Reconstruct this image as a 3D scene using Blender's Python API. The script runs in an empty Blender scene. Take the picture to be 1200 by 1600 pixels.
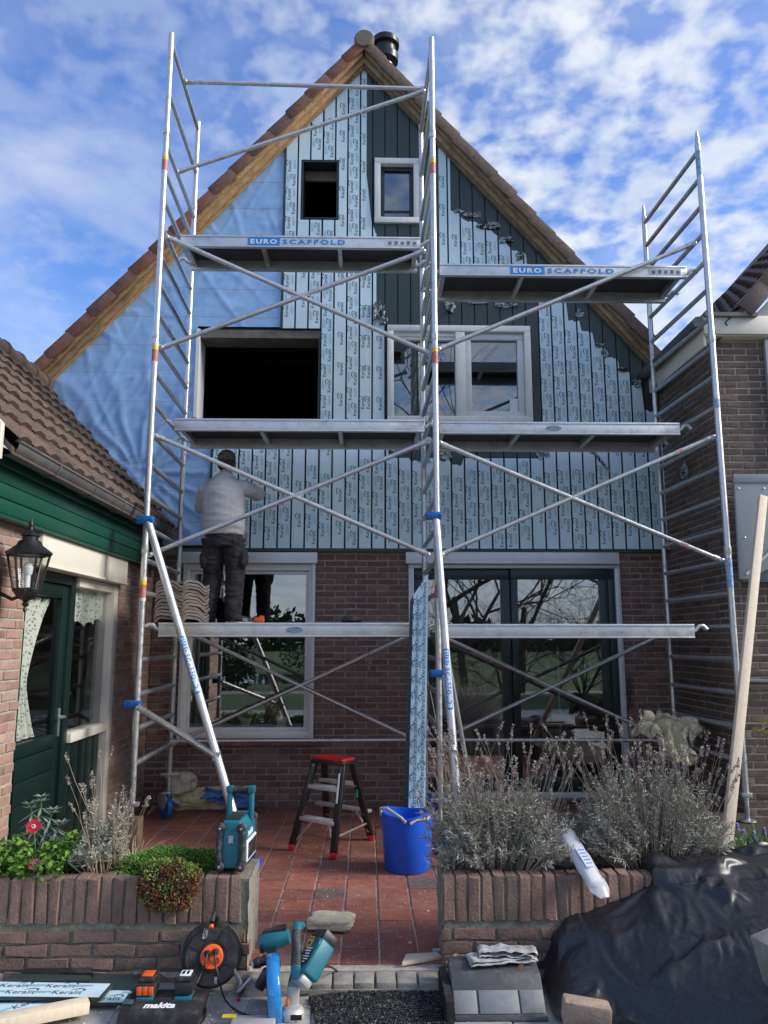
import bpy, bmesh, math, random
import numpy as np
from mathutils import Vector, Matrix, noise as mn
random.seed(7)
S = bpy.context.scene
COL = S.collection
R = math.radians
# ------------------------------------------------------------------ camera
F, H, PIT, YAW = 1200.0, 1.62, R(9.5), R(1.2)
fw = Vector((math.sin(YAW)*math.cos(PIT), math.cos(YAW)*math.cos(PIT), math.sin(PIT)))
rt = Vector((math.cos(YAW), -math.sin(YAW), 0)); up = rt.cross(fw)
CAMP = Vector((0, 0, H))
cd = bpy.data.cameras.new('camera'); cam = bpy.data.objects.new('camera', cd); COL.objects.link(cam)
cd.sensor_fit = 'VERTICAL'; cd.sensor_height = 36; cd.lens = 27; cd.clip_start = .05; cd.clip_end = 2000
cam.matrix_world = Matrix(((rt.x, up.x, -fw.x, 0), (rt.y, up.y, -fw.y, 0), (rt.z, up.z, -fw.z, H), (0, 0, 0, 1)))
S.camera = cam
# ------------------------------------------------------------------ light
SUN_AZ, SUN_EL = 100, 30            # degrees clockwise from the facade direction, above horizon
S.view_settings.view_transform = 'Standard'; S.view_settings.look = 'None'
S.view_settings.gamma = 1; S.view_settings.use_curve_mapping = False
S.view_settings.exposure = 1.74
S.cycles.max_bounces = 8; S.cycles.transparent_max_bounces = 16
sdir = Vector((math.sin(R(SUN_AZ))*math.cos(R(SUN_EL)), math.cos(R(SUN_AZ))*math.cos(R(SUN_EL)), math.sin(R(SUN_EL))))
sl = bpy.data.lights.new('sun', 'SUN'); sl.energy = 1.4; sl.angle = R(22); sl.color = (1, .93, .83)
so = bpy.data.objects.new('sun', sl); COL.objects.link(so); so.rotation_euler = sdir.to_track_quat('Z', 'Y').to_euler()
W = bpy.data.worlds.new('World'); S.world = W; W.use_nodes = True
def build_world():
    nt = W.node_tree; N = nt.nodes; L = nt.links
    N.clear()
    out = N.new('ShaderNodeOutputWorld'); bg = N.new('ShaderNodeBackground'); bg.inputs[1].default_value = .1
    sky = N.new('ShaderNodeTexSky'); sky.sky_type = 'NISHITA'; sky.sun_disc = False
    sky.sun_elevation = R(SUN_EL); sky.sun_rotation = R(SUN_AZ); sky.air_density = 1.0; sky.dust_density = .2; sky.ozone_density = 4.0
    hs = N.new('ShaderNodeHueSaturation'); hs.inputs['Saturation'].default_value = 1.2; hs.inputs['Hue'].default_value = .512; hs.inputs['Value'].default_value = .78; L.new(sky.outputs[0], hs.inputs['Color']); skyt = hs.outputs[0]
    tc = N.new('ShaderNodeTexCoord'); sep = N.new('ShaderNodeSeparateXYZ'); L.new(tc.outputs['Generated'], sep.inputs[0])
    def math_(op, a, b=None, c=None):
        n = N.new('ShaderNodeMath'); n.operation = op
        for i, v in enumerate((a, b, c)):
            if v is None: continue
            if isinstance(v, (int, float)): n.inputs[i].default_value = v
            else: L.new(v, n.inputs[i])
        return n.outputs[0]
    zc = math_('ADD', math_('MAXIMUM', sep.outputs[2], 0.0), .22)
    u = math_('DIVIDE', sep.outputs[0], zc); v = math_('DIVIDE', sep.outputs[1], zc)
    cb = N.new('ShaderNodeCombineXYZ'); L.new(u, cb.inputs[0]); L.new(v, cb.inputs[1]); cb.inputs[2].default_value = 3.7
    def noise(scale, det, rough, dist=0, off=0):
        mp = N.new('ShaderNodeMapping'); L.new(cb.outputs[0], mp.inputs[0]); mp.inputs['Location'].default_value = (off, off*.7, 0)
        n = N.new('ShaderNodeTexNoise'); n.inputs['Scale'].default_value = scale; n.inputs['Detail'].default_value = det
        n.inputs['Roughness'].default_value = rough; n.inputs['Distortion'].default_value = dist
        L.new(mp.outputs[0], n.inputs['Vector']); return n.outputs[0]
    def rng(x, a, b, c, d):
        m = N.new('ShaderNodeMapRange'); m.interpolation_type = 'SMOOTHSTEP'; L.new(x, m.inputs[0])
        for i, v in enumerate((a, b, c, d)): m.inputs[i+1].default_value = v
        return m.outputs[0]
    a = noise(13.5, 3, .52, .1, 2.3)         # cloudlets
    a2 = noise(27, 4, .55, .2, 5.3)           # their ragged edges
    b = noise(1.6, 2, .5, 0, 7.1)             # large cover
    f = noise(3.0, 5, .55, .5, 4.4)           # thin veil
    s = math_('ADD', math_('ADD', math_('MULTIPLY', a, .78), math_('MULTIPLY', a2, .30)), math_('MULTIPLY', b, .45))
    east = rng(sep.outputs[0], -.30, .18, 0, 1)
    puff = math_('MULTIPLY', rng(s, .54, .88, .0, .95), math_('MULTIPLY_ADD', east, .68, .32))
    veil = math_('MULTIPLY', rng(f, .32, .74, .05, .58), math_('SUBTRACT', 1.0, math_('MULTIPLY', east, .45)))
    mr = None
    # thicker towards the horizon
    hz = N.new('ShaderNodeMapRange'); hz.interpolation_type = 'SMOOTHSTEP'; L.new(sep.outputs[2], hz.inputs[0]); hz.inputs[1].default_value = .5; hz.inputs[2].default_value = .02
    hz.inputs[3].default_value = 0; hz.inputs[4].default_value = .9
    cover = math_('MAXIMUM', math_('MAXIMUM', puff, veil), hz.outputs[0])
    # cloud colour: shaded lavender-grey to white
    c2 = noise(9.0, 4, .5, 0, 11.0)
    cr = N.new('ShaderNodeMapRange'); L.new(c2, cr.inputs[0]); cr.inputs[1].default_value = .3; cr.inputs[2].default_value = .68
    cm = N.new('ShaderNodeMix'); cm.data_type = 'RGBA'; L.new(cr.outputs[0], cm.inputs[0])
    cm.inputs[6].default_value = (1.9, 2.2, 2.75, 1); cm.inputs[7].default_value = (2.75, 2.85, 3.0, 1)
    mx = N.new('ShaderNodeMix'); mx.data_type = 'RGBA'; L.new(cover, mx.inputs[0]); L.new(skyt, mx.inputs[6]); L.new(cm.outputs[2], mx.inputs[7])
    L.new(mx.outputs[2], bg.inputs[0]); L.new(bg.outputs[0], out.inputs[0])
build_world()
# ------------------------------------------------------------------ helpers
def P(px, py, X=None, Y=None, Z=None):
    """photo pixel -> point on the plane X=, Y= or Z="""
    r = fw + rt*((px-600)/F) + up*((800-py)/F)
    t = (Y-0)/r.y if Y is not None else (Z-H)/r.z if Z is not None else X/r.x
    return CAMP + r*t
def J(p):
    v = Vector(p)-CAMP; w = v.dot(fw)
    if w < .1: return (-9999, -9999, w)
    return (600+F*v.dot(rt)/w, 800-F*v.dot(up)/w, w)
class MB:
    def __init__(s): s.v = []; s.f = []; s.m = []; s.xf = None; s.mi = 0
    def add(s, vs, fs, mi=None):
        o = len(s.v); mi = s.mi if mi is None else mi
        if s.xf is not None: vs = [s.xf @ Vector(v) for v in vs]
        s.v.extend([tuple(v) for v in vs]); s.f.extend([tuple(i+o for i in f) for f in fs]); s.m.extend([mi]*len(fs)); return s
    def box(s, x0, x1, y0, y1, z0, z1, mi=None):
        return s.add([(x0,y0,z0),(x1,y0,z0),(x1,y1,z0),(x0,y1,z0),(x0,y0,z1),(x1,y0,z1),(x1,y1,z1),(x0,y1,z1)],
              [(0,3,2,1),(4,5,6,7),(0,1,5,4),(1,2,6,5),(2,3,7,6),(3,0,4,7)], mi)
    def cbox(s, c, d, rot=None, mi=None):
        m = Matrix.Translation(Vector(c)) @ (rot.to_4x4() if rot is not None else Matrix())
        hx, hy, hz = d[0]/2, d[1]/2, d[2]/2
        vs = [m @ Vector(p) for p in [(-hx,-hy,-hz),(hx,-hy,-hz),(hx,hy,-hz),(-hx,hy,-hz),(-hx,-hy,hz),(hx,-hy,hz),(hx,hy,hz),(-hx,hy,hz)]]
        return s.add(vs, [(0,3,2,1),(4,5,6,7),(0,1,5,4),(1,2,6,5),(2,3,7,6),(3,0,4,7)], mi)
    def bar(s, a, b, w, h, upv=(0,0,1), mi=None):
        a = Vector(a); b = Vector(b); d = (b-a); l = d.length; d.normalize(); x = d.cross(Vector(upv)).normalized(); z = x.cross(d)
        rot = Matrix((x, d, z)).transposed()
        return s.cbox((a+b)/2, (w, l, h), rot, mi)
    def path(s, pts, r, n=8, caps=True, mi=None, closed=False):
        pts = [Vector(p) for p in pts]; k = len(pts); rs = r if isinstance(r, (list, tuple)) else [r]*k
        vs = []; fs = []; px = None
        for i, p in enumerate(pts):
            d = (pts[(i+1) % k if closed else min(i+1, k-1)] - pts[i-1 if (closed or i > 0) else 0]).normalized()
            if px is None: px = d.orthogonal().normalized()
            px = (px - d*px.dot(d)); px = px.normalized() if px.length > 1e-6 else d.orthogonal().normalized()
            py = d.cross(px)
            for j in range(n):
                a = 2*math.pi*j/n; vs.append(p + (px*math.cos(a)+py*math.sin(a))*rs[i])
        for i in range(k if closed else k-1):
            i2 = (i+1) % k
            for j in range(n): fs.append((i*n+j, i*n+(j+1) % n, i2*n+(j+1) % n, i2*n+j))
        if caps and not closed: fs.append(tuple(range(n-1, -1, -1))); fs.append(tuple((k-1)*n+j for j in range(n)))
        return s.add(vs, fs, mi)
    def tube(s, a, b, r, n=12, mi=None, r2=None): return s.path([a, b], [r, r if r2 is None else r2], n, True, mi)
    def lathe(s, prof, c=(0,0,0), axis=(0,0,1), n=20, mi=None, caps=True):
        ax = Vector(axis).normalized(); x = ax.orthogonal().normalized(); y = ax.cross(x); c = Vector(c); vs = []; fs = []
        for r, z in prof:
            for j in range(n):
                a = 2*math.pi*j/n; vs.append(c+ax*z+(x*math.cos(a)+y*math.sin(a))*r)
        for i in range(len(prof)-1):
            for j in range(n): fs.append((i*n+j, i*n+(j+1) % n, (i+1)*n+(j+1) % n, (i+1)*n+j))
        if caps: fs.append(tuple(range(n-1, -1, -1))); fs.append(tuple((len(prof)-1)*n+j for j in range(n)))
        return s.add(vs, fs, mi)
    def prism(s, poly, ext, mi=None):
        e = Vector(ext); k = len(poly); vs = [Vector(p) for p in poly]+[Vector(p)+e for p in poly]
        fs = [tuple(range(k-1, -1, -1)), tuple(range(k, 2*k))]+[(i, (i+1) % k, k+(i+1) % k, k+i) for i in range(k)]
        return s.add(vs, fs, mi)
    def grid(s, fn, nu, nv, mi=None, skip=None):
        vs = [fn(i/nu, j/nv) for j in range(nv+1) for i in range(nu+1)]
        fs = [(j*(nu+1)+i, j*(nu+1)+i+1, (j+1)*(nu+1)+i+1, (j+1)*(nu+1)+i) for j in range(nv) for i in range(nu) if skip is None or not skip(i/nu, j/nv)]
        return s.add(vs, fs, mi)
WORLDLOC = {}
def mesh_of(name, mb, mats, bev=0, smooth=35, seg=2):
    me = bpy.data.meshes.new(name); me.from_pydata(mb.v, [], mb.f)
    mats = mats if isinstance(mats, (list, tuple)) else [mats]
    for m in mats: me.materials.append(m)
    if len(mats) > 1: me.polygons.foreach_set('material_index', mb.m)
    bm = bmesh.new(); bm.from_mesh(me)
    bmesh.ops.recalc_face_normals(bm, faces=bm.faces)
    if bev:
        es = [e for e in bm.edges if len(e.link_faces) == 2 and e.calc_face_angle(0) > .5]
        bmesh.ops.bevel(bm, geom=es, offset=bev, segments=seg, affect='EDGES', profile=.5, clamp_overlap=True)
    bm.to_mesh(me); bm.free()
    if smooth:
        me.polygons.foreach_set('use_smooth', [True]*len(me.polygons)); me.set_sharp_from_angle(angle=R(smooth))
    return me
def attach(o, parent):
    if parent is not None:
        o.parent = parent
        o.matrix_parent_inverse = Matrix.Translation(-WORLDLOC.get(parent.name, Vector()))
def obj(name, mb, mats, parent=None, bev=0, smooth=35, label=None, cat=None, group=None, kind=None, seg=2):
    o = bpy.data.objects.new(name, mesh_of(name, mb, mats, bev, smooth, seg)); COL.objects.link(o); attach(o, parent)
    return tag(o, label, cat, group, kind)
def tag(o, label=None, cat=None, group=None, kind=None):
    if label: o['label'] = label
    if cat: o['category'] = cat
    if group: o['group'] = group
    if kind: o['kind'] = kind
    return o
def thing(name, label, cat, loc=(0,0,0), group=None):
    o = bpy.data.objects.new(name, None); COL.objects.link(o); o.location = loc; o.empty_display_size = .1
    WORLDLOC[o.name] = Vector(loc); return tag(o, label, cat, group)
def inst(name, me, mat4, parent, kind=None):
    o = bpy.data.objects.new(name, me); COL.objects.link(o); attach(o, parent); o.matrix_basis = mat4
    if kind: o['kind'] = kind
    return o
def move_copy(root, dv, label=None, group=None):
    c = root.copy(); COL.objects.link(c); c.location = root.location + Vector(dv); WORLDLOC[c.name] = Vector(c.location)
    def rec(src, dst):
        for ch in list(src.children):
            k = ch.copy(); COL.objects.link(k); k.parent = dst; rec(ch, k)
    rec(root, c)
    if label: c['label'] = label
    if group: c['group'] = group
    return c
# ------------------------------------------------------------------ materials
MATS = {}
def M(name, cols, rough=.6, metal=0., var=.2, scale=6., bump=0., bscale=60., dirt=None, damt=.5, dscale=3., spec=.5, objrnd=.0, stretch=None, trans=0, rvar=.0, alpha=1, sub=0, coat=0):
    m = bpy.data.materials.new(name); m.use_nodes = True; nt = m.node_tree; N = nt.nodes; L = nt.links
    bs = N['Principled BSDF']
    if isinstance(cols[0], (int, float)): cols = [cols]
    tc = N.new('ShaderNodeTexCoord'); oi = N.new('ShaderNodeObjectInfo'); ge = N.new('ShaderNodeNewGeometry')
    ad = N.new('ShaderNodeMath'); ad.operation = 'ADD'; L.new(oi.outputs['Random'], ad.inputs[0]); L.new(ge.outputs['Random Per Island'], ad.inputs[1])
    fr = N.new('ShaderNodeMath'); fr.operation = 'FRACT'; L.new(ad.outputs[0], fr.inputs[0])
    off = N.new('ShaderNodeVectorMath'); off.operation = 'SCALE'; off.inputs[0].default_value = (37, 53, 71); L.new(fr.outputs[0], off.inputs['Scale'])
    va = N.new('ShaderNodeVectorMath'); va.operation = 'ADD'; L.new(tc.outputs['Object'], va.inputs[0]); L.new(off.outputs[0], va.inputs[1])
    vec = va.outputs[0]
    if stretch:
        mp = N.new('ShaderNodeMapping'); mp.inputs['Scale'].default_value = stretch; L.new(vec, mp.inputs[0]); vec = mp.outputs[0]
    def noise(sc, det=6, rg=.6):
        n = N.new('ShaderNodeTexNoise'); n.inputs['Scale'].default_value = sc; n.inputs['Detail'].default_value = det; n.inputs['Roughness'].default_value = rg
        L.new(vec, n.inputs['Vector']); return n
    if len(cols) > 1:
        rp = N.new('ShaderNodeValToRGB'); els = rp.color_ramp.elements
        while len(els) < len(cols): els.new(.5)
        for i, c in enumerate(cols): els[i].position = i/(len(cols)-1); els[i].color = (*c, 1)
        if objrnd: L.new(fr.outputs[0], rp.inputs[0])
        else:
            nn = noise(scale*.6, 4); mr0 = N.new('ShaderNodeMapRange'); mr0.inputs[1].default_value = .3; mr0.inputs[2].default_value = .7; L.new(nn.outputs[0], mr0.inputs[0]); L.new(mr0.outputs[0], rp.inputs[0])
        base = rp.outputs[0]
    else:
        rg = N.new('ShaderNodeRGB'); rg.outputs[0].default_value = (*cols[0], 1); base = rg.outputs[0]
    n1 = noise(scale, 8, .65)
    mr = N.new('ShaderNodeMapRange'); L.new(n1.outputs[0], mr.inputs[0]); mr.inputs[1].default_value = .25; mr.inputs[2].default_value = .75; mr.inputs[3].default_value = 1-var; mr.inputs[4].default_value = 1+var
    mu = N.new('ShaderNodeVectorMath'); mu.operation = 'SCALE'; L.new(base, mu.inputs[0]); L.new(mr.outputs[0], mu.inputs['Scale'])
    col = mu.outputs[0]
    if dirt:
        nd = noise(dscale, 8, .7); md = N.new('ShaderNodeMapRange'); L.new(nd.outputs[0], md.inputs[0]); md.inputs[1].default_value = .5; md.inputs[2].default_value = .72; md.inputs[4].default_value = damt
        mx = N.new('ShaderNodeMix'); mx.data_type = 'RGBA'; L.new(md.outputs[0], mx.inputs[0]); L.new(col, mx.inputs[6]); mx.inputs[7].default_value = (*dirt, 1); col = mx.outputs[2]
    L.new(col, bs.inputs['Base Color'])
    bs.inputs['Metallic'].default_value = metal; bs.inputs['Specular IOR Level'].default_value = spec
    if coat: bs.inputs['Coat Weight'].default_value = coat
    if rvar:
        rr = N.new('ShaderNodeMapRange'); L.new(n1.outputs[0], rr.inputs[0]); rr.inputs[1].default_value = .3; rr.inputs[2].default_value = .7; rr.inputs[3].default_value = max(.02, rough-rvar); rr.inputs[4].default_value = min(1, rough+rvar); L.new(rr.outputs[0], bs.inputs['Roughness'])
    else: bs.inputs['Roughness'].default_value = rough
    if trans: bs.inputs['Transmission Weight'].default_value = trans
    if alpha < 1: bs.inputs['Alpha'].default_value = alpha
    if sub: bs.inputs['Subsurface Weight'].default_value = sub; bs.inputs['Subsurface Radius'].default_value = (.02, .02, .01)
    if bump:
        nb = noise(bscale, 5, .6); bp = N.new('ShaderNodeBump'); bp.inputs['Strength'].default_value = min(1, bump); bp.inputs['Distance'].default_value = .01; L.new(nb.outputs[0], bp.inputs['Height']); L.new(bp.outputs[0], bs.inputs['Normal'])
    m['bs'] = 1; MATS[name] = m; return m
def glass_mat(name, refl=.25, tint=(.75, .8, .78)):
    m = bpy.data.materials.new(name); m.use_nodes = True; nt = m.node_tree; N = nt.nodes; L = nt.links; N.clear()
    out = N.new('ShaderNodeOutputMaterial'); tr = N.new('ShaderNodeBsdfTransparent'); tr.inputs[0].default_value = (*tint, 1)
    gl = N.new('ShaderNodeBsdfGlossy'); gl.inputs['Roughness'].default_value = .0; gl.inputs[0].default_value = (.95, .97, 1, 1)
    ge = N.new('ShaderNodeNewGeometry'); dt = N.new('ShaderNodeVectorMath'); dt.operation = 'DOT_PRODUCT'; L.new(ge.outputs['Incoming'], dt.inputs[0]); L.new(ge.outputs['Normal'], dt.inputs[1])
    def mth(op, a, b=None, clamp=False):
        n = N.new('ShaderNodeMath'); n.operation = op; n.use_clamp = clamp
        for i, v in enumerate((a, b)):
            if v is None: continue
            if isinstance(v, (int, float)): n.inputs[i].default_value = v
            else: L.new(v, n.inputs[i])
        return n
    p5 = mth('POWER', mth('SUBTRACT', 1.0, mth('ABSOLUTE', dt.outputs['Value']).outputs[0], True).outputs[0], 5.0)
    ma = mth('ADD', mth('MULTIPLY', p5.outputs[0], 1-refl).outputs[0], refl, True)
    tc = N.new('ShaderNodeTexCoord'); ns = N.new('ShaderNodeTexNoise'); ns.inputs['Scale'].default_value = 1.3; ns.inputs['Detail'].default_value = 1; L.new(tc.outputs['Object'], ns.inputs['Vector'])
    bp = N.new('ShaderNodeBump'); bp.inputs['Strength'].default_value = .02; bp.inputs['Distance'].default_value = .05; L.new(ns.outputs[0], bp.inputs['Height']); L.new(bp.outputs[0], gl.inputs['Normal'])
    mx = N.new('ShaderNodeMixShader'); L.new(ma.outputs[0], mx.inputs[0]); L.new(tr.outputs[0], mx.inputs[1]); L.new(gl.outputs[0], mx.inputs[2]); L.new(mx.outputs[0], out.inputs[0])
    return m
ALU = M('aluminium', (.62, .63, .64), .38, .85, .12, 25, .05, 200, dirt=(.45, .43, .40), damt=.85, dscale=11, rvar=.14)
ALU2 = M('aluminium_beam', (.66, .67, .68), .42, .75, .10, 12, .05, 120, dirt=(.42, .41, .39), damt=.75, dscale=7, rvar=.12)
GALV = M('galvanised_steel', (.50, .52, .54), .42, .8, .2, 40, .05, 200)
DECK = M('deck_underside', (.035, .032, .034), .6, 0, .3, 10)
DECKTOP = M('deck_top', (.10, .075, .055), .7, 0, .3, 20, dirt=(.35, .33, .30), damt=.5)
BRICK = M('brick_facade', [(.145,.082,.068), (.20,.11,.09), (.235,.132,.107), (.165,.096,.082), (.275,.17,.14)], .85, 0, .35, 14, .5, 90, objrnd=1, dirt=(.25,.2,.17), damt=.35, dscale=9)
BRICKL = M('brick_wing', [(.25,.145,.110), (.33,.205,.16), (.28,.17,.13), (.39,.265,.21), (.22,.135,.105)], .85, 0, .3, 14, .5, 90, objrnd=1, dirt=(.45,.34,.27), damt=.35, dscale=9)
BRICKN = M('brick_neighbour', [(.095,.066,.052), (.135,.095,.074), (.165,.115,.09), (.115,.08,.066)], .85, 0, .35, 14, .5, 90, objrnd=1, dirt=(.26,.21,.17), damt=.3, dscale=9)
BRICKP = M('brick_planter', [(.21,.132,.103), (.27,.163,.125), (.235,.148,.117), (.185,.13,.107), (.30,.183,.145)], .9, 0, .4, 22, .8, 70, objrnd=1, dirt=(.095,.095,.055), damt=.85, dscale=11)
MORTAR = M('mortar', [(.30,.275,.245), (.40,.375,.34)], .95, 0, .3, 20, .6, 150)
MORTARD = M('mortar_mossy', [(.20,.195,.15), (.31,.295,.235)], .95, 0, .4, 25, .9, 120, dirt=(.10,.12,.05), damt=.7, dscale=7)
FILM = M('cladding_film', [(.58,.76,.85), (.66,.83,.90)], .34, 0, .06, 5, .12, 7, coat=0)
PRINT = M('film_print', (.022, .115, .12), .4, 0, .1)
PRINT2 = M('film_fine_print', (.35, .54, .63), .4, 0, .1)
BOARD = M('board_dark_green', (.032, .052, .050), .42, 0, .12, 6, .05, 50, stretch=(8, 8, .6))
BOARDJ = M('board_joint', (.010, .016, .016), .6, 0, .1)
WOOD = M('timber_weathered', [(.38,.22,.10), (.52,.33,.16), (.28,.155,.07)], .75, 0, .35, 9, .5, 40, stretch=(1, 6, 1), dirt=(.12,.08,.05), damt=.6, dscale=5)
WOODR = M('timber_dark_shaded', [(.24,.165,.10), (.34,.24,.15), (.17,.115,.075)], .8, 0, .35, 9, .5, 40, dirt=(.12,.09,.06), damt=.5, dscale=5)  # darker timber; shade of the right gable boards is in its colour
PINE = M('timber_new', [(.66,.55,.40), (.74,.63,.48)], .7, 0, .12, 12, .15, 50, stretch=(6, 6, .5))
TILE = M('roof_tile_concrete', [(.075,.055,.046), (.105,.073,.060), (.125,.078,.060), (.088,.066,.057)], .85, 0, .35, 16, .6, 60, objrnd=1, dirt=(.17,.15,.12), damt=.4, dscale=12)
TILEV = M('verge_tile', [(.19,.085,.06), (.13,.085,.065), (.24,.09,.06), (.15,.10,.08)], .85, 0, .35, 14, .6, 60, objrnd=1, dirt=(.15,.13,.11), damt=.4, dscale=10)
TILER = M('verge_tile_brown', [(.15,.105,.08), (.19,.13,.10), (.13,.10,.08)], .85, 0, .35, 14, .6, 60, objrnd=1, dirt=(.2,.17,.14), damt=.4, dscale=10)
TILEN = M('roof_tile_neighbour', [(.075,.05,.045), (.10,.066,.056), (.085,.06,.055)], .7, 0, .3, 16, .4, 60, objrnd=1)
STACKT = M('stacked_tile', [(.20,.16,.14), (.25,.205,.18), (.17,.135,.12)], .9, 0, .25, 16, .4, 80, objrnd=1)
WHITE = M('white_paint', (.78, .78, .76), .45, 0, .08, 7, .03, 40, dirt=(.50,.48,.44), damt=.35, dscale=6)
WHITEW = M('white_primed_wood', (.78, .79, .78), .6, 0, .08, 7, .15, 60, dirt=(.52,.52,.50), damt=.45, dscale=10, stretch=(3, 3, .6))
CREAM = M('cream_paint', (.66, .63, .55), .45, 0, .06, 5, .03, 40, dirt=(.5,.46,.38), damt=.25, dscale=5)
ALUW = M('window_alu_grey', (.66, .68, .69), .4, .2, .08, 9)
GREEN = M('green_paint', (.006, .062, .038), .32, 0, .12, 5, .05, 30, dirt=(.012,.05,.032), damt=.25, dscale=4)
DKGREEN = M('dark_green_paint', (.004, .017, .0145), .35, 0, .15, 5, .04, 30)
FRAMEG = M('frame_dark_green', (.016, .030, .030), .35, 0, .12, 5)
ZINC = M('zinc_gutter', [(.10,.105,.11), (.16,.165,.17)], .55, .35, .2, 5, .1, 30, dirt=(.22,.21,.19), damt=.4, dscale=6)
GREYP = M('grey_panel', (.33, .35, .37), .45, .1, .06, 3)
RIDGE = M('ridge_tile_lichen', [(.14,.115,.095), (.22,.19,.15)], .9, 0, .3, 14, .6, 60, dirt=(.25,.23,.15), damt=.5, dscale=9)
CONC = M('concrete', [(.24,.225,.20), (.32,.30,.27)], .95, 0, .3, 14, .5, 90, dirt=(.14,.13,.10), damt=.5, dscale=6)
TILEP = M('paving_tile', [(.17,.058,.044), (.29,.098,.070), (.215,.070,.050), (.27,.115,.088), (.185,.068,.054), (.30,.105,.074), (.23,.078,.056), (.16,.062,.052), (.26,.088,.062), (.12,.085,.08)], .72, 0, .28, 9, .3, 90, objrnd=1, dirt=(.40,.30,.27), damt=.35, dscale=22, rvar=.12)
SAND = M('joint_sand', (.42, .37, .33), .95, 0, .4, 30, .3, 100)
DUST = M('front_paving', [(.24,.235,.22), (.34,.33,.315)], .95, 0, .3, 8, .3, 120, dirt=(.47,.475,.49), damt=.9, dscale=3.2)
INSUL = M('mineral_wool', [(.66,.54,.27), (.76,.65,.38), (.56,.44,.20)], .95, 0, .25, 22, .9, 60)
INSULO = M('mineral_wool_old', [(.50,.45,.29), (.62,.57,.40), (.36,.31,.19)], .95, 0, .3, 22, .9, 60)
INSULP = M('wool_slab', [(.66,.57,.38), (.76,.68,.50)], .95, 0, .2, 22, .8, 80)
BLACKP = M('black_plastic', (.018, .018, .019), .45, 0, .25, 20, .1, 120, dirt=(.16,.155,.15), damt=.45, dscale=14)
BLACKM = M('black_metal', (.014, .014, .016), .35, 0, .2, 12, .03, 80)
RUBBER = M('black_rubber', (.019, .020, .022), .6, 0, .4, 30, .2, 100, dirt=(.25,.25,.25), damt=.6, dscale=24)
TEAL = M('teal_plastic', (.006, .135, .185), .42, 0, .12, 12, .08, 160, dirt=(.10,.22,.25), damt=.25, dscale=14)
BLUEP = M('blue_plastic', (.006, .10, .62), .42, 0, .1, 6, .05, 40, sub=0)
BLUEM = M('blue_clamp', (.012, .12, .40), .45, .1, .2, 12)
BLUEL = M('blue_label', (.012, .25, .72), .4, 0, .05)
LABW = M('label_white', (.78, .80, .82), .45, 0, .05)
REDP = M('red_plastic', (.52, .015, .025), .4, 0, .15, 10)
ORANGE = M('orange_plastic', (.80, .12, .015), .45, 0, .1, 10)
YELLOW = M('yellow_label', (.75, .56, .02), .45, 0, .1)
STEELC = M('bright_steel', (.55, .55, .56), .35, .85, .2, 20)
INTER = M('interior_wall', (.20, .185, .165), .9, 0, .1)
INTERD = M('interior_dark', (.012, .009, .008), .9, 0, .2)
INTERF = M('interior_floor', (.09, .07, .05), .6, 0, .2)
GLASS = glass_mat('window_glass', .17)
GLASSW = glass_mat('garden_window_glass', .20, (.95, .96, .95))
GLASSD = glass_mat('door_glass', .05, (.9, .92, .9))
GLASSC = glass_mat('clear_glass', .08, (.9, .92, .9))
SOIL = M('soil', (.045, .034, .025), .95, 0, .4, 30, .9, 60)
# ================================================================== SETTING
YB, YC = 7.95, 7.87           # brick face, cladding face
XA, ZA, SL = -.065, 8.12, 1.15
def ZR(x): return ZA - SL*abs(x-XA)
def plain(name, x0, x1, y0, y1, z, m, kind='structure', t=.3):
    return obj(name, MB().box(x0, x1, y0, y1, z-t, z), m, kind=kind, smooth=0)
FIELD = M('field_grass', [(.050,.085,.020), (.075,.115,.030), (.060,.075,.025)], .95, 0, .4, .8, .5, 30)
plain('ground', -400, 400, -400, 400, -.20, FIELD, t=1)
plain('front_pavement', -6, 6, -3.5, 4.17, -.065, DUST, t=.12)
plain('patio_bed', -2.2, 3.12, 4.17, 7.99, -.009, SAND)
# patio paving tiles
tm = MB(); tm.box(-.0975, .0975, -.0968, .0968, -.03, 0)
tmesh = mesh_of('paving_tile', tm, TILEP, bev=.004, seg=1)
patio = bpy.data.objects['patio_bed']
cand = []
for i in range(26):
    for j in range(19):
        x = -2.09+.2055*i; y = 4.335+.2*j
        px, py, w = J((x, y, 0)); vis = -20 < px < 1220 and py < 1560
        hidden = (x < -.75 and y < 5.1) or (.4 < x and y < 6.2)
        cand.append(((not vis, hidden, w), x, y))
cand.sort(key=lambda c: c[0])
rest = MB()
for k, (_, x, y) in enumerate(cand):
    rnd = random.Random(k); m4 = Matrix.Translation((x, y, rnd.uniform(-.0025, .0025))) @ Matrix.Rotation(rnd.uniform(-.008, .008), 4, 'Z') @ Matrix.Rotation(rnd.uniform(-.016, .016), 4, 'X') @ Matrix.Rotation(rnd.uniform(-.012, .012), 4, 'Y')
    if k < 300: inst('paving_tile', tmesh, m4, patio)
    else:
        rest.xf = m4; rest.box(-.097, .097, -.097, .097, -.03, 0)
rest.xf = None
obj('paving_tile', rest, TILEP, patio, kind='stuff')
# edging row between patio and the front pavement
edge = obj('patio_edge', MB().box(-.58, .37, 4.02, 4.17, -.2, -.035), CONC, kind='structure')
em = mesh_of('edging_brick', MB().box(-.047, .047, -.07, .07, -.08, 0), CONC, bev=.006)
for i in range(9): inst('edging_brick', em, Matrix.Translation((-.53+.104*i, 4.095, random.Random(i).uniform(-.012, -.004))) @ Matrix.Rotation(random.Random(i+50).uniform(-.03, .03), 4, 'Z'), edge)
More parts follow.
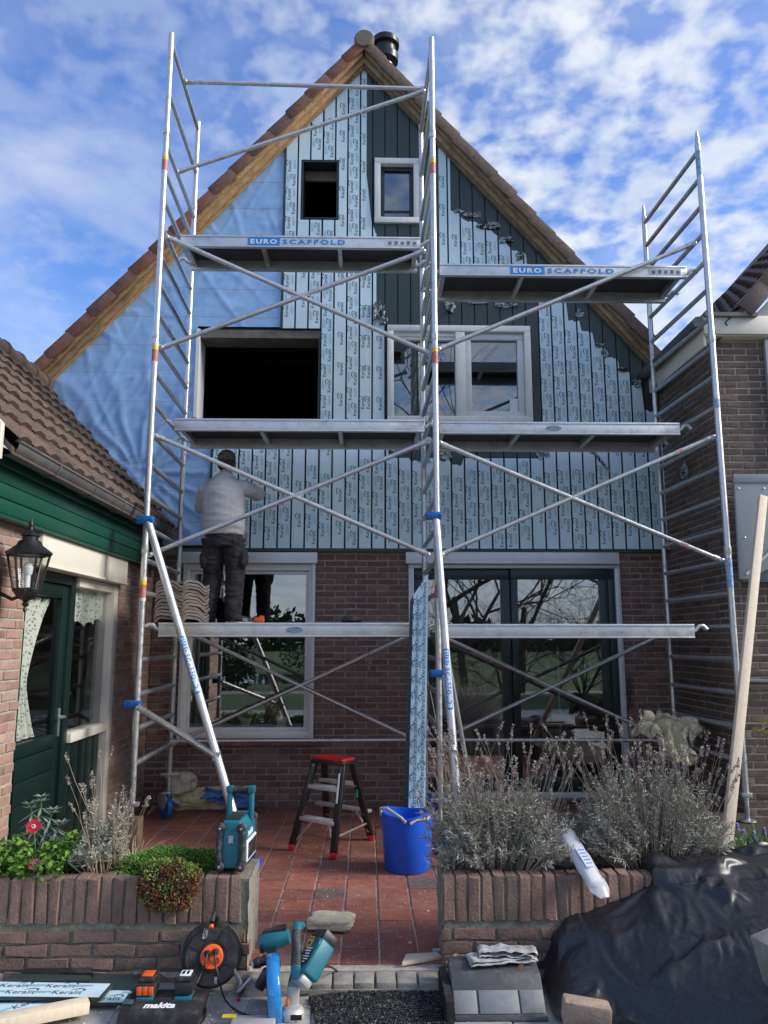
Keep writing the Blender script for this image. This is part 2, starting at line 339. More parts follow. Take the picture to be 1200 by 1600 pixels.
# front pavement slabs (joints)
pav = bpy.data.objects['front_pavement']
sm = mesh_of('paving_slab', MB().box(-.147, .147, -.147, .147, -.03, 0), DUST, bev=.004, seg=1)
for i in range(14):
    for j in range(3): inst('paving_slab', sm, Matrix.Translation((-1.9+.3*i, 3.865-.3*j, -.058+random.Random(i*7+j).uniform(-.003, .003))) , pav)
# debris crumbs on patio and pavement
deb = MB(); rg = random.Random(5)
for i in range(1300):
    if rg.random() < .38: x = rg.uniform(-.6, .4); y = rg.uniform(4.2, 7.8)**1; z = .001
    else: x = rg.uniform(-1.6, 1.0); y = rg.uniform(3.4, 4.15); z = -.056
    if z > 0 and rg.random() < (y-4.2)/3.9*.8: continue
    s = rg.uniform(.0012, .0055)*(1 if rg.random() < .965 else rg.uniform(2, 3.6))
    deb.cbox((x, y, z+s*.3), (s*rg.uniform(.6, 2.2), s, s*.6), Matrix.Rotation(rg.uniform(0, 3), 3, 'Z'))
obj('wall_debris', deb, M('crumb', [(.65,.63,.58), (.5,.45,.38), (.75,.75,.72)], .9, 0, .1, objrnd=1), kind='stuff', smooth=0)
obj('soil_bed', MB().box(2.30, 3.10, 4.8, 6.9, -.1, .215), SOIL, kind='structure')
# reflected surroundings behind the camera
LEAFF = M('far_foliage', [(.025,.045,.012), (.05,.075,.02), (.035,.05,.02)], .9, 0, .4, 3, objrnd=1)
def leaf_cloud(mb, c, rad, n, size, rg):
    for i in range(n):
        d = Vector((rg.gauss(0, 1), rg.gauss(0, 1), rg.gauss(0, 1))).normalized()*(rg.random()**.4)
        p = Vector(c)+Vector((d.x*rad[0], d.y*rad[1], d.z*rad[2])); a = Vector((rg.gauss(0, 1), rg.gauss(0, 1), rg.gauss(0, 1))).normalized()*size; b = a.orthogonal().normalized()*size*.6
        mb.add([p-a, p-b, p+a, p+b], [(0, 1, 2, 3)])
rg = random.Random(3); mb = MB()
for i in range(46):
    x = -190+rg.uniform(-5, 5)+i*8.5; h = rg.uniform(2, 7)*(1.3 if i % 7 == 0 else .8)
    leaf_cloud(mb, (x, -120+rg.uniform(-12, 12), h*.45), (rg.uniform(4, 8), 4, h*.6), 260, .8, rg)
obj('far_trees', mb, LEAFF, kind='stuff', smooth=0)
BARK = M('bark', [(.05,.04,.03), (.085,.07,.055)], .95, 0, .3, 8)
def bare_tree(loc, seed, label, name='bare_tree', cat='tree', l0=4.0, r0=.16, stems=1, maxd=8, up=.03, group='bare trees on the lawn'):
    rg = random.Random(seed); t = thing(name, label, cat, loc, group)
    tr = MB(); cr = MB(); base = Vector(loc)
    def grow(p, d, l, r, dep):
        pts = [p]; q = p
        for k in range(3):
            d = (d+Vector((rg.gauss(0, .13), rg.gauss(0, .13), rg.gauss(0, .08)+up))).normalized(); q = q+d*l/3; pts.append(q)
        (tr if dep < 2 else cr).path(pts, [r, r*.9, r*.78, r*.66], 5 if dep < 3 else 3, caps=False)
        if dep >= maxd or r < .0022: return
        for k in range(3 if dep < 5 else 2):
            a = d.orthogonal().normalized(); a.rotate(Matrix.Rotation(rg.uniform(0, 6.28), 3, d)); nd = (d*rg.uniform(.6, 1)+a*rg.uniform(.45, .95)).normalized()
            grow(pts[rg.choice((2, 3, 3))] if dep else pts[rg.choice((1, 2, 3))], nd, l*rg.uniform(.66, .86), r*rg.uniform(.48, .64), dep+1)
    for k in range(stems):
        a = k*2.4; grow(base, Vector((math.cos(a)*.45, math.sin(a)*.45, 1)).normalized() if stems > 1 else Vector((0, 0, 1)), l0*rg.uniform(.8, 1.1), r0, 0)
    obj('trunk', tr, BARK, t); obj('crown', cr, BARK, t)
bare_tree((2.2, -10.0, -.2), 2, 'tall bare winter tree on the lawn, mirrored in the white upper window')
bare_tree((5.4, -11.5, -.2), 8, 'bare spreading winter tree on the lawn, mirrored in the sliding door', l0=3.4, r0=.14)
bare_tree((3.9, -15.5, -.2), 14, 'bare winter tree farthest off on the lawn, mirrored behind the others', l0=4.4, r0=.17)
for k, (x, y, sd, nm) in enumerate(((1.9, -7.6, 3, 'bare twiggy shrub mirrored in the left pane of the sliding door'), (4.3, -8.2, 5, 'bare twiggy shrub mirrored in the middle of the sliding door'), (6.6, -8.0, 7, 'bare twiggy shrub mirrored in the right pane of the sliding door'))):
    bare_tree((x, y, -.2), sd, nm, 'bare_shrub', 'shrub', 1.25, .035, 6, 5, .02, 'bare shrubs on the lawn')
obj('pond', MB().box(-9, 1.5, -27, -17, -.6, -.185), M('pond_water', (.02, .03, .025), .04, 0, .1), kind='structure', smooth=0)
obj('garden_path', MB().box(-30, 30, -12.2, -10.8, -.5, -.19), CONC, kind='structure', smooth=0)
for k, (x, y, rx, rz, nm) in enumerate(((-5.2, -13.5, 1.1, .9, 'round green garden bush left of the pond, mirrored in the left window'), (-1.2, -15.2, .8, .7, 'small green garden bush in front of the pond, mirrored in the left window'), (-3.4, -29.5, 1.8, 1.5, 'large olive bush behind the pond, mirrored in the left window'), (2.8, -30, 2.2, 1.6, 'wide olive bush on the far lawn, mirrored in the sliding door'))):
    rg = random.Random(60+k); mb = MB(); leaf_cloud(mb, (x, y, rz*.8-.2), (rx, rx*.8, rz), 900, .10, rg); st = MB()
    t = thing('garden_bush', nm, 'bush', (x, y, -.2), 'garden bushes on the lawn'); obj('foliage', mb, LEAFF, t, smooth=0)
    for q in range(5): st.tube((x, y, -.2), (x+rg.uniform(-.6, .6)*rx, y+rg.uniform(-.5, .5)*rx, rz), .03, 5)
    obj('stems', st, BARK, t)
# garage mirrored in the right pane of the sliding door
gt = thing('garage', 'low garage with sloping grey roof, mirrored in the right pane of the sliding door', 'garage', (10.5, -6, -.2))
mb = MB(); mb.box(8.6, 13, -11, -2.5, -.2, 2.3); obj('wall', mb, BRICKN, gt, smooth=0)
mb = MB(); mb.prism([(8.2, -2.3, 2.2), (10.8, -2.3, 4.4), (13.4, -2.3, 2.2), (13.4, -2.3, 2.4), (10.8, -2.3, 4.6), (8.2, -2.3, 2.4)], (0, -9, 0)); obj('roof', mb, TILEN, gt, smooth=0)
mb = MB(); mb.box(8.12, 8.2, -11.3, -2.2, 2.1, 2.35); obj('gutter', mb, WHITE, gt, smooth=0)

# ================================================================== BRICKWORK
def brick_mesh(seed, mat, L=.208, Hh=.051, D=.03, jit=.0025, name='brick'):
    rg = random.Random(seed); mb = MB(); c = .004; hx, hz = L/2, Hh/2
    def ring(ix, y):
        return [Vector((sx*(hx-ix)+rg.uniform(-jit, jit), y+rg.uniform(-jit, jit)*.5, sz*(hz-ix)+rg.uniform(-jit, jit))) for sx, sz in ((-1,-1),(0,-1),(1,-1),(1,1),(0,1),(-1,1))]
    a = [Vector((v.x, D, v.z)) for v in ring(0, 0)]; b = ring(0, c); d = ring(c, 0)
    vs = a+b+d; fs = []
    for i in range(6):
        j = (i+1) % 6; fs += [(i, j, 6+j, 6+i), (6+i, 6+j, 12+j, 12+i)]
    fs += [(12, 13, 16, 17), (13, 14, 15, 16)]
    mb.add(vs, fs); return mesh_of(name, mb, mat, smooth=30)
class Bricks:
    def __init__(s, parent, mat, cap=300, **k):
        s.parent = parent; s.mat = mat; s.ms = [brick_mesh(i, mat, **k) for i in range(7)]; s.c = []; s.cap = cap; s.L = k.get('L', .208)
    def wall(s, org, ang, wid, z0, z1, holes=(), top=None, course=.0625, pitch=.2195, shift=0, hidden=None):
        org = Vector(org); R3 = Matrix.Rotation(ang, 4, 'Z'); n = 0; z = z0
        while z+course <= z1+.005:
            zc = z+course/2; u = -pitch + (n % 2)*pitch/2 + shift
            while u < wid:
                segs = [(max(0, u), min(wid, u+s.L))]
                for (a, b, c, d) in holes:
                    if c-.02 < zc < d+.02: segs = [q for (p0, p1) in segs for q in ((p0, min(p1, a)), (max(p0, b), p1))]
                for p0, p1 in segs:
                    if p1-p0 < .025: continue
                    uc = (p0+p1)/2
                    if top is not None and zc+.03 > top(uc): continue
                    w = org + (R3 @ Vector((uc, 0, zc-0)))
                    px, py, d = J(w); vis = d > 0 and -15 < px < 1215 and -15 < py < 1615
                    hid = hidden(px, py) if hidden else False
                    s.c.append(((not vis, hid, d), Matrix.Translation(w) @ R3 @ Matrix.Diagonal(((p1-p0)/s.L, 1, 1, 1))))
                u += pitch
            z += course; n += 1
        return s
    def done(s):
        s.c.sort(key=lambda c: c[0]); rg = random.Random(1); rest = MB()
        for k, (_, m) in enumerate(s.c):
            m = m @ Matrix.Translation((0, rg.uniform(-.004, .003), rg.uniform(-.0015, .0015))) @ Matrix.Rotation(rg.uniform(-.008, .008), 4, 'Y'); me = s.ms[k % 7]
            if k < s.cap: inst('brick', me, m, s.parent)
            else:
                rest.xf = m; rest.add([v.co.copy() for v in me.vertices], [tuple(p.vertices) for p in me.polygons]); rest.xf = None
        if rest.v: obj('brick', rest, s.mat, s.parent, kind='stuff')
def slab(mb, xs, zb, zt, holes, y0, y1):
    """wall slab in XZ between y0 and y1 with rectangular holes; zt may slope"""
    xs = sorted(set(xs + [h[0] for h in holes] + [h[1] for h in holes])); xs = [x for x in xs]
    for a, b in zip(xs[:-1], xs[1:]):
        if b-a < 1e-5: continue
        m = (a+b)/2; hs = sorted([(h[2], h[3]) for h in holes if h[0] < m < h[1]]); lo = zb
        segs = []
        for c, d in hs: segs.append((lo, c)); lo = d
        segs.append((lo, None))
        for c, d in segs:
            ta, tb = (zt(a), zt(b)) if d is None else (d, d)
            if max(ta, tb) <= c+1e-4: continue
            mb.prism([(a, y0, c), (b, y0, c), (b, y0, max(tb, c+1e-4)), (a, y0, max(ta, c+1e-4))], (0, y1-y0, 0))

# ================================================================== MAIN HOUSE
house = thing('brick_house', 'gabled brick house being clad in dark green boards behind the scaffold', 'house', (0, 8, 0))
W1 = (-1.85, -.52, 3.94, 4.93); W2 = (-.75, -.35, 6.23, 6.93); W3 = (.058, .565, 6.18, 6.965); W4 = (.20, 1.75, 3.90, 4.985)
W5 = (-1.89, -.54, .66, 2.50); W6 = (.42, 2.62, .08, 2.51); ZCL = 2.545
UP = [W1, W2, W3, W4]; LOW = [W5, W6]
mb = MB(); slab(mb, [-2.2, 3.12], 0, lambda x: ZCL+.02, LOW, YB+.006, YB+.25); obj('wall', mb, MORTAR, house, smooth=0)
mb = MB(); slab(mb, [-3.5, XA, 3.2], ZCL+.02, lambda x: ZR(x)+.1, UP, YC+.035, YC+.33); obj('gable_wall', mb, BOARDJ, house, smooth=0)
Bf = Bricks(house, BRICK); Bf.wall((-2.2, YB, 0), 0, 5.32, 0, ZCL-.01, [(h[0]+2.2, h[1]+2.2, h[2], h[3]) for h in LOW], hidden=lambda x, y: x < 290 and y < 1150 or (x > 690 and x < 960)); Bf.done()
# side walls, roof, back
mb = MB()
for s in (-1, 1):
    x0 = XA+s*3.45
    mb.box(min(x0, x0-s*.2), max(x0, x0-s*.2), YC+.34, 16, 0, ZR(x0)+.05)
mb.box(-3.3, 3.2, 15.8, 16, 0, 4); obj('side_wall', mb, BRICK, house, smooth=0)
mb = MB(); sn = math.hypot(1, SL); nx, nz = SL/sn, 1/sn
for s in (-1, 1):
    a = (XA, 0, ZA+.14*sn); ex = XA+(3.22 if s > 0 else -3.62)
    q = lambda x, o: (x, 7.80, ZR(x)+o*sn)
    mb.prism([q(XA, .06), q(ex, .06), q(ex, .175), q(XA, .175)], (0, 8.3, 0))
obj('roof', mb, TILE, house, smooth=0)
# barge boards (two layers) and verge tiles
def slope_bar(mb, s, o0, o1, y0, y1, l0=0, l1=None, jag=0):
    """bar lying along the slope: o = offset normal to slope, l = distance down from apex"""
    l1 = (3.20 if s > 0 else 3.66)*sn if l1 is None else l1
    pt = lambda l, o: (XA+s*l/sn + s*o*nx*0, 0, ZA - l*SL/sn + o*sn)
    p = [pt(l0, o0), pt(l1, o0), pt(l1, o1), pt(l0, o1)]
    mb.prism([(v[0], y0, v[2]) for v in p], (0, y1-y0, 0))
for s, m in ((-1, WOOD), (1, WOODR)):  # sunlit left and shaded right slope put into the two timber colours
    mb = MB(); slope_bar(mb, s, -.005, .080, YC-.085, YC-.045); obj('barge_board', mb, m, house, bev=.004)
    mb = MB(); slope_bar(mb, s, .045, .130, YC-.135, YC-.088, .02); obj('barge_board', mb, m, house, bev=.004)
    mb = MB(); slope_bar(mb, s, -.02, .05, YC-.043, YC+.03); obj('soffit_board', mb, m, house)
    rgv = random.Random(4+s)
    vm = MB(); vm.box(-.165, .165, 0, .30, -.005, .018); vm.box(-.165, .165, -.026, 0, -.098, .020)
    vme = mesh_of('verge_tile', vm, TILEV if s < 0 else TILER, bev=.006)
    ang = math.atan(SL)
    n = 17 if s < 0 else 15
    for k in range(n):
        l = .20+k*.312
        c = Vector((XA+s*l/sn, YC-.15, ZA-l*SL/sn+.165*sn+.0))
        rot = Matrix.Rotation(s*ang, 4, 'Y') @ Matrix.Rotation(-s*.05, 4, 'Y')
        inst('verge_tile', vme, Matrix.Translation(c+Vector((0, rgv.uniform(-.008, .008), rgv.uniform(-.006, .006)))) @ rot @ Matrix.Rotation(rgv.uniform(-.015, .015), 4, 'Y'), house)
mb = MB(); mb.lathe([(.02, 0), (.10, .0), (.112, .02), (.108, .3), (.09, .31)], (XA, YC-.2, ZA+.215), (0, 1, 0), 14)
for v in range(len(mb.v)): mb.v[v] = (mb.v[v][0]+.01*mn.noise(Vector(mb.v[v])*9), mb.v[v][1], mb.v[v][2]+.015*mn.noise(Vector(mb.v[v])*7+Vector((3, 3, 3))))
obj('ridge_tile', mb, RIDGE, house)
ch = MB(); ch.tube((.205, 9, 8.2), (.205, 9, 9.12), .10, 20); cho = obj('flue_pipe', ch, STEELC, house)
ch = MB(); ch.lathe([(.11, 9.10), (.17, 9.13), (.175, 9.22), (.14, 9.24), (.14, 9.34), (.185, 9.36), (.185, 9.43), (.17, 9.45), (.05, 9.47)], (.205, 9, 0), (0, 0, 1), 24); obj('flue_cowl', ch, BLACKM, cho)
def FX(px, py): p = P(px, py, Y=YC); return p.x, p.z
# ---- blue membrane
MEM = M('blue_membrane', [(.22,.43,.77), (.30,.51,.82), (.26,.47,.79)], .5, 0, .12, 3, .25, 16)
def mem_lines():
    nt = MEM.node_tree; N = nt.nodes; L = nt.links; bs = N['Principled BSDF']; src = bs.inputs['Base Color'].links[0].from_socket
    tc = N.new('ShaderNodeTexCoord'); sp = N.new('ShaderNodeSeparateXYZ'); L.new(tc.outputs['Object'], sp.inputs[0])
    nz = N.new('ShaderNodeTexNoise'); nz.inputs['Scale'].default_value = 1.7; L.new(tc.outputs['Object'], nz.inputs['Vector'])
    a = N.new('ShaderNodeMath'); a.operation = 'MULTIPLY_ADD'; L.new(nz.outputs[0], a.inputs[0]); a.inputs[1].default_value = .09; L.new(sp.outputs[2], a.inputs[2])
    b = N.new('ShaderNodeMath'); b.operation = 'PINGPONG'; L.new(a.outputs[0], b.inputs[0]); b.inputs[1].default_value = .16
    c = N.new('ShaderNodeMath'); c.operation = 'LESS_THAN'; L.new(b.outputs[0], c.inputs[0]); c.inputs[1].default_value = .0035
    d = N.new('ShaderNodeMath'); d.operation = 'MULTIPLY'; L.new(c.outputs[0], d.inputs[0]); L.new(nz.outputs[0], d.inputs[1])
    mx = N.new('ShaderNodeMix'); mx.data_type = 'RGBA'; L.new(d.outputs[0], mx.inputs[0]); L.new(src, mx.inputs[6]); mx.inputs[7].default_value = (.30, .10, .16, 1); L.new(mx.outputs[2], bs.inputs['Base Color'])
mem_lines()
def mem_y(x, z):
    p = Vector((x*1.2, z*1.2, 3.1)); y = .0
    ax, az = -2.35, 3.3                        # creases fan out from a nail
    d = math.hypot(x-ax, z-az); th = math.atan2(z-az, x-ax)
    y -= .017*max(0, 1-d/1.9)*(abs(math.sin(th*9+1.2*mn.noise(Vector((x*2, z*2, 0)))))**10)
    dg = mn.noise(Vector((x*2.2+z*1.6, (z-x)*.5, 7))); y -= .012*max(0, 1-abs(dg)*12)*(.5+.5*mn.noise(p*1.3)); dg2 = mn.noise(Vector((x*4-z*3, (z+x)*1.2, 17))); y -= .006*max(0, 1-abs(dg2)*10)
    y -= .005*abs(mn.noise(Vector((x*1.1, z*6, 1.3)))) + .0022*mn.noise(Vector((x*14, z*14, 4)))
    return YC+.034-.022+y*1.2
XU = FX(447, 400)[0]; XL0 = FX(330, 780)[0]
XM0, XM1, ST, NZ = -3.36, XU+.01, .024, 232
nx_ = int((XM1-XM0)/ST); vs = []; fs = []; mb = MB()
for i in range(nx_+1):
    x = XM0+i*(XM1-XM0)/nx_
    for j in range(NZ+1):
        z = min(2.585+j*ST, ZR(x)+.012); vs.append((x, mem_y(x, z), z))
for i in range(nx_):
    for j in range(NZ):
        a = vs[i*(NZ+1)+j]; c = vs[(i+1)*(NZ+1)+j+1]; xm = (a[0]+c[0])/2; zm = (a[2]+c[2])/2
        if c[2]-a[2] < 1e-4 and vs[(i+1)*(NZ+1)+j][2]-a[2] < 1e-4: continue
        if W1[0] < xm < W1[1] and W1[2] < zm < W1[3]+.02: continue
        if xm > XL0-.01 and zm < W1[2]: continue
        fs.append((i*(NZ+1)+j, (i+1)*(NZ+1)+j, (i+1)*(NZ+1)+j+1, i*(NZ+1)+j+1))
mb.add(vs, fs); obj('membrane', mb, MEM, house, smooth=180)
# ---- text meshes
def text_geo(s, size, bold=0, space=1.0, shear=0):
    c = bpy.data.curves.new('t', 'FONT'); c.body = s; c.size = size; c.offset = bold; c.resolution_u = 2; c.space_character = space; c.shear = shear; c.fill_mode = 'FRONT'
    o = bpy.data.objects.new('t', c); COL.objects.link(o); bpy.context.view_layer.update()
    me = o.evaluated_get(bpy.context.evaluated_depsgraph_get()).to_mesh()
    v = np.array([tuple(p.co) for p in me.vertices]); f = [tuple(p.vertices) for p in me.polygons]; o.to_mesh_clear()
    bpy.data.objects.remove(o); bpy.data.curves.remove(c)
    v[:, :2] -= (v[:, :2].min(0)+v[:, :2].max(0))/2; return v, f
wv, wf = text_geo('Keralit', .052, .0004, 1.0)
sw = MB()            # leaf-like swoosh over the word
wid = wv[:, 0].max()
pts = [(wid*(.05+.95*t), .020+.014*math.sin(min(1, t*1.25)*math.pi*.5), 0) for t in [i/8 for i in range(9)]]
sw.add([(p[0], p[1], 0) for p in pts]+[(p[0], p[1]+.002+.007*math.sin(i/8*math.pi), 0) for i, p in enumerate(pts)], [(i, i+1, i+10, i+9) for i in range(8)])
sw.add([(wid*.86, .032, 0), (wid*1.08, .034, 0), (wid*1.02, .012, 0), (wid*.92, .022, 0)], [(0, 1, 2, 3)])
wv = [Vector(v) for v in wv]+[Vector(v) for v in sw.v]; o_ = len(wv)-len(sw.v); wf = wf+[tuple(i+o_ for i in f) for f in sw.f]
def word(mb, m4):
    mb.xf = m4; mb.add(wv, wf, 0); mb.xf = None
def fine(mb, m4, w=.10, h=.030):
    mb.xf = m4
    for k in range(4):
        ww = w*(1, .92, .97, .6)[k]; y = h/2-k*h/4
        mb.add([(-w/2, y, 0), (-w/2+ww, y, 0), (-w/2+ww, y-.0035, 0), (-w/2, y-.0035, 0)], [(0, 1, 2, 3)], 1)
    mb.xf = None
VERT = Matrix(((0, 0, -1, 0), (-0, 0, 0, 0), (0, 0, 0, 0), (0, 0, 0, 1)))
def wall_m(x, y, z):      # text running upwards on a wall facing -Y
    return Matrix(((0, -1, 0, x), (0, 0, -1, y), (1, 0, 0, z), (0, 0, 0, 1)))
# ---- cladding boards
def poly_top(pts):
    w = [FX(*p) for p in pts]
    def f(x):
        if x <= w[0][0]: return w[0][1]
        for (a, za), (b, zb) in zip(w[:-1], w[1:]):
            if x <= b: return za+(zb-za)*(x-a)/max(1e-6, b-a)
        return w[-1][1]
    return f
ROOF = lambda x: ZR(x)-.004
def flat(z): return lambda x: z
Z3 = 3.60
X572, X588 = FX(572, 400)[0], FX(588, 450)[0]
FILMS = [  # x0, x1, bottom z, top function (world)
    (XU-.03, X572, 3.5155, ROOF),
    (X572, X588, 3.5155, poly_top([(572, 268), (576, 300), (580, 345), (590, 372)])),
    (X588, FX(607, 600)[0], 3.5155, poly_top([(588, 498), (607, 506)])),
    (FX(686, 330)[0], FX(704, 330)[0], FX(690, 425)[1], ROOF),
    (FX(704, 330)[0], FX(845, 400)[0], FX(700, 466)[1], poly_top([(704, 330), (716, 333), (727, 345), (742, 347), (755, 358), (770, 362), (785, 376), (800, 390), (822, 398), (824, 425), (845, 470)])),
    (FX(843, 600)[0], 3.15, 3.5155, poly_top([(843, 465), (884, 470), (886, 500), (906, 503), (907, 517), (926, 520), (928, 540), (946, 541), (948, 558), (966, 560), (968, 580), (984, 582), (986, 602), (1003, 600), (1005, 640), (1040, 650)])),
    (-1.7, 3.15, ZCL+.012, poly_top([(330, 640), (450, 640), (452, 660), (598, 660), (602, 702), (618, 706), (640, 708), (642, 720), (665, 722), (688, 700), (702, 702), (704, 727), (722, 727), (724, 716), (744, 706), (765, 685), (850, 690), (856, 700), (866, 670), (1040, 660)])),
]
def clip_holes(a, b, x0, x1, z0, zt, holes):
    """yield (xa, xb, zlow, ztopfn or value) pieces of a column free of holes"""
    xs = sorted({x0, x1} | {h[i] for h in holes for i in (0, 1) if x0 < h[i] < x1})
    for p, q in zip(xs[:-1], xs[1:]):
        m = (p+q)/2; lo = z0
        for c, d in sorted((h[2], h[3]) for h in holes if h[0] < m < h[1]):
            if c > lo: yield p, q, lo, min(c, 99), False
            lo = max(lo, d)
        yield p, q, lo, zt, True
PITCH, XB0 = .1392, FX(330, 780)[0]
HOL = [(h[0]-.012, h[1]+.012, h[2]-.012, h[3]+.012) for h in UP]
rgb = random.Random(21)
for k in range(35):
    xa, xb = XB0+k*PITCH, XB0+(k+1)*PITCH-.011
    if xa > 3.14: break
    xb = min(xb, 3.14); upper = xa >= XU-.03
    zmax = (lambda x: ROOF(x)) if upper else flat(3.924)
    ph = rgb.uniform(0, .35); side = rgb.random() < .5
    if k == 0 or (upper and not (xa-PITCH >= XU-.03)):
        z0_, z1_ = (ZCL, 3.92) if k == 0 else (4.94, ROOF(xa)-.02)
        obj('edge_trim', MB().box(xa-.024, xa-.003, YC-.008, YC+.03, z0_, z1_), BOARD, house, smooth=0)
    for p, q, lo, t, top in clip_holes(xa, xb, xa, xb, ZCL, zmax, HOL):
        tf = (lambda x, t=t: t(x)) if top else (lambda x, t=t: t)
        if min(tf(p), tf(q))-lo < .01: continue
        es = [p]+([XA] if p < XA < q and top else [])+[q]; bmb = MB()
        bmb.prism([(p, YC, lo), (q, YC, lo)]+[(x, YC, tf(x)) for x in es[::-1]], (0, .022, 0))
        bo = obj('cladding_board', bmb, BOARD, house, smooth=0)
        for (f0, f1, fz, ft) in FILMS:
            if not upper and fz > 3.0: continue
            a_, b_ = max(p, xa+.004, f0), min(q, xb-.003, f1)
            if b_-a_ < .02: continue
            l2 = max(lo+(.004 if lo > ZCL+.1 else 0), fz); nseg = 1 if ft is ROOF else 6
            cut = sorted([a_+(b_-a_)*i/nseg for i in range(nseg+1)]+([XA] if a_ < XA < b_ else []))
            tz_ = [min(tf(x)-.003, ft(x)+(rgb.uniform(-.012, .012) if nseg > 1 else 0)) for x in cut]
            if fz < 3 and upper: tz_ = [min(z, 3.515) for z in tz_]
            if max(tz_)-l2 < .03: continue
            tz_ = [max(z, l2+.002) for z in tz_]
            fmb = MB(); fmb.prism([(a_, YC-.0015, l2), (b_, YC-.0015, l2)]+[(x, YC-.0015, z) for x, z in zip(cut[::-1], tz_[::-1])], (0, .001, 0))
            obj('protective_film', fmb, FILM, bo, smooth=0)
            pmb = MB(); zt = min(tz_); n = 0; z = 2.3+ph
            while z < zt:
                if z-.078 > l2 and z+.085 < zt and b_-a_ > .06:
                    full = b_-a_ > .11; sg = (n % 2 == 0) ^ side; cx = (a_+b_)/2
                    if full or n % 2: word(pmb, wall_m((cx+(.026 if sg else -.024)) if full else cx, YC-.0025, z))
                    if full: fine(pmb, wall_m(cx-(.034 if sg else -.036), YC-.0025, z+.02), .11)
                z += .172; n += 1
            if pmb.v: obj('film_print', pmb, [PRINT, PRINT2], bo, smooth=0, kind='stuff')
obj('base_trim', MB().box(XB0-.02, 3.12, YC-.008, YC+.07, ZCL-.022, ZCL-.001), BOARD, house)
# torn film scraps
SCRAP = M('film_scrap', [(.015,.017,.019), (.02,.022,.024), (.50,.58,.62), (.03,.035,.04), (.60,.66,.68)], .25, 0, .3, 22, .3, 30)
def crumple(c, w, h, dep, seed, n=14, tw=1.0):
    rg = random.Random(seed); o = Vector((rg.uniform(0, 50), rg.uniform(0, 50), rg.uniform(0, 50))); mb = MB(); c = Vector(c)
    def fn(u, v):
        q = Vector((u*3*tw, v*3*tw, 0))+o
        a = mn.noise_vector(q*.8); b = mn.noise_vector(q*2.1)
        return c+Vector(((u-.5)*w+(a.x*.5+b.x*.25)*w*.7, -abs(a.y+b.y*.6)*dep, (v-.5)*h+(a.z*.5+b.z*.25)*h*.7))
    mb.grid(fn, n, n); return mb
def scrap(px, py, w, h, dep, seed, y=YC-.004):
    p = P(px, py, Y=y); obj('film_scrap', crumple(p, w, h, dep, seed), SCRAP, house, smooth=180)
for i, a in enumerate([(592, 490, .13, .22, .07), (600, 500, .12, .10, .06), (740, 336, .18, .06, .05), (765, 352, .22, .07, .05), (790, 375, .14, .07, .04), (812, 400, .07, .09, .03), (702, 478, .10, .12, .05), (745, 472, .2, .05, .03), (790, 476, .2, .06, .04),
      (938, 540, .10, .05, .05), (945, 552, .07, .08, .04), (972, 578, .10, .05, .04), (995, 600, .07, .09, .05), (695, 712, .12, .12, .04), (755, 700, .2, .07, .05), (848, 706, .12, .13, .03), (618, 702, .16, .05, .03), (665, 718, .1, .06, .03), (905, 488, .08, .10, .04), (716, 330, .1, .04, .03)]):
    scrap(*a, 40+i)
mb = MB(); pts = [FX(918, 700), FX(932, 712), FX(944, 728), FX(953, 738)]
mb.path([(x, YC-.008, z) for x, z in pts], [.006, .016, .020, .006], 5); obj('film_scrap', mb, SCRAP, house)
# ---- windows
def frame(mb, x0, x1, z0, z1, w, y0, y1, wt=None, wb=None):
    wt = w if wt is None else wt; wb = w if wb is None else wb
    mb.box(x0, x1, y0, y1, z1-wt, z1); mb.box(x0, x1, y0, y1, z0, z0+wb); mb.box(x0, x0+w, y0, y1, z0+wb, z1-wt); mb.box(x1-w, x1, y0, y1, z0+wb, z1-wt); return mb
def pane(parent, x0, x1, z0, z1, y, m=None): return obj('glass_pane', MB().box(x0, x1, y, y+.006, z0, z1), m or GLASS, parent, smooth=0)
# W4 big white upper window
w4 = obj('window', frame(MB(), *W4, .068, YC-.028, YC+.10), WHITEW, house, bev=.004)
xm = (FX(713, 580)[0]+FX(726, 580)[0])/2; obj('mullion', MB().box(xm-.05, xm+.05, YC-.022, YC+.10, W4[2]+.068, W4[3]-.068), WHITEW, w4, bev=.003)
obj('vent_grille', MB().box(W4[0]+.07, xm-.05, YC+.01, YC+.07, W4[3]-.155, W4[3]-.07).box(W4[0]+.07, xm-.05, YC-.004, YC+.06, W4[3]-.118, W4[3]-.110), WHITE, w4, bev=.003)
sx0, sx1, sz0, sz1 = xm+.052, W4[1]-.07, W4[2]+.07, W4[3]-.072
obj('sash_frame', frame(MB(), sx0, sx1, sz0, sz1, .07, YC+.02, YC+.09, .075), ALUW, w4, bev=.005); pane(w4, sx0+.06, sx1-.06, sz0+.06, sz1-.06, YC+.06)
pane(w4, W4[0]+.06, xm-.045, W4[2]+.06, W4[3]-.15, YC+.06)
obj('sticker', MB().box(sx1-.16, sx1-.075, YC+.052, YC+.057, sz0+.07, sz0+.22), LABW, w4, smooth=0)
# W3 small white window
w3 = obj('window', frame(MB(), *W3, .068, YC-.028, YC+.12), WHITEW, house, bev=.004)
obj('sash_frame', frame(MB(), W3[0]+.069, W3[1]-.069, W3[2]+.069, W3[3]-.069, .045, YC+.04, YC+.1), FRAMEG, w3, bev=.003); pane(w3, W3[0]+.1, W3[1]-.1, W3[2]+.1, W3[3]-.1, YC+.07)
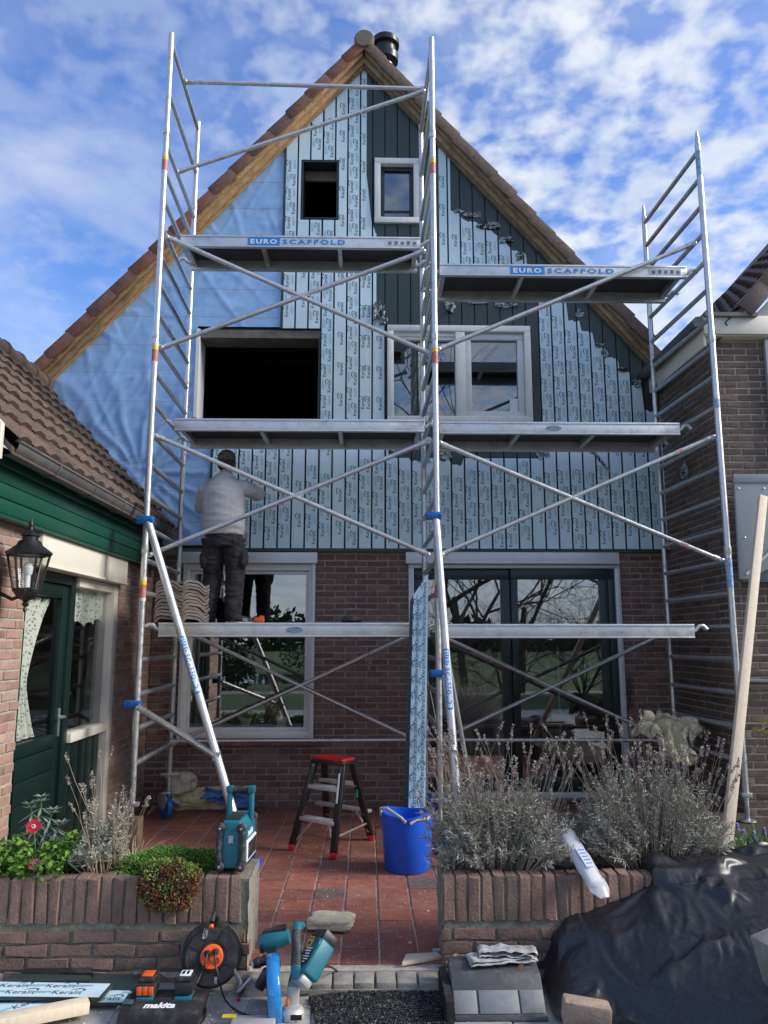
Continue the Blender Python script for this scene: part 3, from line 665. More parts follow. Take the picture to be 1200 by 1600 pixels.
# W2 bare opening, W1 bare opening
obj('window_opening', frame(MB(), W2[0]-.004, W2[1]+.004, W2[2]-.004, W2[3]+.004, .018, YC-.004, YC+.3), FRAMEG, house, smooth=0)
obj('lintel_board', MB().box(W2[0]+.02, W2[1]-.02, YC+.16, YC+.2, W2[3]-.14, W2[3]-.02), M('old_board', (.16,.145,.13), .8, 0, .2, 12), house, smooth=0)
mb = MB(); mb.box(W1[0], W1[0]+.035, YC-.01, YC+.3, W1[2], W1[3]); o1 = obj('window_opening', mb, WHITEW, house)
obj('lintel_board', MB().box(W1[0]+.036, W1[1], YC+.02, YC+.3, W1[3]-.09, W1[3]), M('lintel_grey', [(.13,.115,.10), (.19,.17,.15)], .8, 0, .25, 9, .3, 50), o1); obj('jamb_board', MB().box(W1[1]-.02, W1[1], YC-.004, YC+.3, W1[2], W1[3]-.092), FRAMEG, o1)
# rooms
def room(name, x0, x1, y0, y1, z0, z1, m):
    mb = MB(); t = .06
    mb.box(x0-t, x0, y0, y1, z0, z1); mb.box(x1, x1+t, y0, y1, z0, z1); mb.box(x0-t, x1+t, y1, y1+t, z0, z1); mb.box(x0-t, x1+t, y0, y1+t, z1, z1+t); mb.box(x0-t, x1+t, y0, y1+t, z0-t, z0)
    return obj(name, mb, m, house, smooth=0)
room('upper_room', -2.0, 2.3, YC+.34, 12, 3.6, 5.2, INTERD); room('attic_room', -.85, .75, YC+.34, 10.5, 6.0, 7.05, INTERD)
room('living_room', -2.15, 3.05, YB+.26, 12.5, .05, 2.53, INTER)
ro = MB()
for k in range(9): ro.box(-1.9, 2.2, 8.4+k*.36, 8.43+k*.36, 5.165, 5.198)
obj('ceiling_board', ro, M('red_wood', (.07,.02,.012), .5), house, smooth=0, kind='stuff')
# W5 left window
w5 = obj('window', frame(MB(), W5[0], W5[1], W5[2], W5[3]-.10, .068, YB-.022, YB+.1), WHITE, house, bev=.004)
bb = MB(); bb.box(W5[0]-.02, W5[1]+.02, YB-.085, YB+.04, W5[3]-.098, W5[3]+.015); bb.box(W5[0]-.02, W5[1]+.02, YB-.095, YB-.085, W5[3]-.098, W5[3]-.075); obj('blind_box', bb, ALUW, w5, bev=.004)
[obj('blind_guide', MB().box(a, a+.03, YB-.05, YB-.023, W5[2], W5[3]-.1), ALUW, w5) for a in (W5[0], W5[1]-.03)]
obj('sash_frame', frame(MB(), W5[0]+.07, W5[1]-.07, W5[2]+.07, W5[3]-.172, .03, YB+.01, YB+.07), WHITE, w5, bev=.003); pane(w5, W5[0]+.09, W5[1]-.09, W5[2]+.09, W5[3]-.19, YB+.04, GLASSW)
smm = mesh_of('sill_tile', MB().box(-.052, .052, -.075, .06, -.022, .022), BRICK, bev=.004)
for i in range(13): inst('sill_tile', smm, Matrix.Translation((W5[0]+.06+i*.108, YB-.005, W5[2]-.035)) @ Matrix.Rotation(.12, 4, 'X'), house)
obj('inner_sill', MB().box(W5[0]+.002, W5[1]-.002, YB+.102, YB+.5, W5[2]+.05, W5[2]+.095), LABW, house)
# W6 sliding door
w6 = obj('sliding_door', frame(MB(), W6[0], W6[1], W6[2], W6[3]-.11, .055, YB-.025, YB+.1, .04, .055), ALUW, house, bev=.004)
bb = MB(); bb.box(W6[0]-.03, W6[1]-.02, YB-.09, YB+.04, W6[3]-.108, W6[3]+.01); bb.box(W6[0]-.03, W6[1]-.02, YB-.1, YB-.09, W6[3]-.11, W6[3]-.08); obj('blind_box', bb, ALUW, w6, bev=.004)
x0, x1, z0, z1 = W6[0]+.056, W6[1]-.056, W6[2]+.056, W6[3]-.152
xmid = (FX(793, 1000)[0]+FX(812, 1000)[0])/2
obj('door_leaf', frame(MB(), x0, xmid, z0, z1, .10, YB+.03, YB+.09, .11, .13), FRAMEG, w6, bev=.004); obj('door_leaf', frame(MB(), xmid+.002, x1, z0, z1, .07, YB, YB+.06, .11, .13).box(x1-.16, x1-.071, YB+.004, YB+.055, z0+.131, z1-.111), FRAMEG, w6, bev=.004)
pane(w6, x0+.09, xmid-.09, z0+.12, z1-.1, YB+.06, GLASSW); pane(w6, xmid+.06, x1-.15, z0+.12, z1-.1, YB+.03, GLASSW)
obj('door_handle', MB().box(xmid+.02, xmid+.05, YB-.03, YB, 1.02, 1.2), BLACKM, w6, bev=.004)
cab = MB(); b = P(985, 1085, Y=YB-.03)
for k in range(5): cab.path([b+Vector((.012*math.sin(t*.9+k)+.006*k-.02, -.01*k*.4, .16-.32*t/12+.01*k)) for t in range(13)], .004, 5)
tag(obj('coiled_cable', cab, BLACKP, smooth=60), 'dark cable hanging in a loose coil beside the sliding door frame', 'cable')

FAB = M('beige_upholstery', (.42, .39, .34), .95, 0, .12, 12, .2, 80); WOODF = M('oak_furniture', (.22, .14, .08), .6, 0, .2, 8)
t = thing('armchair', 'beige armchair inside the room behind the left pane of the sliding door', 'armchair', (1.25, 9.0, .05))
mb = MB(); mb.box(.95, 1.6, 8.75, 9.35, .12, .48); obj('seat', mb, FAB, t, bev=.06, seg=3); mb = MB(); mb.box(.95, 1.18, 8.7, 9.4, .12, .72); mb.box(1.38, 1.62, 8.7, 9.4, .12, .70); obj('armrest', mb, FAB, t, bev=.07, seg=3); mb = MB(); mb.box(.98, 1.6, 9.3, 9.52, .2, 1.12); obj('backrest', mb, FAB, t, bev=.08, seg=3)
t = thing('side_table', 'wooden table with papers inside the room behind the right pane', 'table', (2.3, 9.1, .05))
mb = MB(); mb.box(1.95, 2.75, 8.9, 9.4, .70, .74); obj('tabletop', mb, WOODF, t, bev=.005)
for a, b in ((1.98, 8.93), (2.68, 8.93), (1.98, 9.33), (2.68, 9.33)): obj('leg', MB().box(a, a+.05, b, b+.05, .05, .70), WOODF, t)
tag(obj('paper_pile', MB().box(2.1, 2.35, 8.95, 9.2, .741, .79).box(2.4, 2.6, 8.95, 9.15, .741, .77), LABW, bev=.004), 'pile of white papers on the wooden table behind the glass', 'papers')
t = thing('floor_lamp', 'thin standing lamp inside the room behind the right pane', 'lamp', (2.42, 9.9, .05)); mb = MB(); mb.tube((2.42, 9.9, .05), (2.42, 9.9, 1.55), .014, 10); mb.lathe([(.13, 0), (.13, .02), (.02, .03)], (2.42, 9.9, .05), n=16); obj('stand', mb, LABW, t)
POTG = M('pot_glaze', [(.55,.52,.42), (.62,.60,.52)], .35, 0, .1, 20)
for px, hh, nm in ((383, .085, 'cream flower pot with a leafy plant on the window sill, left of the white pot'), (440, .10, 'white flower pot with a spiky plant on the window sill near the right frame')):
    c = P(px, 1140, Y=YB+.18); zb = W5[2]+.0955; t = thing('flower_pot', nm, 'flower pot', (c.x, c.y, zb), 'flower pots on the window sill')
    mb = MB(); mb.lathe([(.045, 0), (.06, hh*.8), (.068, hh*.8), (.068, hh), (.055, hh), (.05, hh*.7)], (c.x, c.y, zb), n=20); obj('pot', mb, POTG if px < 400 else LABW, t)
    mb = MB(); rg = random.Random(px)
    for i in range(70):
        d = Vector((rg.gauss(0, .6), rg.gauss(0, .6), rg.uniform(.3, 1))).normalized(); l = rg.uniform(.08, .2); p = Vector((c.x, c.y, zb+hh*.9)); s_ = d.orthogonal().normalized()*.007; mb.add([p, p+d*l*.6-s_, p+d*l-Vector((0, 0, l*.2)), p+d*l*.6+s_], [(0, 1, 2, 3)])
    obj('foliage', mb, LEAFF, t, smooth=0)
# ================================================================== WING (left)
XW = -2.2
wing = thing('house_wing', 'low brick wing with green fascia and tiled roof on the left of the patio', 'house', (-3.4, 6, 0))
DH = (5.02, 6.88, 0.0, 2.33)
mb = MB(); Y0W = 4.25
for a, b, c, d in ((Y0W, DH[0], 0, 2.6), (DH[1], 7.94, 0, 2.6), (DH[0], DH[1], DH[3], 2.6)): mb.box(XW-.25, XW-.006, a, b, c, d)
mb.box(-4.7, XW-.25, Y0W, Y0W+.2, -.2, 2.6); obj('wall', mb, MORTAR, wing, smooth=0)
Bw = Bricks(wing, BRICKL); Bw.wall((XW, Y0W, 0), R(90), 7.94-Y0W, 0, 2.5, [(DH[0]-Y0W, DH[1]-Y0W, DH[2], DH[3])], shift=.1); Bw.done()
for i in range(4):
    z = 2.345+i*.088
    obj('fascia_board', MB().box(-2.18, -2.105+.003*(i % 2), Y0W-.1, 7.86, z, z+.083), GREEN, wing, bev=.004)
obj('soffit', MB().box(-2.2, -2.11, Y0W-.1, 7.86, 2.325, 2.343), GREEN, wing)
mb = MB(); gx, gz, gr = -2.005, 2.705, .072
def gut(u, v): a = math.pi*(1+u)+.0; return (gx+gr*math.cos(a), 4.18+v*3.7, gz+gr*math.sin(a))
mb.grid(gut, 12, 1); mb.grid(lambda u, v: (gx+(gr-.004)*math.cos(math.pi*(1+u)), 4.18+v*3.7, gz+(gr-.004)*math.sin(math.pi*(1+u))), 12, 1)
mb.path([(gx+gr, 4.18, gz+.004), (gx+gr, 7.88, gz+.004)], .010, 8)
for y in (4.75, 5.4, 6.05, 6.7, 7.35): mb.path([(gx+(gr+.004)*math.cos(math.pi*(1+u/8)), y, gz+(gr+.004)*math.sin(math.pi*(1+u/8))) for u in range(9)], .008, 5)
obj('gutter', mb, ZINC, wing, smooth=50)
mb = MB(); mb.prism([(-2.005, 4.1, 2.60), (-2.005, 4.1, 2.80), (-3.5, 4.1, 4.40), (-3.5, 4.1, 4.20), (-2.14, 4.1, 2.60)], (0, .045, 0)); obj('barge_board', mb, CREAM, wing, bev=.004)
ex, ez, rx_, rz_ = -1.97, 2.755, -3.43, 4.30
sdir_ = Vector((rx_-ex, 0, rz_-ez)); slen = sdir_.length; sdir_.normalize(); wn = Vector((-sdir_.z, 0, sdir_.x)); wn = wn if wn.z > 0 else -wn
mb = MB(); mb.prism([(ex+.01, 4.15, ez-.085), (rx_, 4.15, rz_-.085), (-4.9, 4.15, 2.70), (-4.9, 4.15, 2.63), (rx_, 4.15, rz_-.15), (ex+.01, 4.15, ez-.12)], (0, 3.7, 0)); obj('roof', mb, TILE, wing, smooth=0)
def pantile(mat, w=.22, l=.335, th=.030, amp=.019, name='roof_tile'):
    mb = MB(); n = 10
    prof = [(-w/2+w*i/n, amp*(math.sin(2*math.pi*(i/n)-.6)+.35*math.sin(4*math.pi*i/n))) for i in range(n+1)]
    vs = []
    for y, dz in ((0, th), (0, 0), (l, 0)): vs += [(x, y, z+dz) for x, z in prof]
    k = n+1; vs2 = [(x, 0, z+th) for x, z in prof]+[(x, l, z-.006) for x, z in prof]+[(x, 0, z-.004) for x, z in prof]
    fs = [(i, i+1, k+i+1, k+i) for i in range(n)]+[(2*k+i, 2*k+i+1, i+1, i) for i in range(n)]
    mb.add(vs2, fs); return mesh_of(name, mb, mat, smooth=50)
def tile_roof(parent, tme, e0, run, sl_, width, rows, cols, rowlen, pitch, lift=.0, seed=1):
    """e0 eave start, run = eave direction, sl_ = up-slope direction"""
    run = Vector(run); sl_ = Vector(sl_); nrm = run.cross(sl_).normalized(); fl = 1
    if nrm.z < 0: nrm = -nrm; fl = -1
    rg = random.Random(seed); k = 0
    x = run*fl
    c = []
    for r in range(rows):
        for q in range(cols):
            p = Vector(e0)+sl_*(r*rowlen)+run*(pitch*(q+.5))+nrm*lift
            yv = (sl_ + nrm*.0).normalized(); zv = x.cross(yv).normalized()
            m = Matrix((x, yv, zv)).transposed().to_4x4(); m.translation = p+nrm*rg.uniform(0, .004)+run*rg.uniform(-.003, .003)
            m = m @ Matrix.Rotation(rg.uniform(-.012, .012), 4, 'Z'); px, py, w = J(p); c.append(((not (-30 < px < 1230 and -30 < py < 1600), w), m))
    c.sort(key=lambda a: a[0]); rest = MB()
    for i, (_, m) in enumerate(c):
        if i < 300: inst('roof_tile', tme, m, parent)
        else: rest.xf = m; rest.add([v.co.copy() for v in tme.vertices], [tuple(p.vertices) for p in tme.polygons]); rest.xf = None
    if rest.v: obj('roof_tile', rest, tme.materials[0], parent, kind='stuff', smooth=50)
tw = pantile(TILE)
tile_roof(wing, tw, (ex+.03, 4.16, ez-.045), (0, 1, 0), sdir_, 3.7, 8, 18, .275, .2045, .0)
rm = MB(); rm.lathe([(.10, 0), (.115, .01), (.115, .05), (.10, .06), (.095, .33)], (0, 0, 0), (0, 1, 0), 14); rme = mesh_of('ridge_tile', rm, TILE)
for i in range(13): inst('ridge_tile', rme, Matrix.Translation((rx_, 4.15+i*.30, rz_-.02)), wing)
# door and side light
bx = MB(); bx.box(XW-.1, XW+.055, DH[0]+.06, DH[1]+.02, 2.125, 2.325); bx.box(XW-.1, XW+.07, DH[0]+.06, DH[1]+.02, 2.105, 2.123); obj('lintel_box', bx, CREAM, wing, bev=.005)
fr = MB(); xf0, xf1 = XW-.14, XW-.045
fr.box(xf0, xf1, DH[0], DH[0]+.07, 0, 2.10); fr.box(xf0, xf1, 5.90, 5.985, 0, 2.10); fr.box(xf0, xf1, DH[0]+.07, 5.90, 2.03, 2.10); obj('door_frame', fr, DKGREEN, wing, bev=.004)
fr = MB(); fr.box(xf0, XW-.01, 6.785, DH[1], 0, 2.10); fr.box(xf0, XW-.02, 5.987, 6.784, 2.03, 2.10); fr.box(xf0, XW-.015, 5.987, 6.784, .865, .935); sl_fr = obj('side_light', fr, CREAM, wing, bev=.004)
for i in range(5): obj('panel_board', MB().box(XW-.10, XW-.075, 5.987+i*.1596, 5.987+i*.1596+.156, .02, .864), DKGREEN, sl_fr, bev=.003)
pn = MB(); pn.box(XW-.085, XW-.079, 5.99, 6.784, .936, 2.03); obj('glass_pane', pn, GLASSD, sl_fr, smooth=0)
dr = MB(); dx0, dx1 = XW-.125, XW-.07
dr.box(dx0, dx1, 5.092, 5.19, .03, 2.028); dr.box(dx0, dx1, 5.80, 5.898, .03, 2.028); dr.box(dx0, dx1, 5.19, 5.80, 1.93, 2.028); dr.box(dx0, dx1, 5.19, 5.80, .86, .95); dr.box(dx0, dx1, 5.19, 5.80, .03, .12)
door = obj('door', dr, DKGREEN, wing, bev=.004)
for i in range(5): obj('panel_board', MB().box(dx0+.01, dx1+.012-.002*i, 5.193, 5.797, .123+i*.147, .123+i*.147+.143), DKGREEN, door, bev=.005)
obj('glass_pane', MB().box(XW-.105, XW-.099, 5.185, 5.805, .945, 1.935), GLASSD, door, smooth=0)
hb = MB(); hb.box(dx1, dx1+.012, 5.84, 5.868, .93, 1.13); hb.path([(dx1+.01, 5.853, 1.07), (dx1+.05, 5.853, 1.07), (dx1+.055, 5.75, 1.07)], .009, 8); obj('handle', hb, STEELC, door, bev=.002)
LACE = bpy.data.materials.new('lace'); LACE.use_nodes = True
def lace_nodes():
    nt = LACE.node_tree; N = nt.nodes; L = nt.links; bs = N['Principled BSDF']; bs.inputs['Base Color'].default_value = (.80, .80, .77, 1); bs.inputs['Roughness'].default_value = .9
    tc = N.new('ShaderNodeTexCoord'); vo = N.new('ShaderNodeTexVoronoi'); vo.inputs['Scale'].default_value = 42; L.new(tc.outputs['Object'], vo.inputs['Vector'])
    v2 = N.new('ShaderNodeTexVoronoi'); v2.inputs['Scale'].default_value = 11; L.new(tc.outputs['Object'], v2.inputs['Vector'])
    a = N.new('ShaderNodeMath'); a.operation = 'GREATER_THAN'; L.new(vo.outputs['Distance'], a.inputs[0]); a.inputs[1].default_value = .38
    b = N.new('ShaderNodeMath'); b.operation = 'LESS_THAN'; L.new(v2.outputs['Distance'], b.inputs[0]); b.inputs[1].default_value = .30
    c = N.new('ShaderNodeMath'); c.operation = 'MAXIMUM'; L.new(a.outputs[0], c.inputs[0]); L.new(b.outputs[0], c.inputs[1])
    d = N.new('ShaderNodeMath'); d.operation = 'MULTIPLY_ADD'; d.use_clamp = True; L.new(c.outputs[0], d.inputs[0]); d.inputs[1].default_value = .55; d.inputs[2].default_value = .42; L.new(d.outputs[0], bs.inputs['Alpha'])
lace_nodes()
mb = MB()
def cur(u, v):     # swept-aside lace, narrow at the waist
    z = .96+.96*v; w = .20+.62*abs(v-.40)**1.35; y0 = 5.19; return (XW-.135-.02*math.sin(u*26+v*2), y0+u*min(.56, w)*1.1, z)
mb.grid(cur, 40, 24); c1 = obj('curtain', mb, LACE, door, smooth=180)
mb = MB()
def val(u, v):
    y = 5.99+u*.79; bot = 1.70+.07*abs(math.sin(u*math.pi*4))+.12*abs(u-.5); return (XW-.12-.02*math.sin(u*50), y, bot+(2.03-bot)*v)
mb.grid(val, 64, 8); obj('curtain', mb, LACE, sl_fr, smooth=180)
mb = MB(); mb.box(-4.2, -4.1, 4.5, 7.7, 0, 2.5); mb.box(-4.2, XW-.26, 4.45, 4.5, 0, 2.5); mb.box(-4.2, XW-.26, 7.7, 7.75, 0, 2.5); mb.box(-4.2, XW-.1, 4.45, 7.75, -.05, .02); mb.box(-4.2, XW-.26, 4.45, 7.75, 2.45, 2.5); obj('wing_room', mb, INTER, wing, smooth=0)
# wall lantern
LX, LY, LZ = -2.02, 4.60, 2.03
lan = thing('wall_lantern', 'black six-sided coach lantern on the brick wall beside the green door', 'lantern', (LX, LY, LZ))
def hexr(r, z, n=6): return [(LX+r*math.cos(2*math.pi*i/n+.26), LY+r*math.sin(2*math.pi*i/n+.26), LZ+z) for i in range(n)]
mb = MB()
r0, r1, zb, zt = .072, .118, -.115, .095
A, B = hexr(r0, zb), hexr(r1, zt)
for i in range(6):
    mb.tube(A[i], B[i], .0075, 6); mb.tube(A[i], A[(i+1) % 6], .009, 6); mb.tube(B[i], B[(i+1) % 6], .010, 6)
mb.lathe([(.03, -.175), (.05, -.165), (.078, -.125), (.078, -.115)], (LX, LY, LZ), n=6); mb.lathe([(.002, -.25), (.012, -.235), (.008, -.215), (.022, -.2), (.012, -.185), (.03, -.172)], (LX, LY, LZ), n=12)
obj('cage', mb, BLACKM, lan)
mb = MB(); mb.lathe([(.128, .095), (.132, .108), (.105, .128), (.075, .150), (.062, .175), (.045, .182), (.045, .20), (.055, .206), (.035, .228), (.014, .245), (.012, .262), (.018, .27), (.006, .30), (.002, .315)], (LX, LY, LZ), n=18); obj('roof', mb, BLACKM, lan)
mb = MB(); g = lambda r, z: [Vector(v) for v in hexr(r, z)]; a_, b_ = g(r0-.004, zb), g(r1-.005, zt); mb.add(a_+b_, [(i, (i+1) % 6, 6+(i+1) % 6, 6+i) for i in range(6)]); obj('glass', mb, GLASSC, lan, smooth=0)
mb = MB(); mb.lathe([(.018, -.10), (.018, -.03), (.026, -.02), (.03, .02), (.012, .05)], (LX, LY, LZ), n=12); obj('bulb', mb, LABW, lan)
mb = MB(); mb.path([(LX, LY, LZ-.14), (LX-.08, LY, LZ-.17), (-2.20, LY, LZ-.12)], .012, 8); mb.cbox((-2.19, LY, LZ-.10), (.018, .07, .22)); obj('bracket', mb, BLACKM, lan, bev=.003)
# ================================================================== NEIGHBOUR (right)
XN, YN = 3.12, 6.60
neigh = thing('neighbour_house', 'dark brick neighbouring house with white fascia at the right edge', 'house', (4.2, 7.5, 0))
mb = MB(); mb.box(XN+.006, XN+.25, YN+.006, 11, -.2, 4.34); mb.box(XN+.25, 6.5, YN+.006, YN+.25, -.2, 4.34); obj('wall', mb, MORTAR, neigh, smooth=0)
Bn = Bricks(neigh, BRICKN, 300); Bn.wall((XN, 9.0, 0), R(-90), 9.0-YN, 0, 4.3); Bn.wall((XN, YN, 0), 0, 1.6, 0, 4.33, hidden=lambda x, y: x > 1150 and 750 < y < 880); Bn.done()
mb = MB(); mb.box(XN-.10, XN-.075, YN-.08, 11, 4.24, 4.43); obj('fascia_board', mb, CREAM, neigh, bev=.004)
obj('soffit', MB().box(XN-.074, XN+.02, YN-.02, 11, 4.30, 4.335), CREAM, neigh)
fb = MB(); fb.box(XN-.10, 3.66, YN-.11, YN-.083, 4.345, 4.52); obj('fascia_board', fb, CREAM, neigh, bev=.004)
obj('soffit', MB().box(XN-.074, 3.66, YN-.083, YN+.02, 4.335, 4.36), CREAM, neigh)
mb = MB(); mb.path([(XN-.15, YN-.12, 4.45), (XN-.15, 10.9, 4.45)], .055, 10); obj('gutter', mb, ZINC, neigh)
obj('gutter_edge', MB().box(XN-.1, 3.50, YN-.15, YN-.112, 4.50, 4.535), ZINC, neigh)
NM = 1.108; s2 = Vector((1, 0, NM)).normalized()
tn = pantile(TILEN, w=.215)
mb = MB(); mb.prism([(3.18, YN-.06, 4.36), (6.6, YN-.06, 4.36+NM*3.42), (6.6, YN-.06, 4.28+NM*3.42), (3.18, YN-.06, 4.30)], (0, 4.5, 0)); obj('roof', mb, TILEN, neigh, smooth=0)
mb = MB(); mb.box(XN-.09, 3.30, YN-.08, 11.0, 4.36, 4.42); obj('eave_board', mb, CREAM, neigh, smooth=0)
tile_roof(neigh, tn, (3.22, YN-.12, 4.435), (0, 1, 0), s2, 4.5, 10, 23, .275, .198, .0, 9)
vm = MB(); vm.box(-.02, .30, -.012, .012, -.13, .03); vm.box(-.02, .30, 0, .14, .01, .03); vme = mesh_of('verge_tile', vm, TILEN, bev=.005)
for k in range(9):
    p = Vector((3.36+k*.28*s2.x, YN-.15, 4.60+k*.28*s2.z)); inst('verge_tile', vme, Matrix.Translation(p) @ Matrix.Rotation(-math.atan(NM), 4, 'Y'), neigh)
mb = MB(); mb.prism([(3.60, YN-.10, 4.345), (3.50, YN-.10, 4.53), (5.6, YN-.10, 6.7), (5.6, YN-.10, 6.45)], (0, .025, 0)); obj('barge_board', mb, CREAM, neigh, bev=.003)
mb = MB(); mb.prism([(3.60, YN-.045, 3.2), (5.6, YN-.045, 3.2), (5.6, YN-.045, 6.4), (3.60, YN-.045, 4.343)], (0, .04, 0)); obj('cladding_panel', mb, GREYP, neigh)
can = thing('door_canopy', 'grey metal canopy side panel on the dark brick wall at right', 'canopy', (3.3, YN-.1, 2.2))
mb = MB(); a = P(1147, 742, Y=YN-.14); b = P(1160, 905, Y=YN-.14)
mb.prism([(a.x, a.y, a.z), (4.6, a.y, a.z), (4.6, a.y, a.z-.25), (b.x+.05, a.y, b.z), (b.x-.02, a.y, b.z)], (0, .03, 0)); obj('side_panel', mb, GREYP, can, bev=.003)
obj('top_trim', MB().box(a.x-.01, 4.6, a.y-.012, a.y-.001, a.z-.07, a.z+.005), GREYP, can, bev=.003)
mb = MB(); mb.box(b.x+.02, 4.6, a.y+.035, a.y+.09, b.z-.02, b.z+.22); obj('lower_panel', mb, M('slate_panel', (.15,.18,.22), .4), can, bev=.003)
mb = MB(); mb.tube((b.x+.03, a.y-.01, b.z+.04), (4.2, a.y-.01, b.z+.9), .012, 8); obj('stay_rod', mb, ALUW, can)
scm = MB()
for (dx, dz) in ((.03, -.12), (.05, -.55), (.25, -.12)): scm.lathe([(.008, 0), (.008, .006), (.003, .009)], (a.x+dx, a.y-.001, a.z+dz), (0, -1, 0), 8)
obj('screw', scm, STEELC, can)
hp = thing('handrail', 'short grey pipe rail fixed to the dark brick wall behind the leaning plank', 'rail', (3.3, YN-.06, 1.25))
p = P(1166, 1064, Y=YN-.07); mb = MB(); mb.path([p, p+Vector((.9, 0, -.03))], .022, 10); obj('rail', mb, ZINC, hp); obj('bracket', MB().lathe([(.035, 0), (.035, .015), (.02, .06)], (p.x+.02, YN-.004, p.z), (0, -1, 0), 12), BLACKM, hp)
cr = crumple(P(1073, 741, Y=7.30), .17, .15, .10, 77); tag(obj('crumpled_film', cr, SCRAP, smooth=180), 'crumpled black and silver film ball stuck on a rung of the right frame', 'plastic film')
# ================================================================== SCAFFOLD
YF, YR = 6.28, 7.50
sc_ = thing('scaffold', 'aluminium rolling scaffold of three ladder frames standing before the house', 'scaffold', (.57, 6.9, 0))
RZ = [6.004-.2668*k for k in range(21)]
TR = .0255
def frame_sc(xf, xr, tall, zf, zr, front_base, rear_base, right=False):
    for x, y, z0, nm in ((xf, YF, zf, 'f'), (xr, YR, zr, 'r')):
        zt = 7.12 if tall else 6.07
        if not tall: mb = MB(); mb.tube((x, y, z0), (x, y, zt), TR, 16); mb.lathe([(TR*.8, 0), (TR*.78, .06), (.012, .12), (.008, .14)], (x, y, zt), n=12)
        else: mb = MB(); mb.tube((x, y, z0), (x, y, zt), TR, 16); mb.lathe([(TR*.9, 0), (TR*.7, .01)], (x, y, zt), n=12)
        uo = obj('upright', mb, ALU, sc_)
        for zc in ((6.14, 4.21, 2.36) if tall else (4.21, 2.36)):
            cl = MB(); cl.lathe([(TR+.001, -.04), (TR+.005, -.039), (TR+.005, -.034), (TR+.002, -.033), (TR+.004, -.028), (TR+.004, .028), (TR+.001, .03)], (x, y, zc), n=16); obj('collar', cl, ALU, uo)
        if nm == 'f':
            for zs in ((5.80, 4.02, 2.02) if not right else (5.86, 3.62, 2.15)):
                if right:
                    sb = MB(); sb.lathe([(TR+.0012, -.10 if zs != 3.62 else -.04), (TR+.0012, .14 if zs != 3.62 else .04)], (x, y, zs), n=16, caps=False); obj('label', sb, M('faded_blue_label', [(.05,.22,.52), (.35,.48,.60), (.08,.3,.6)], .5, 0, .4, 40), uo)
                else:
                    sb = MB(); sb.lathe([(TR+.0012, -.06), (TR+.0012, .045)], (x, y, zs), n=16, caps=False, mi=0); sb.lathe([(TR+.0012, .045), (TR+.0012, .08)], (x, y, zs), n=16, caps=False, mi=1); sb.lathe([(TR+.0012, .08), (TR+.0012, .11)], (x, y, zs), n=16, caps=False, mi=2); sb.lathe([(TR+.0012, -.085), (TR+.0012, -.06)], (x, y, zs), n=16, caps=False, mi=2)
                    obj('label', sb, [M('faded_red_label', [(.45,.05,.06), (.50,.22,.2), (.42,.04,.05)], .5, 0, .3, 60), YELLOW, M('grey_label', (.62, .60, .60), .5, 0, .2, 60)], uo)
    zs = RZ + ([7.03, 6.52] if tall else [])
    for z in zs:
        mb = MB(); mb.tube((xf, YF+.018, z), (xr, YR-.018, z), .0215, 12); obj('rung', mb, ALU, sc_)
    for x, y, kind, z0 in ((xf, YF, front_base, zf), (xr, YR, rear_base, zr)):
        mb = MB(); mb.lathe([(.019, -.30), (.019, .05)], (x, y, z0), n=12); mb.cbox((x, y, z0+.03), (.085, .05, .035)); mb.cbox((x+.06, y-.01, z0+.03), (.05, .02, .03)); mb.cbox((x-.06, y-.01, z0+.03), (.04, .02, .025)); 
        if kind == 'plate': mb = MB(); mb.lathe([(.019, -.16), (.019, .05)], (x, y, z0), n=12); mb.cbox((x, y, z0+.03), (.085, .05, .035)); mb.lathe([(.065, -.17), (.065, -.16), (.02, -.15)], (x, y, z0), n=14)
        if kind == 'block': mb = MB(); mb.lathe([(.019, -.06), (.019, .05)], (x, y, z0), n=12); mb.cbox((x, y, z0+.03), (.11, .05, .03))
        lo = obj('levelling_foot', mb, GALV, sc_, bev=.003)
        if kind == 'caster':
            zc = .105; w = MB(); w.lathe([(.06, -.022), (.095, -.022), (.10, -.015), (.10, .015), (.095, .022), (.06, .022)], (x-.02, y-.02, zc), (.75, .66, 0), 24); obj('wheel', w, BLUEM, lo)
            w = MB(); 
            for s in (-1, 1):
                d = Vector((.75, .66, 0)).normalized()*.034*s; w.prism([Vector((x-.02, y-.02, zc))+d+Vector(q) for q in ((-.03, .03, -.02), (.03, -.03, -.02), (.06, -.05, .08), (.03, -.03, .125), (-.03, .03, .125), (-.06, .05, .08))], d*.15)
            w.cbox((x-.01, y-.01, zc+.125), (.09, .09, .02)); w.cbox((x+.08, y-.02, zc+.05), (.09, .06, .03), Matrix.Rotation(.4, 3, 'Y')); obj('fork', w, GALV, lo, bev=.003)
frame_sc(-1.822, -1.842, True, .62-.28, .36, 'block', 'caster')
frame_sc(.57, .555, True, .36, .36, 'caster', 'caster')
frame_sc(2.985, 2.93, False, .39, .36, 'plate', 'caster', True)
def brace(a, b, r=.0205, lab=False):
    mb = MB(); a = Vector(a); b = Vector(b); d = (b-a).normalized()
    mb.tube(a, b, r, 12)
    for p, s in ((a, 1), (b, -1)): mb.lathe([(r+.004, 0), (r+.004, .05)], p+d*s*.02, d*s, 12); mb.lathe([(.016, -.035), (.022, -.03), (.022, .02), (.016, .025)], p-d*s*.0, Vector((0, 1, .3)), 10)
    o = obj('brace', mb, ALU, sc_)
    if lab:
        q = a+(b-a)*.87; lb = MB(); lb.lathe([(r+.001, -.035), (r+.001, .035)], q, d, 12, caps=False); obj('label', lb, M('brace_label', [(.5,.08,.08), (.7,.68,.66)], .5, 0, .2, 90), o)
YB1 = 6.37
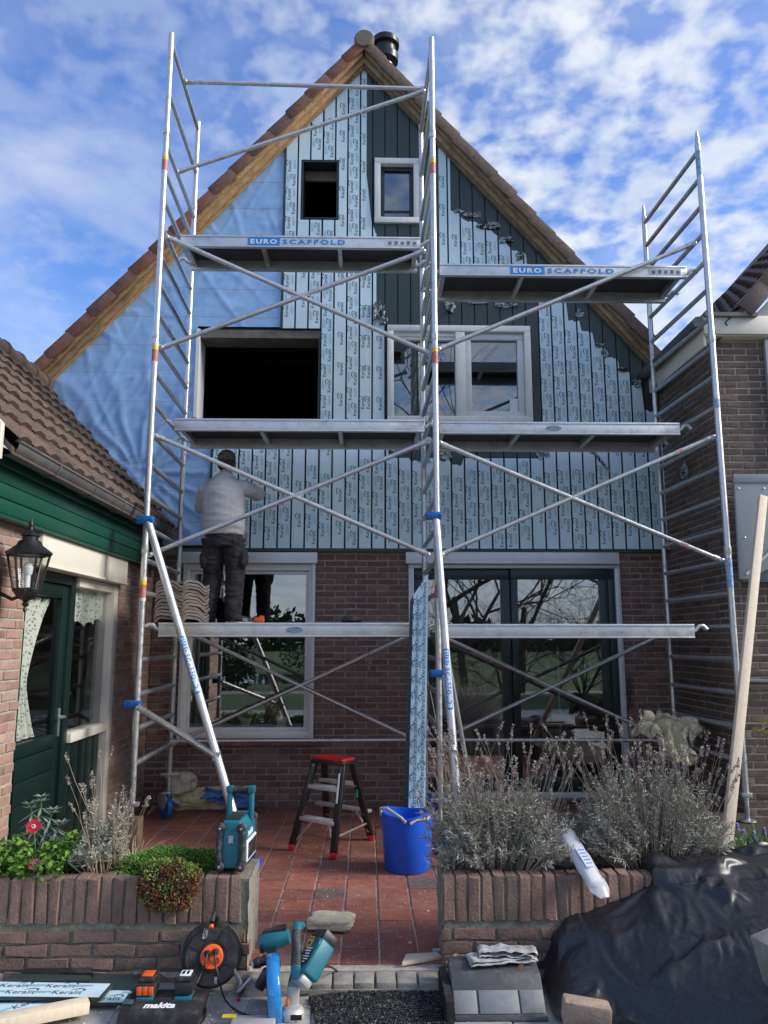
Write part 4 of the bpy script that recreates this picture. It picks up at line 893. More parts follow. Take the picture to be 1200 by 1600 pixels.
for a, b, l in (((262, 371), (667, 550), 0), ((253, 543), (661, 393), 0), ((244, 681), (668, 866), 0), ((236, 866), (668, 690), 0), ((685, 546), (1083, 381), 0), ((687, 692), (1126, 875), 1), ((690, 866), (1113, 683), 1)):
    brace(P(*a, Y=YB1), P(*b, Y=YB1+(.0 if l == 0 else .05)), lab=bool(l))
brace(P(290, 128, Z=7.03), P(660, 139, Z=7.03)); brace(P(277, 269, Z=6.0), P(661, 143, Z=6.98))
YB2 = 7.42
for a, b in (((293, 988), (642, 1153)), ((262, 1166), (642, 992)), ((690, 994), (1030, 1150)), ((690, 1155), (1042, 988)), ((268, 1158), (652, 1156)), ((662, 1156), (1025, 1157))): brace(P(*a, Y=YB2), P(*b, Y=YB2), .019)
mb = MB(); q = P(578, 1022, Y=YB2-.03); mb.path([q+Vector((-.03, 0, .02)), q, q+Vector((.01, 0, -.04))], .006, 5); mb.cbox(q+Vector((.0, -.01, -.09)), (.03, .004, .12), Matrix.Rotation(.15, 3, 'Y')); obj('strap', mb, M('webbing', (.30,.24,.17), .9), sc_)
ev, ef = text_geo('EURO', .082, .003, 1.25); sv, sf = text_geo('SCAFFOLD', .075, .002, 1.3)
def stabil(top, mid, foot, st0, lab):
    t = Vector(top); f = Vector(foot); d = (f-t).normalized()
    so_ = MB(); so_.tube(t, f, .031, 16); so_.lathe([(.05, -.02), (.05, .02), (.03, .04)], f, d, 14); o = obj('stabiliser', so_, ALU2, sc_)
    for q_ in (t+Vector((-.02, 0, 0)), Vector(mid)):
        cm_ = MB(); cm_.cbox(q_, (.13, .07, .058)); cm_.tube(q_+Vector((.055, -.055, 0)), q_+Vector((.055, .05, 0)), .010, 8); cm_.tube(q_+Vector((-.05, -.05, 0)), q_+Vector((-.05, .05, 0)), .008, 6); obj('clamp', cm_, BLUEM, o, bev=.006)
    s = MB(); q = t+(f-t)*st0; s.tube(Vector(mid)+Vector((.05, -.03, -.02)), q+Vector((0, -.02, 0)), .024, 14); s.cbox(q, (.05, .06, .06)); obj('strut', s, ALU, o)
    # label wrapped on the tube
    c = t+(f-t)*lab; view = (CAMP-c).normalized(); yv = (view-d*view.dot(d)).normalized(); xv = d; zv = xv.cross(yv)
    lb = MB(); 
    def lf(u, v): a = (v-.5)*1.5; return c+xv*((u-.5)*.46)+yv*(.0318*math.cos(a))+zv*(.0318*math.sin(a))
    lb.grid(lf, 1, 6, 0)
    def lw(u, v): a = (v-.5)*1.05; return c+xv*(.055+(u-.5)*.32)+yv*(.0326*math.cos(a))+zv*(.0326*math.sin(a))
    lb.grid(lw, 1, 6, 1)
    for vv, ff, off, sc, mi in ((ev, ef, -.155, .52, 1), (sv, sf, .055, .62, 0)):
        vs = []
        for v in vv:
            a = v[1]*sc/.033; vs.append(c+xv*(off+v[0]*sc)+yv*(.0336*math.cos(a))-zv*(.0336*math.sin(a))*-1*-1)
        lb.add(vs, ff, mi)
    obj('label', lb, [BLUEL, LABW], o, smooth=0)
stabil(P(231, 812, Y=YF-.05), P(207, 1100, Y=YF-.03), P(393, 1368, Z=.02), .70, .45)
stabil(P(681, 806, Y=YF-.05), P(684, 1052, Y=YF-.03), P(722, 1352, Z=.02), .70, .50)
mb = MB(); a, b = P(688, 960, Y=6.36), P(737, 1240, Y=6.6); mb.tube(a, b, .02, 12); obj('stabiliser', mb, GALV, sc_)
# block below the front left leg
tag(obj('wooden_block', MB().box(-1.90, -1.745, 6.21, 6.35, 0, .27), M('old_dark_timber', [(.09,.06,.04), (.14,.10,.065)], .9, 0, .3, 9, .5, 40), bev=.006), 'brown timber block under the front left scaffold leg', 'wood block')
# ---- platforms
def platform(x0, x1, y0, y1, zt, label, lab=None, tag_px=None, spots=None):
    t = thing('scaffold_platform', label, 'platform', ((x0+x1)/2, (y0+y1)/2, zt-.12), 'platforms hooked on the scaffold rungs')
    for y, n in ((y0, 0), (y1-.035, 1)):
        mb = MB(); mb.box(x0, x1, y, y+.035, zt-.115, zt); 
        yo = y-.006 if n == 0 else y+.035
        mb.box(x0, x1, yo, yo+.006, zt-.020, zt-.004); mb.box(x0, x1, yo, yo+.006, zt-.115, zt-.104)
        b = obj('side_beam', mb, ALU2, t, bev=.002)
        if n == 0 and lab is not None:
            l0, l1 = lab; w = l1-l0; zc = zt-.062; e = l0+w*.33
            lb = MB(); lb.box(l0, e, y-.004, y-.0005, zc-.036, zc+.036, 0)
            for vv, ff, c, wid_, mi in ((ev, ef, (l0+e)/2, w*.27, 1), (sv, sf, e+w*.345, w*.64, 0)):
                k = wid_/(vv[:, 0].max()*2); ky = .046/(vv[:, 1].max()*2)
                lb.add([(c+v[0]*k, y-.0055, zc+v[1]*ky) for v in vv], ff, mi)
            obj('label', lb, [BLUEL, LABW], b, smooth=0)
        if n == 0 and tag_px is not None:
            lb = MB(); q0, q1 = tag_px; zc = zt-.062; lb.box(q0, q1, y-.003, y-.0005, zc-.028, zc+.028, 0); rg = random.Random(3)
            for i in range(5):
                u = q0+(q1-q0)*(.1+.19*i); lb.box(u, u+.03, y-.0045, y-.003, zc-.014, zc+.012+.006*(i % 2), 1); lb.box(u, u+.022, y-.0045, y-.003, zc-.022, zc-.018, 1)
            obj('pictogram_sticker', lb, [M('sticker_white', (.62, .64, .68), .5), M('sticker_ink', (.16, .17, .22), .5)], b, smooth=0)
        if n == 0 and spots is not None:
            lb = MB(); lb.lathe([(.045, 0), (.045, .002)], (spots, y-.0005, zt-.06), (0, -1, 0), 16)
            for i in range(len(lb.v)): lb.v[i] = (spots+(lb.v[i][0]-spots)*1.6, lb.v[i][1], zt-.06+(lb.v[i][2]-zt+.06)*.6)
            obj('sticker', lb, M('blue_worn_sticker', [(.04, .12, .22), (.25, .35, .42), (.05, .16, .3)], .5, 0, .4, 60), b, smooth=0)
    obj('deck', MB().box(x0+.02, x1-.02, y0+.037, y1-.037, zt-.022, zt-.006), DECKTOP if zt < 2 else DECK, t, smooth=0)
    for i in range(4):
        x = x0+.04+(x1-x0-.08)*i/3; mb = MB(); mb.box(x-.02, x+.02, y0+.037, y1-.037, zt-.085, zt-.024); obj('cross_bar', mb, ALU, t, bev=.003)
    for x, s in ((x0, -1), (x1, 1)):
        for y in (y0+.05, y1-.05):
            mb = MB(); mb.path([(x-s*.02, y, zt-.06), (x+s*.03, y, zt-.05), (x+s*.06, y, zt-.015), (x+s*.095, y, zt-.012), (x+s*.125, y, zt-.045)], .016, 8); obj('hook', mb, ALU2, t)
    return t
px_x = lambda px, py, y: P(px, py, Y=y).x
platform(-1.70, .465, 6.46, 6.93, 5.235, 'short top platform of the left bay below the two small attic windows', (px_x(387, 378, 6.46), px_x(540, 380, 6.46)), (px_x(602, 381, 6.46), px_x(652, 383, 6.46)))
platform(.635, 2.87, 6.43, 6.97, 4.965, 'upper platform of the right bay just below the torn film edge', (px_x(797, 424, 6.43), px_x(960, 427, 6.43)), (px_x(1014, 430, 6.43), px_x(1064, 432, 6.43)))
platform(-1.74, .50, 6.70, 7.36, 3.59, 'middle platform of the left bay below the dark open window hole')
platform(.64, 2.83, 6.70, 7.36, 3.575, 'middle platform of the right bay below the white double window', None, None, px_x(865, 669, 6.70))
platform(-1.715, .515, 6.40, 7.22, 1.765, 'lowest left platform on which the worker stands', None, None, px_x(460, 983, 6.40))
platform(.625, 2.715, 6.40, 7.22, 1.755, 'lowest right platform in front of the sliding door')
ZD = 1.765-.006
# ================================================================== PERSON
def ell_loft(mb, rings, n=16):
    """rings: (x, y, z, rx, ry) stacked along z"""
    vs = []; fs = []
    for x, y, z, a, b in rings:
        for j in range(n): t = 2*math.pi*j/n; vs.append((x+a*math.cos(t), y+b*math.sin(t), z))
    k = len(rings)
    for i in range(k-1):
        for j in range(n): fs.append((i*n+j, i*n+(j+1) % n, (i+1)*n+(j+1) % n, (i+1)*n+j))
    fs.append(tuple(range(n-1, -1, -1))); fs.append(tuple((k-1)*n+j for j in range(n))); mb.add(vs, fs)
def remesh(name, mb, mat, parent, vox, wr=0, wsc=14, sm=4, dirv=None):
    me = bpy.data.meshes.new(name); me.from_pydata(mb.v, [], mb.f); o = bpy.data.objects.new(name, me); COL.objects.link(o)
    md = o.modifiers.new('r', 'REMESH'); md.mode = 'VOXEL'; md.voxel_size = vox
    ms = o.modifiers.new('s', 'SMOOTH'); ms.factor = .5; ms.iterations = sm
    dg = bpy.context.evaluated_depsgraph_get(); ne = bpy.data.meshes.new_from_object(o.evaluated_get(dg)); bpy.data.objects.remove(o); bpy.data.meshes.remove(me)
    if wr:
        nrm = [v.normal.copy() for v in ne.vertices]
        for v, nn in zip(ne.vertices, nrm):
            p = v.co*wsc; p2 = Vector((p.x*.7, p.y*.7, p.z*1.9)) if dirv is None else Vector((p.x*dirv[0], p.y*dirv[1], p.z*dirv[2])); q = mn.noise(p2)
            v.co += nn*wr*((1-abs(q)*2.2)*.8+.5*mn.noise(p2*2.3))
    ne.materials.clear(); ne.materials.append(mat); ne.polygons.foreach_set('use_smooth', [True]*len(ne.polygons)); ne.name = name
    o = bpy.data.objects.new(name, ne); COL.objects.link(o); attach(o, parent); return o
SKIN = M('skin', (.45, .25, .18), .55, 0, .1, 20); SWEAT = M('grey_sweatshirt', [(.40,.40,.405), (.47,.47,.48)], .95, 0, .1, 9, .35, 160)
TROUS = M('dark_work_trousers', [(.012,.012,.015), (.028,.028,.032)], .9, 0, .3, 9, .4, 120, dirt=(.12,.11,.10), damt=.35, dscale=11)
CAPM = M('camouflage_cap', [(.05,.045,.035), (.14,.12,.085), (.06,.05,.04)], .9, 0, .3, 40); HAIR = M('brown_hair', (.04, .026, .017), .8, 0, .3, 60)
PX, PY = -1.335, 6.98
per = thing('person', 'person in grey sweatshirt, dark work trousers and cap facing the wall on the platform', 'person', (PX, PY, ZD))
def pp(x, y, z): return Vector((PX+x, PY+y, ZD+z))
HR, HL = pp(.100, .02, .80), pp(-.080, .02, .80)
KR, AR = pp(.125, .07, .46), pp(.125, -.01, .075); KL, AL_ = pp(-.085, .09, .45), pp(-.115, .05, .07)
SR, SL_ = pp(.150, .04, 1.275), pp(-.165, .04, 1.265)
ER, HRd = pp(.285, .20, 1.235), pp(.16, .44, 1.36); EL, HLd = pp(-.235, .16, 1.09), pp(-.11, .42, 1.20)
HD = pp(.005, .09, 1.505)
b = MB()
def limb(mb, pts, rs, n=14): mb.path(pts, rs, n)
ell_loft(b, [(PX+.01, PY+.03, ZD+.76, .14, .10), (PX+.01, PY+.03, ZD+.9, .15, .105), (PX, PY+.03, ZD+1.05, .135, .095), (PX-.01, PY+.03, ZD+1.22, .165, .11), (PX-.01, PY+.04, ZD+1.33, .14, .085), (PX, PY+.06, ZD+1.38, .06, .06), (PX+.003, PY+.085, ZD+1.44, .052, .058)])
vs = MB(); ico = bmesh.new(); bmesh.ops.create_icosphere(ico, subdivisions=3, radius=1)
def ball(mb, c, r): mb.add([Vector((v.co.x*r[0], v.co.y*r[1], v.co.z*r[2]))+Vector(c) for v in ico.verts], [tuple(v.index for v in f.verts) for f in ico.faces])
ico.verts.ensure_lookup_table()
ball(b, HD, (.076, .095, .108)); ball(b, HD+Vector((0, .035, -.055)), (.052, .062, .055)); ball(b, HD+Vector((0, .10, -.02)), (.014, .022, .020))
for s in (-1, 1): ball(b, HD+Vector((s*.078, .0, -.015)), (.010, .020, .032))
for s in (-1, 1): ball(b, HD+Vector((s*.03, .088, .012)), (.014, .01, .01))
ball(b, HD+Vector((0, .092, -.06)), (.022, .012, .008))
limb(b, [HR, KR, AR], [.085, .055, .034]); limb(b, [HL, KL, AL_], [.085, .055, .034])
for A_ in (AR, AL_): b.path([A_+Vector((0, -.04, -.03)), A_+Vector((.03, .06, -.045)), A_+Vector((.05, .15, -.055))], [.024, .026, .02], 10)
for s_, e_, h_, sd in ((SR, ER, HRd, 1), (SL_, EL, HLd, -1)):
    limb(b, [s_, e_, h_], [.058, .042, .028])
    d = (h_-e_).normalized(); sx = d.cross(Vector((0, 0, 1))).normalized(); uz = sx.cross(d)
    palm = h_+d*.05; b.path([h_, h_+d*.03, h_+d*.085], [.026, .036, .036], 10)
    for k, ln in enumerate((.066, .074, .070, .054)):
        f0 = h_+d*.075+sx*(.027-.018*k); b.path([f0, f0+d*ln*.5+uz*.004, f0+d*ln*.85-uz*.014, f0+d*ln-uz*.028], [.0092, .0088, .008, .007], 8)
    t0 = h_+d*.025+sx*.03*(-sd); b.path([t0, t0+d*.03+sx*.028*(-sd), t0+d*.065+sx*.03*(-sd)-uz*.008], [.012, .0105, .008], 8)
remesh('body', b, SKIN, per, .0065, sm=3)
t = MB()
ell_loft(t, [(PX+.012, PY+.025, ZD+.815, .178, .125), (PX+.012, PY+.025, ZD+.845, .182, .13), (PX+.010, PY+.022, ZD+.90, .198, .148), (PX+.005, PY+.022, ZD+1.0, .190, .145), (PX, PY+.025, ZD+1.12, .188, .138), (PX-.008, PY+.028, ZD+1.22, .190, .135), (PX-.008, PY+.038, ZD+1.30, .155, .112), (PX-.006, PY+.055, ZD+1.355, .100, .088), (PX, PY+.07, ZD+1.395, .068, .072)], 24)
limb(t, [SR+Vector((-.05, 0, .0)), SR+Vector((.02, .01, -.01)), SR.lerp(ER, .55), ER+Vector((.005, .0, -.005)), ER.lerp(HRd, .45), ER.lerp(HRd, .92)], [.060, .070, .070, .066, .058, .042])
limb(t, [SL_+Vector((.05, 0, .0)), SL_+Vector((-.01, .01, -.02)), SL_.lerp(EL, .55), EL, EL.lerp(HLd, .5), EL.lerp(HLd, .92)], [.060, .070, .067, .063, .055, .042])
t.path([HD+Vector((-.07, -.045, -.135)), HD+Vector((0, -.075, -.140)), HD+Vector((.07, -.045, -.135))], [.03, .04, .03], 10)
remesh('sweatshirt', t, SWEAT, per, .0065, .0062, 8, 10)
q = MB(); q.xf = None
q.prism([(PX-.05, PY-.118, ZD+1.265), (PX+.03, PY-.118, ZD+1.265), (PX+.03, PY-.118, ZD+1.275), (PX-.05, PY-.118, ZD+1.275)], (0, .012, 0)); 
t = MB()
ell_loft(t, [(PX+.012, PY+.03, ZD+.70, .165, .12), (PX+.012, PY+.03, ZD+.76, .172, .130), (PX+.012, PY+.03, ZD+.86, .165, .118)], 22)
limb(t, [HR+Vector((0, 0, -.02)), HR.lerp(KR, .5), KR, KR.lerp(AR, .5), AR+Vector((0, 0, .03)), AR+Vector((.002, 0, -.030))], [.105, .098, .083, .078, .072, .074], 18)
limb(t, [HL+Vector((0, 0, -.02)), HL.lerp(KL, .5), KL, KL.lerp(AL_, .5), AL_+Vector((0, 0, .03)), AL_+Vector((-.002, 0, -.035))], [.105, .096, .082, .078, .072, .074], 18)
for x, z in ((.215, .60), (-.165, .60)): ball(t, pp(x*.93, .03, z), (.04, .075, .10))
remesh('trousers', t, TROUS, per, .0065, .0095, 10, 4)
SHOE = M('black_shoe', (.016, .016, .018), .7, 0, .3, 40); SOLE = M('white_sole', (.62, .60, .57), .7, 0, .1)
for A_, yaw in ((AR, R(-58)), (AL_, R(-10))):
    xf = Matrix.Translation(Vector((A_.x, A_.y, ZD))) @ Matrix.Rotation(yaw, 4, 'Z')
    s = MB(); s.xf = xf
    def sole(u, v): return (0, 0, 0)
    outl = [(.034*math.sin(a)*(1.0+.28*math.cos(a)*(1 if math.cos(a) > 0 else .35)), .065+.135*math.cos(a)) for a in [2*math.pi*i/20 for i in range(20)]]
    s.prism([(x*1.12, y*1.02, .001) for x, y in outl], (0, 0, .026)); so2 = obj('shoe_sole', s, SOLE, per, bev=.006)
    s = MB(); s.xf = xf; vs_ = []; n = 20
    for z, k, sh, cut in ((.027, 1.06, 0, .2), (.05, 1.02, 0, .19), (.07, .92, -.012, .15), (.088, .80, -.03, .085), (.10, .72, -.04, .05)):
        for x, y in outl: vs_.append((x*k*1.05, min(y, cut)*k+sh*.4, z))
    fs_ = [(i*n+j, i*n+(j+1) % n, (i+1)*n+(j+1) % n, (i+1)*n+j) for i in range(4) for j in range(n)]+[tuple(4*n+j for j in range(n))]
    s.add(vs_, fs_); 
    for k in range(3): s.cbox((.043, .085+.016*k, .045), (.004, .006, .03), Matrix.Rotation(.5, 3, 'X'), 1)
    obj('shoe', s, [SHOE, SOLE], per, smooth=60)
t = MB(); ell_loft(t, [(HD.x, HD.y-.003, HD.z+.018, .083, .103), (HD.x, HD.y-.003, HD.z+.05, .084, .104), (HD.x, HD.y, HD.z+.09, .074, .09), (HD.x, HD.y+.005, HD.z+.116, .048, .06), (HD.x, HD.y+.008, HD.z+.126, .015, .02)], 20)
t.prism([(HD.x+.078*math.sin(a), HD.y+.085+.085*math.cos(a), HD.z+.022) for a in [-1.5+3.0*i/10 for i in range(11)]], (0, 0, .006)); t.box(HD.x-.02, HD.x+.02, HD.y-.112, HD.y-.10, HD.z+.02, HD.z+.032)
obj('cap', t, CAPM, per, smooth=60)
t = MB(); ell_loft(t, [(HD.x, HD.y-.008, HD.z-.075, .058, .07), (HD.x, HD.y-.01, HD.z-.04, .078, .090), (HD.x, HD.y-.008, HD.z+.0, .081, .097), (HD.x, HD.y-.008, HD.z+.03, .081, .098)], 20); obj('hair', t, HAIR, per, smooth=60)
# ---- on the platform: two stacks of roof tiles, tools
stm = pantile(STACKT, w=.25, l=.36, th=.018, amp=.026)
ords = ['bottom', 'second', 'third', 'fourth', 'fifth', 'sixth', 'seventh', 'eighth', 'ninth', 'tenth', 'eleventh', 'twelfth']
rg = random.Random(12)
for st, (cx, nm, n) in enumerate(((P(272, 940, Y=6.75).x, 'left', 12), (P(312, 940, Y=6.85).x, 'right', 12))):
    for k in range(n):
        o = bpy.data.objects.new('stacked_roof_tile', stm); COL.objects.link(o)
        o.matrix_world = Matrix.Translation((cx+rg.uniform(-.007, .007), 6.62+.09*st+rg.uniform(-.01, .01), ZD+.028+k*.0285)) @ Matrix.Rotation(R(2 if st == 0 else 40)+rg.uniform(-.03, .03), 4, 'Z')
        tag(o, f'weathered concrete roof tile, {ords[k]+" one" if k else "bottom one"}{" from the bottom" if k else ""} of the {nm} stack beside the worker', 'roof tile', 'roof tiles stacked on the scaffold platform')
pl = MB(); 
for i, (y, dx) in enumerate(((6.78, 0), (6.9, .05))):
    tag(obj('cladding_offcut', MB().box(-1.06+dx, -.32+dx, y, y+.10, ZD, ZD+.012), BOARD, bev=.002), ('dark cladding strip lying on the platform beside the worker, nearer the front', 'dark cladding strip lying on the platform behind the other strip')[i], 'cladding strip')
dl = thing('cordless_drill', 'dark cordless tool lying at the inner end of the lowest left platform', 'drill', (px_x(548, 966, 6.6), 6.6, ZD))
x = px_x(548, 966, 6.6); mb = MB(); mb.lathe([(.012, -.10), (.022, -.08), (.026, -.03), (.032, -.02), (.032, .06), (.026, .075)], (x, 6.6, ZD+.036), (-1, .15, 0), 14); obj('drill_body', mb, BLACKP, dl); mb = MB(); mb.bar((x-.02, 6.61, ZD+.03), (x-.05, 6.73, ZD+.022), .03, .04); mb.cbox((x-.055, 6.76, ZD+.025), (.075, .06, .05)); obj('grip', mb, TEAL, dl, bev=.006)
og = thing('orange_clamp', 'small orange and black tool on the platform beside the worker shoe', 'hand tool', (px_x(405, 962, 6.8), 6.8, ZD))
x = px_x(405, 962, 6.8); mb = MB(); mb.cbox((x, 6.8, ZD+.035), (.09, .05, .05)); mb.cbox((x+.02, 6.8, ZD+.066), (.05, .03, .02)); obj('tool_body', mb, ORANGE, og, bev=.01); mb = MB(); mb.cbox((x, 6.8, ZD+.007), (.16, .06, .014)); obj('base_plate', mb, BLACKM, og, bev=.003)
# ================================================================== PATIO OBJECTS
# stepladder
lad = thing('step_ladder', 'black aluminium step ladder with red top standing on the patio', 'ladder', (-.25, 6.5, 0))
TZ = .80
Af, Bf_ = P(456, 1328, Z=0), P(521, 1342, Z=0); Ab, Bb = P(510, 1283, Z=0), P(579, 1312, Z=0)
c0 = P(521, 1185, Y=6.42); uu = (Bf_-Af).normalized(); vv = Vector((-uu.y, uu.x, 0))
ctr = (Af+Bf_+Ab+Bb)/4; TC = Vector((c0.x, c0.y, c0.z))
def top(su, sv): return TC+uu*su*.145+vv*sv*.06+Vector((0, 0, -.03))
for p, q in ((Af, top(-1, -1)), (Bf_, top(1, -1)), (Ab, top(-1, 1)), (Bb, top(1, 1))):
    mb = MB(); mb.bar(p+Vector((0, 0, .03)), q, .028, .058, tuple(uu)); o = obj('leg', mb, BLACKM, lad, bev=.003)
    mb = MB(); mb.cbox(p+Vector((0, 0, .022)), (.05, .06, .045)); obj('foot_cap', mb, REDP, o, bev=.006)
mb = MB(); rotu = Matrix((uu, vv, Vector((0, 0, 1)))).transposed(); mb.cbox(TC, (.31, .15, .020), rotu); tp = obj('top_step', mb, REDP, lad, bev=.005); mb = MB(); mb.cbox(TC+Vector((0, 0, -.022)), (.335, .175, .024), rotu); obj('top_frame', mb, BLACKM, lad, bev=.004)
mb = MB()
for k in range(7): mb.cbox(TC+vv*(-.07+.023*k)+Vector((0, 0, .0125)), (.30, .012, .006), rotu)
obj('grip_rib', mb, REDP, tp, kind='stuff')
for fr_ in (.36, .72):
    a, b = Af.lerp(top(-1, -1), fr_), Bf_.lerp(top(1, -1), fr_); mb = MB(); mb.cbox((a+b)/2+vv*.02, ((b-a).length-.02, .085, .028), rotu)
    for k in range(4): mb.cbox((a+b)/2+vv*(-.012+.02*k)+Vector((0, 0, .0155)), ((b-a).length-.04, .007, .004), rotu)
    obj('step', mb, ALU2, lad, bev=.002)
    a, b = Ab.lerp(top(-1, 1), fr_), Bb.lerp(top(1, 1), fr_); mb = MB(); mb.cbox((a+b)/2-vv*.02, ((b-a).length-.02, .06, .025), rotu); obj('step', mb, ALU2, lad, bev=.002)
for (a, b) in ((Af.lerp(top(-1, -1), .08), Af.lerp(Bf_, .35).lerp(top(-.3, -1), .34)), (Bf_.lerp(top(1, -1), .10), Bf_.lerp(Af, .2).lerp(top(.6, -1), .34)), (Bf_.lerp(top(1, -1), .22), Bb.lerp(top(1, 1), .22)), (Ab.lerp(top(-1, 1), .12), Bb.lerp(top(1, 1), .34)), (Bb.lerp(top(1, 1), .10), Bb.lerp(Ab, .2).lerp(top(.6, 1), .34))):
    mb = MB(); mb.tube(a, b, .009, 8); obj('stay', mb, ALU, lad)
p = Bf_.lerp(top(1, -1), .75); n_ = -vv; st = MB(); d = (top(1, -1)-Bf_).normalized(); rl = Matrix((uu, d.cross(uu).normalized(), d)).transposed()
st.cbox(p-vv*.031, (.014, .004, .22), rl); obj('sticker', st, LABW, lad, smooth=0)
p = Bb.lerp(top(1, 1), .62); st = MB(); st.cbox(p-vv*.031, (.018, .004, .06), rl, 0); st.cbox(p-vv*.031+d*.045, (.018, .004, .018), rl, 1); obj('sticker', st, [M('green_label', (.02, .42, .16), .5), LABW], lad, smooth=0)
# blue flexible tub
tc_ = (P(602, 1350, Z=0)+P(672, 1350, Z=0))/2; tc_.y = 5.86; tc_.x = P(637, 1360, Z=0).x
tub = thing('builders_tub', 'bright blue flexible tub with cloth straps on the patio next to the leaning board', 'tub', (tc_.x, tc_.y, 0))
mb = MB(); mb.lathe([(.150, .0), (.164, .015), (.178, .38), (.189, .385), (.189, .40), (.175, .40), (.160, .03), (.002, .028)], (tc_.x, tc_.y, 0), n=40, caps=False)
mb.lathe([(.002, .002), (.150, .0)], (tc_.x, tc_.y, 0), n=40, caps=False)
for i in range(len(mb.v)):
    x, y, z = mb.v[i]; a = math.atan2(y-tc_.y, x-tc_.x); mb.v[i] = (x+.012*math.cos(2*a)*z/.4*math.cos(a), y, z+.018*math.cos(2*a+.4)*(z/.4)**2)
obj('tub_body', mb, BLUEP, tub, smooth=50)
for s in (-1, 1):
    mb = MB(); mb.path([(tc_.x+s*.19, tc_.y-.06, .38), (tc_.x+s*.195, tc_.y-.07, .43), (tc_.x+s*.15, tc_.y-.12, .44), (tc_.x+s*.05, tc_.y-.17, .385), (tc_.x+s*.02, tc_.y-.19, .36)] if s < 0 else [(tc_.x+.185, tc_.y-.04, .40), (tc_.x+.14, tc_.y-.12, .37), (tc_.x+.06, tc_.y-.17, .375), (tc_.x+.01, tc_.y-.19, .35)], .011, 6); obj('strap', mb, M('cloth_strap', (.42, .36, .30), .95, 0, .2), tub)
# leaning long board with film
lb_ = thing('leaning_board', 'long cladding board with printed film and pointed top leaning against the scaffold', 'cladding board', (.40, 6.2, 0))
bq = P(654, 1285, Z=0); bq.y = 6.05; bq = Vector((P(654, 1300, Y=6.05).x, 6.05, .0)); tq = P(655, 905, Y=6.20)
bl = lambda px, py, t: P(px, py, Y=6.05+.16*t)
front = [bl(637, 1312, 0), bl(664, 1312, 0), bl(669, 896, 1), bl(646, 930, .95)]
side_ = [bl(629, 1312, 0), bl(637, 1312, 0), bl(646, 930, .95), bl(641, 938, .95)]
mb = MB(); mb.prism(front, (0, .016, 0)); bo = obj('board', mb, BOARD, lb_, smooth=0)
mb = MB(); mb.prism([v+Vector((0, -.0018, 0)) for v in front], (0, .001, 0)); obj('protective_film', mb, FILM, bo, smooth=0)
mb = MB(); mb.prism([v+Vector((.0, .006, 0)) for v in side_], (0, .008, 0))
mb2 = MB()
for i in range(44):
    t_ = .02+i/45; a = side_[0].lerp(side_[3], t_); c = side_[1].lerp(side_[2], t_); m_ = a.lerp(c, .45); mb2.cbox(m_+Vector((0, .003, 0)), (.008, .004, .018))
nf = obj('nailing_flange', mb, BOARD, lb_, smooth=0); obj('slot', mb2, BOARDJ, nf, kind='stuff', smooth=0)
pm = MB(); d = (front[3]-front[0]).normalized(); 
for i in range(15):
    for c_ in (0, 1):
        t_ = (i+.5*c_+.3)/15.5
        if t_ > .965 - .03*(1-c_): continue
        a = front[0].lerp(front[3], t_); b2 = front[1].lerp(front[2], t_); wv_ = b2-a; pos = a+wv_*(.30 if c_ == 0 else .76)+Vector((0, -.003, 0)); xax = d; zax = Vector((0, -1, 0)); zax = (zax-xax*zax.dot(xax)).normalized(); yax = zax.cross(xax)
        m4 = Matrix((xax*.86, yax*.86, zax)).transposed().to_4x4(); m4.translation = pos; word(pm, m4)
        m4 = Matrix((xax, yax, zax)).transposed().to_4x4(); m4.translation = a+wv_*(.76 if c_ == 0 else .28)+Vector((0, -.003, 0)); fine(pm, m4, .085, .022)
obj('film_print', pm, [PRINT, PRINT2], bo, smooth=0, kind='stuff')
# insulation pieces
def lump(name, c, dims, mat, seed, label, cat, rot=0, sub=84, rough=.35, sq=3.0, thingtop=True, fine_=.12):
    mb = MB(); o = Vector((seed*3.1, seed*1.7, seed)); m = Matrix.Translation(Vector(c)) @ Matrix.Rotation(rot, 4, 'Z')
    def fn(u, v):
        a = 2*math.pi*u; b = math.pi*(v-.5); d = Vector((math.cos(b)*math.cos(a), math.cos(b)*math.sin(a), math.sin(b)))
        k = (abs(d.x)**sq+abs(d.y)**sq+abs(d.z)**sq)**(-1/sq); q = d*k
        r = 1+rough*mn.noise(d*1.6+o)+fine_*mn.noise(d*5+o)+fine_*.5*mn.noise(d*13+o)+fine_*.35*mn.noise(d*31+o)
        z = max(q.z*r, -1)*dims[2]+dims[2]; return m @ Vector((q.x*r*dims[0], q.y*r*dims[1], z))
    mb.grid(fn, sub, sub//2); ob = obj(name, mb, mat, smooth=180); return tag(ob, label, cat)
lump('insulation_wool', P(318, 1265, Z=0)+Vector((0, .05, 0)), (.34, .15, .10), INSUL, 3, 'yellow mineral wool heap on the patio behind the blue radio', 'insulation', .05)
lump('insulation_wool', P(283, 1240, Y=7.72), (.12, .08, .10), INSULO, 8, 'torn piece of brown insulation beside the blue caster wheel', 'insulation', .5)
lump('insulation_slab', P(517, 1449, Z=0), (.125, .085, .033), INSULP, 5, 'cream offcut of insulation slab on the red paving near the saw', 'insulation', -.15, 84, .12, 6, fine_=.06)
mb = crumple(P(350, 1243, Y=7.75), .42, .16, .12, 31, 16); tag(obj('blue_sheet', mb, M('blue_sheet', [(.05,.16,.42), (.09,.22,.5)], .5), smooth=180), 'crumpled blue plastic sheet against the wall behind the yellow wool', 'plastic sheet')
mb = MB(); rg = random.Random(9)
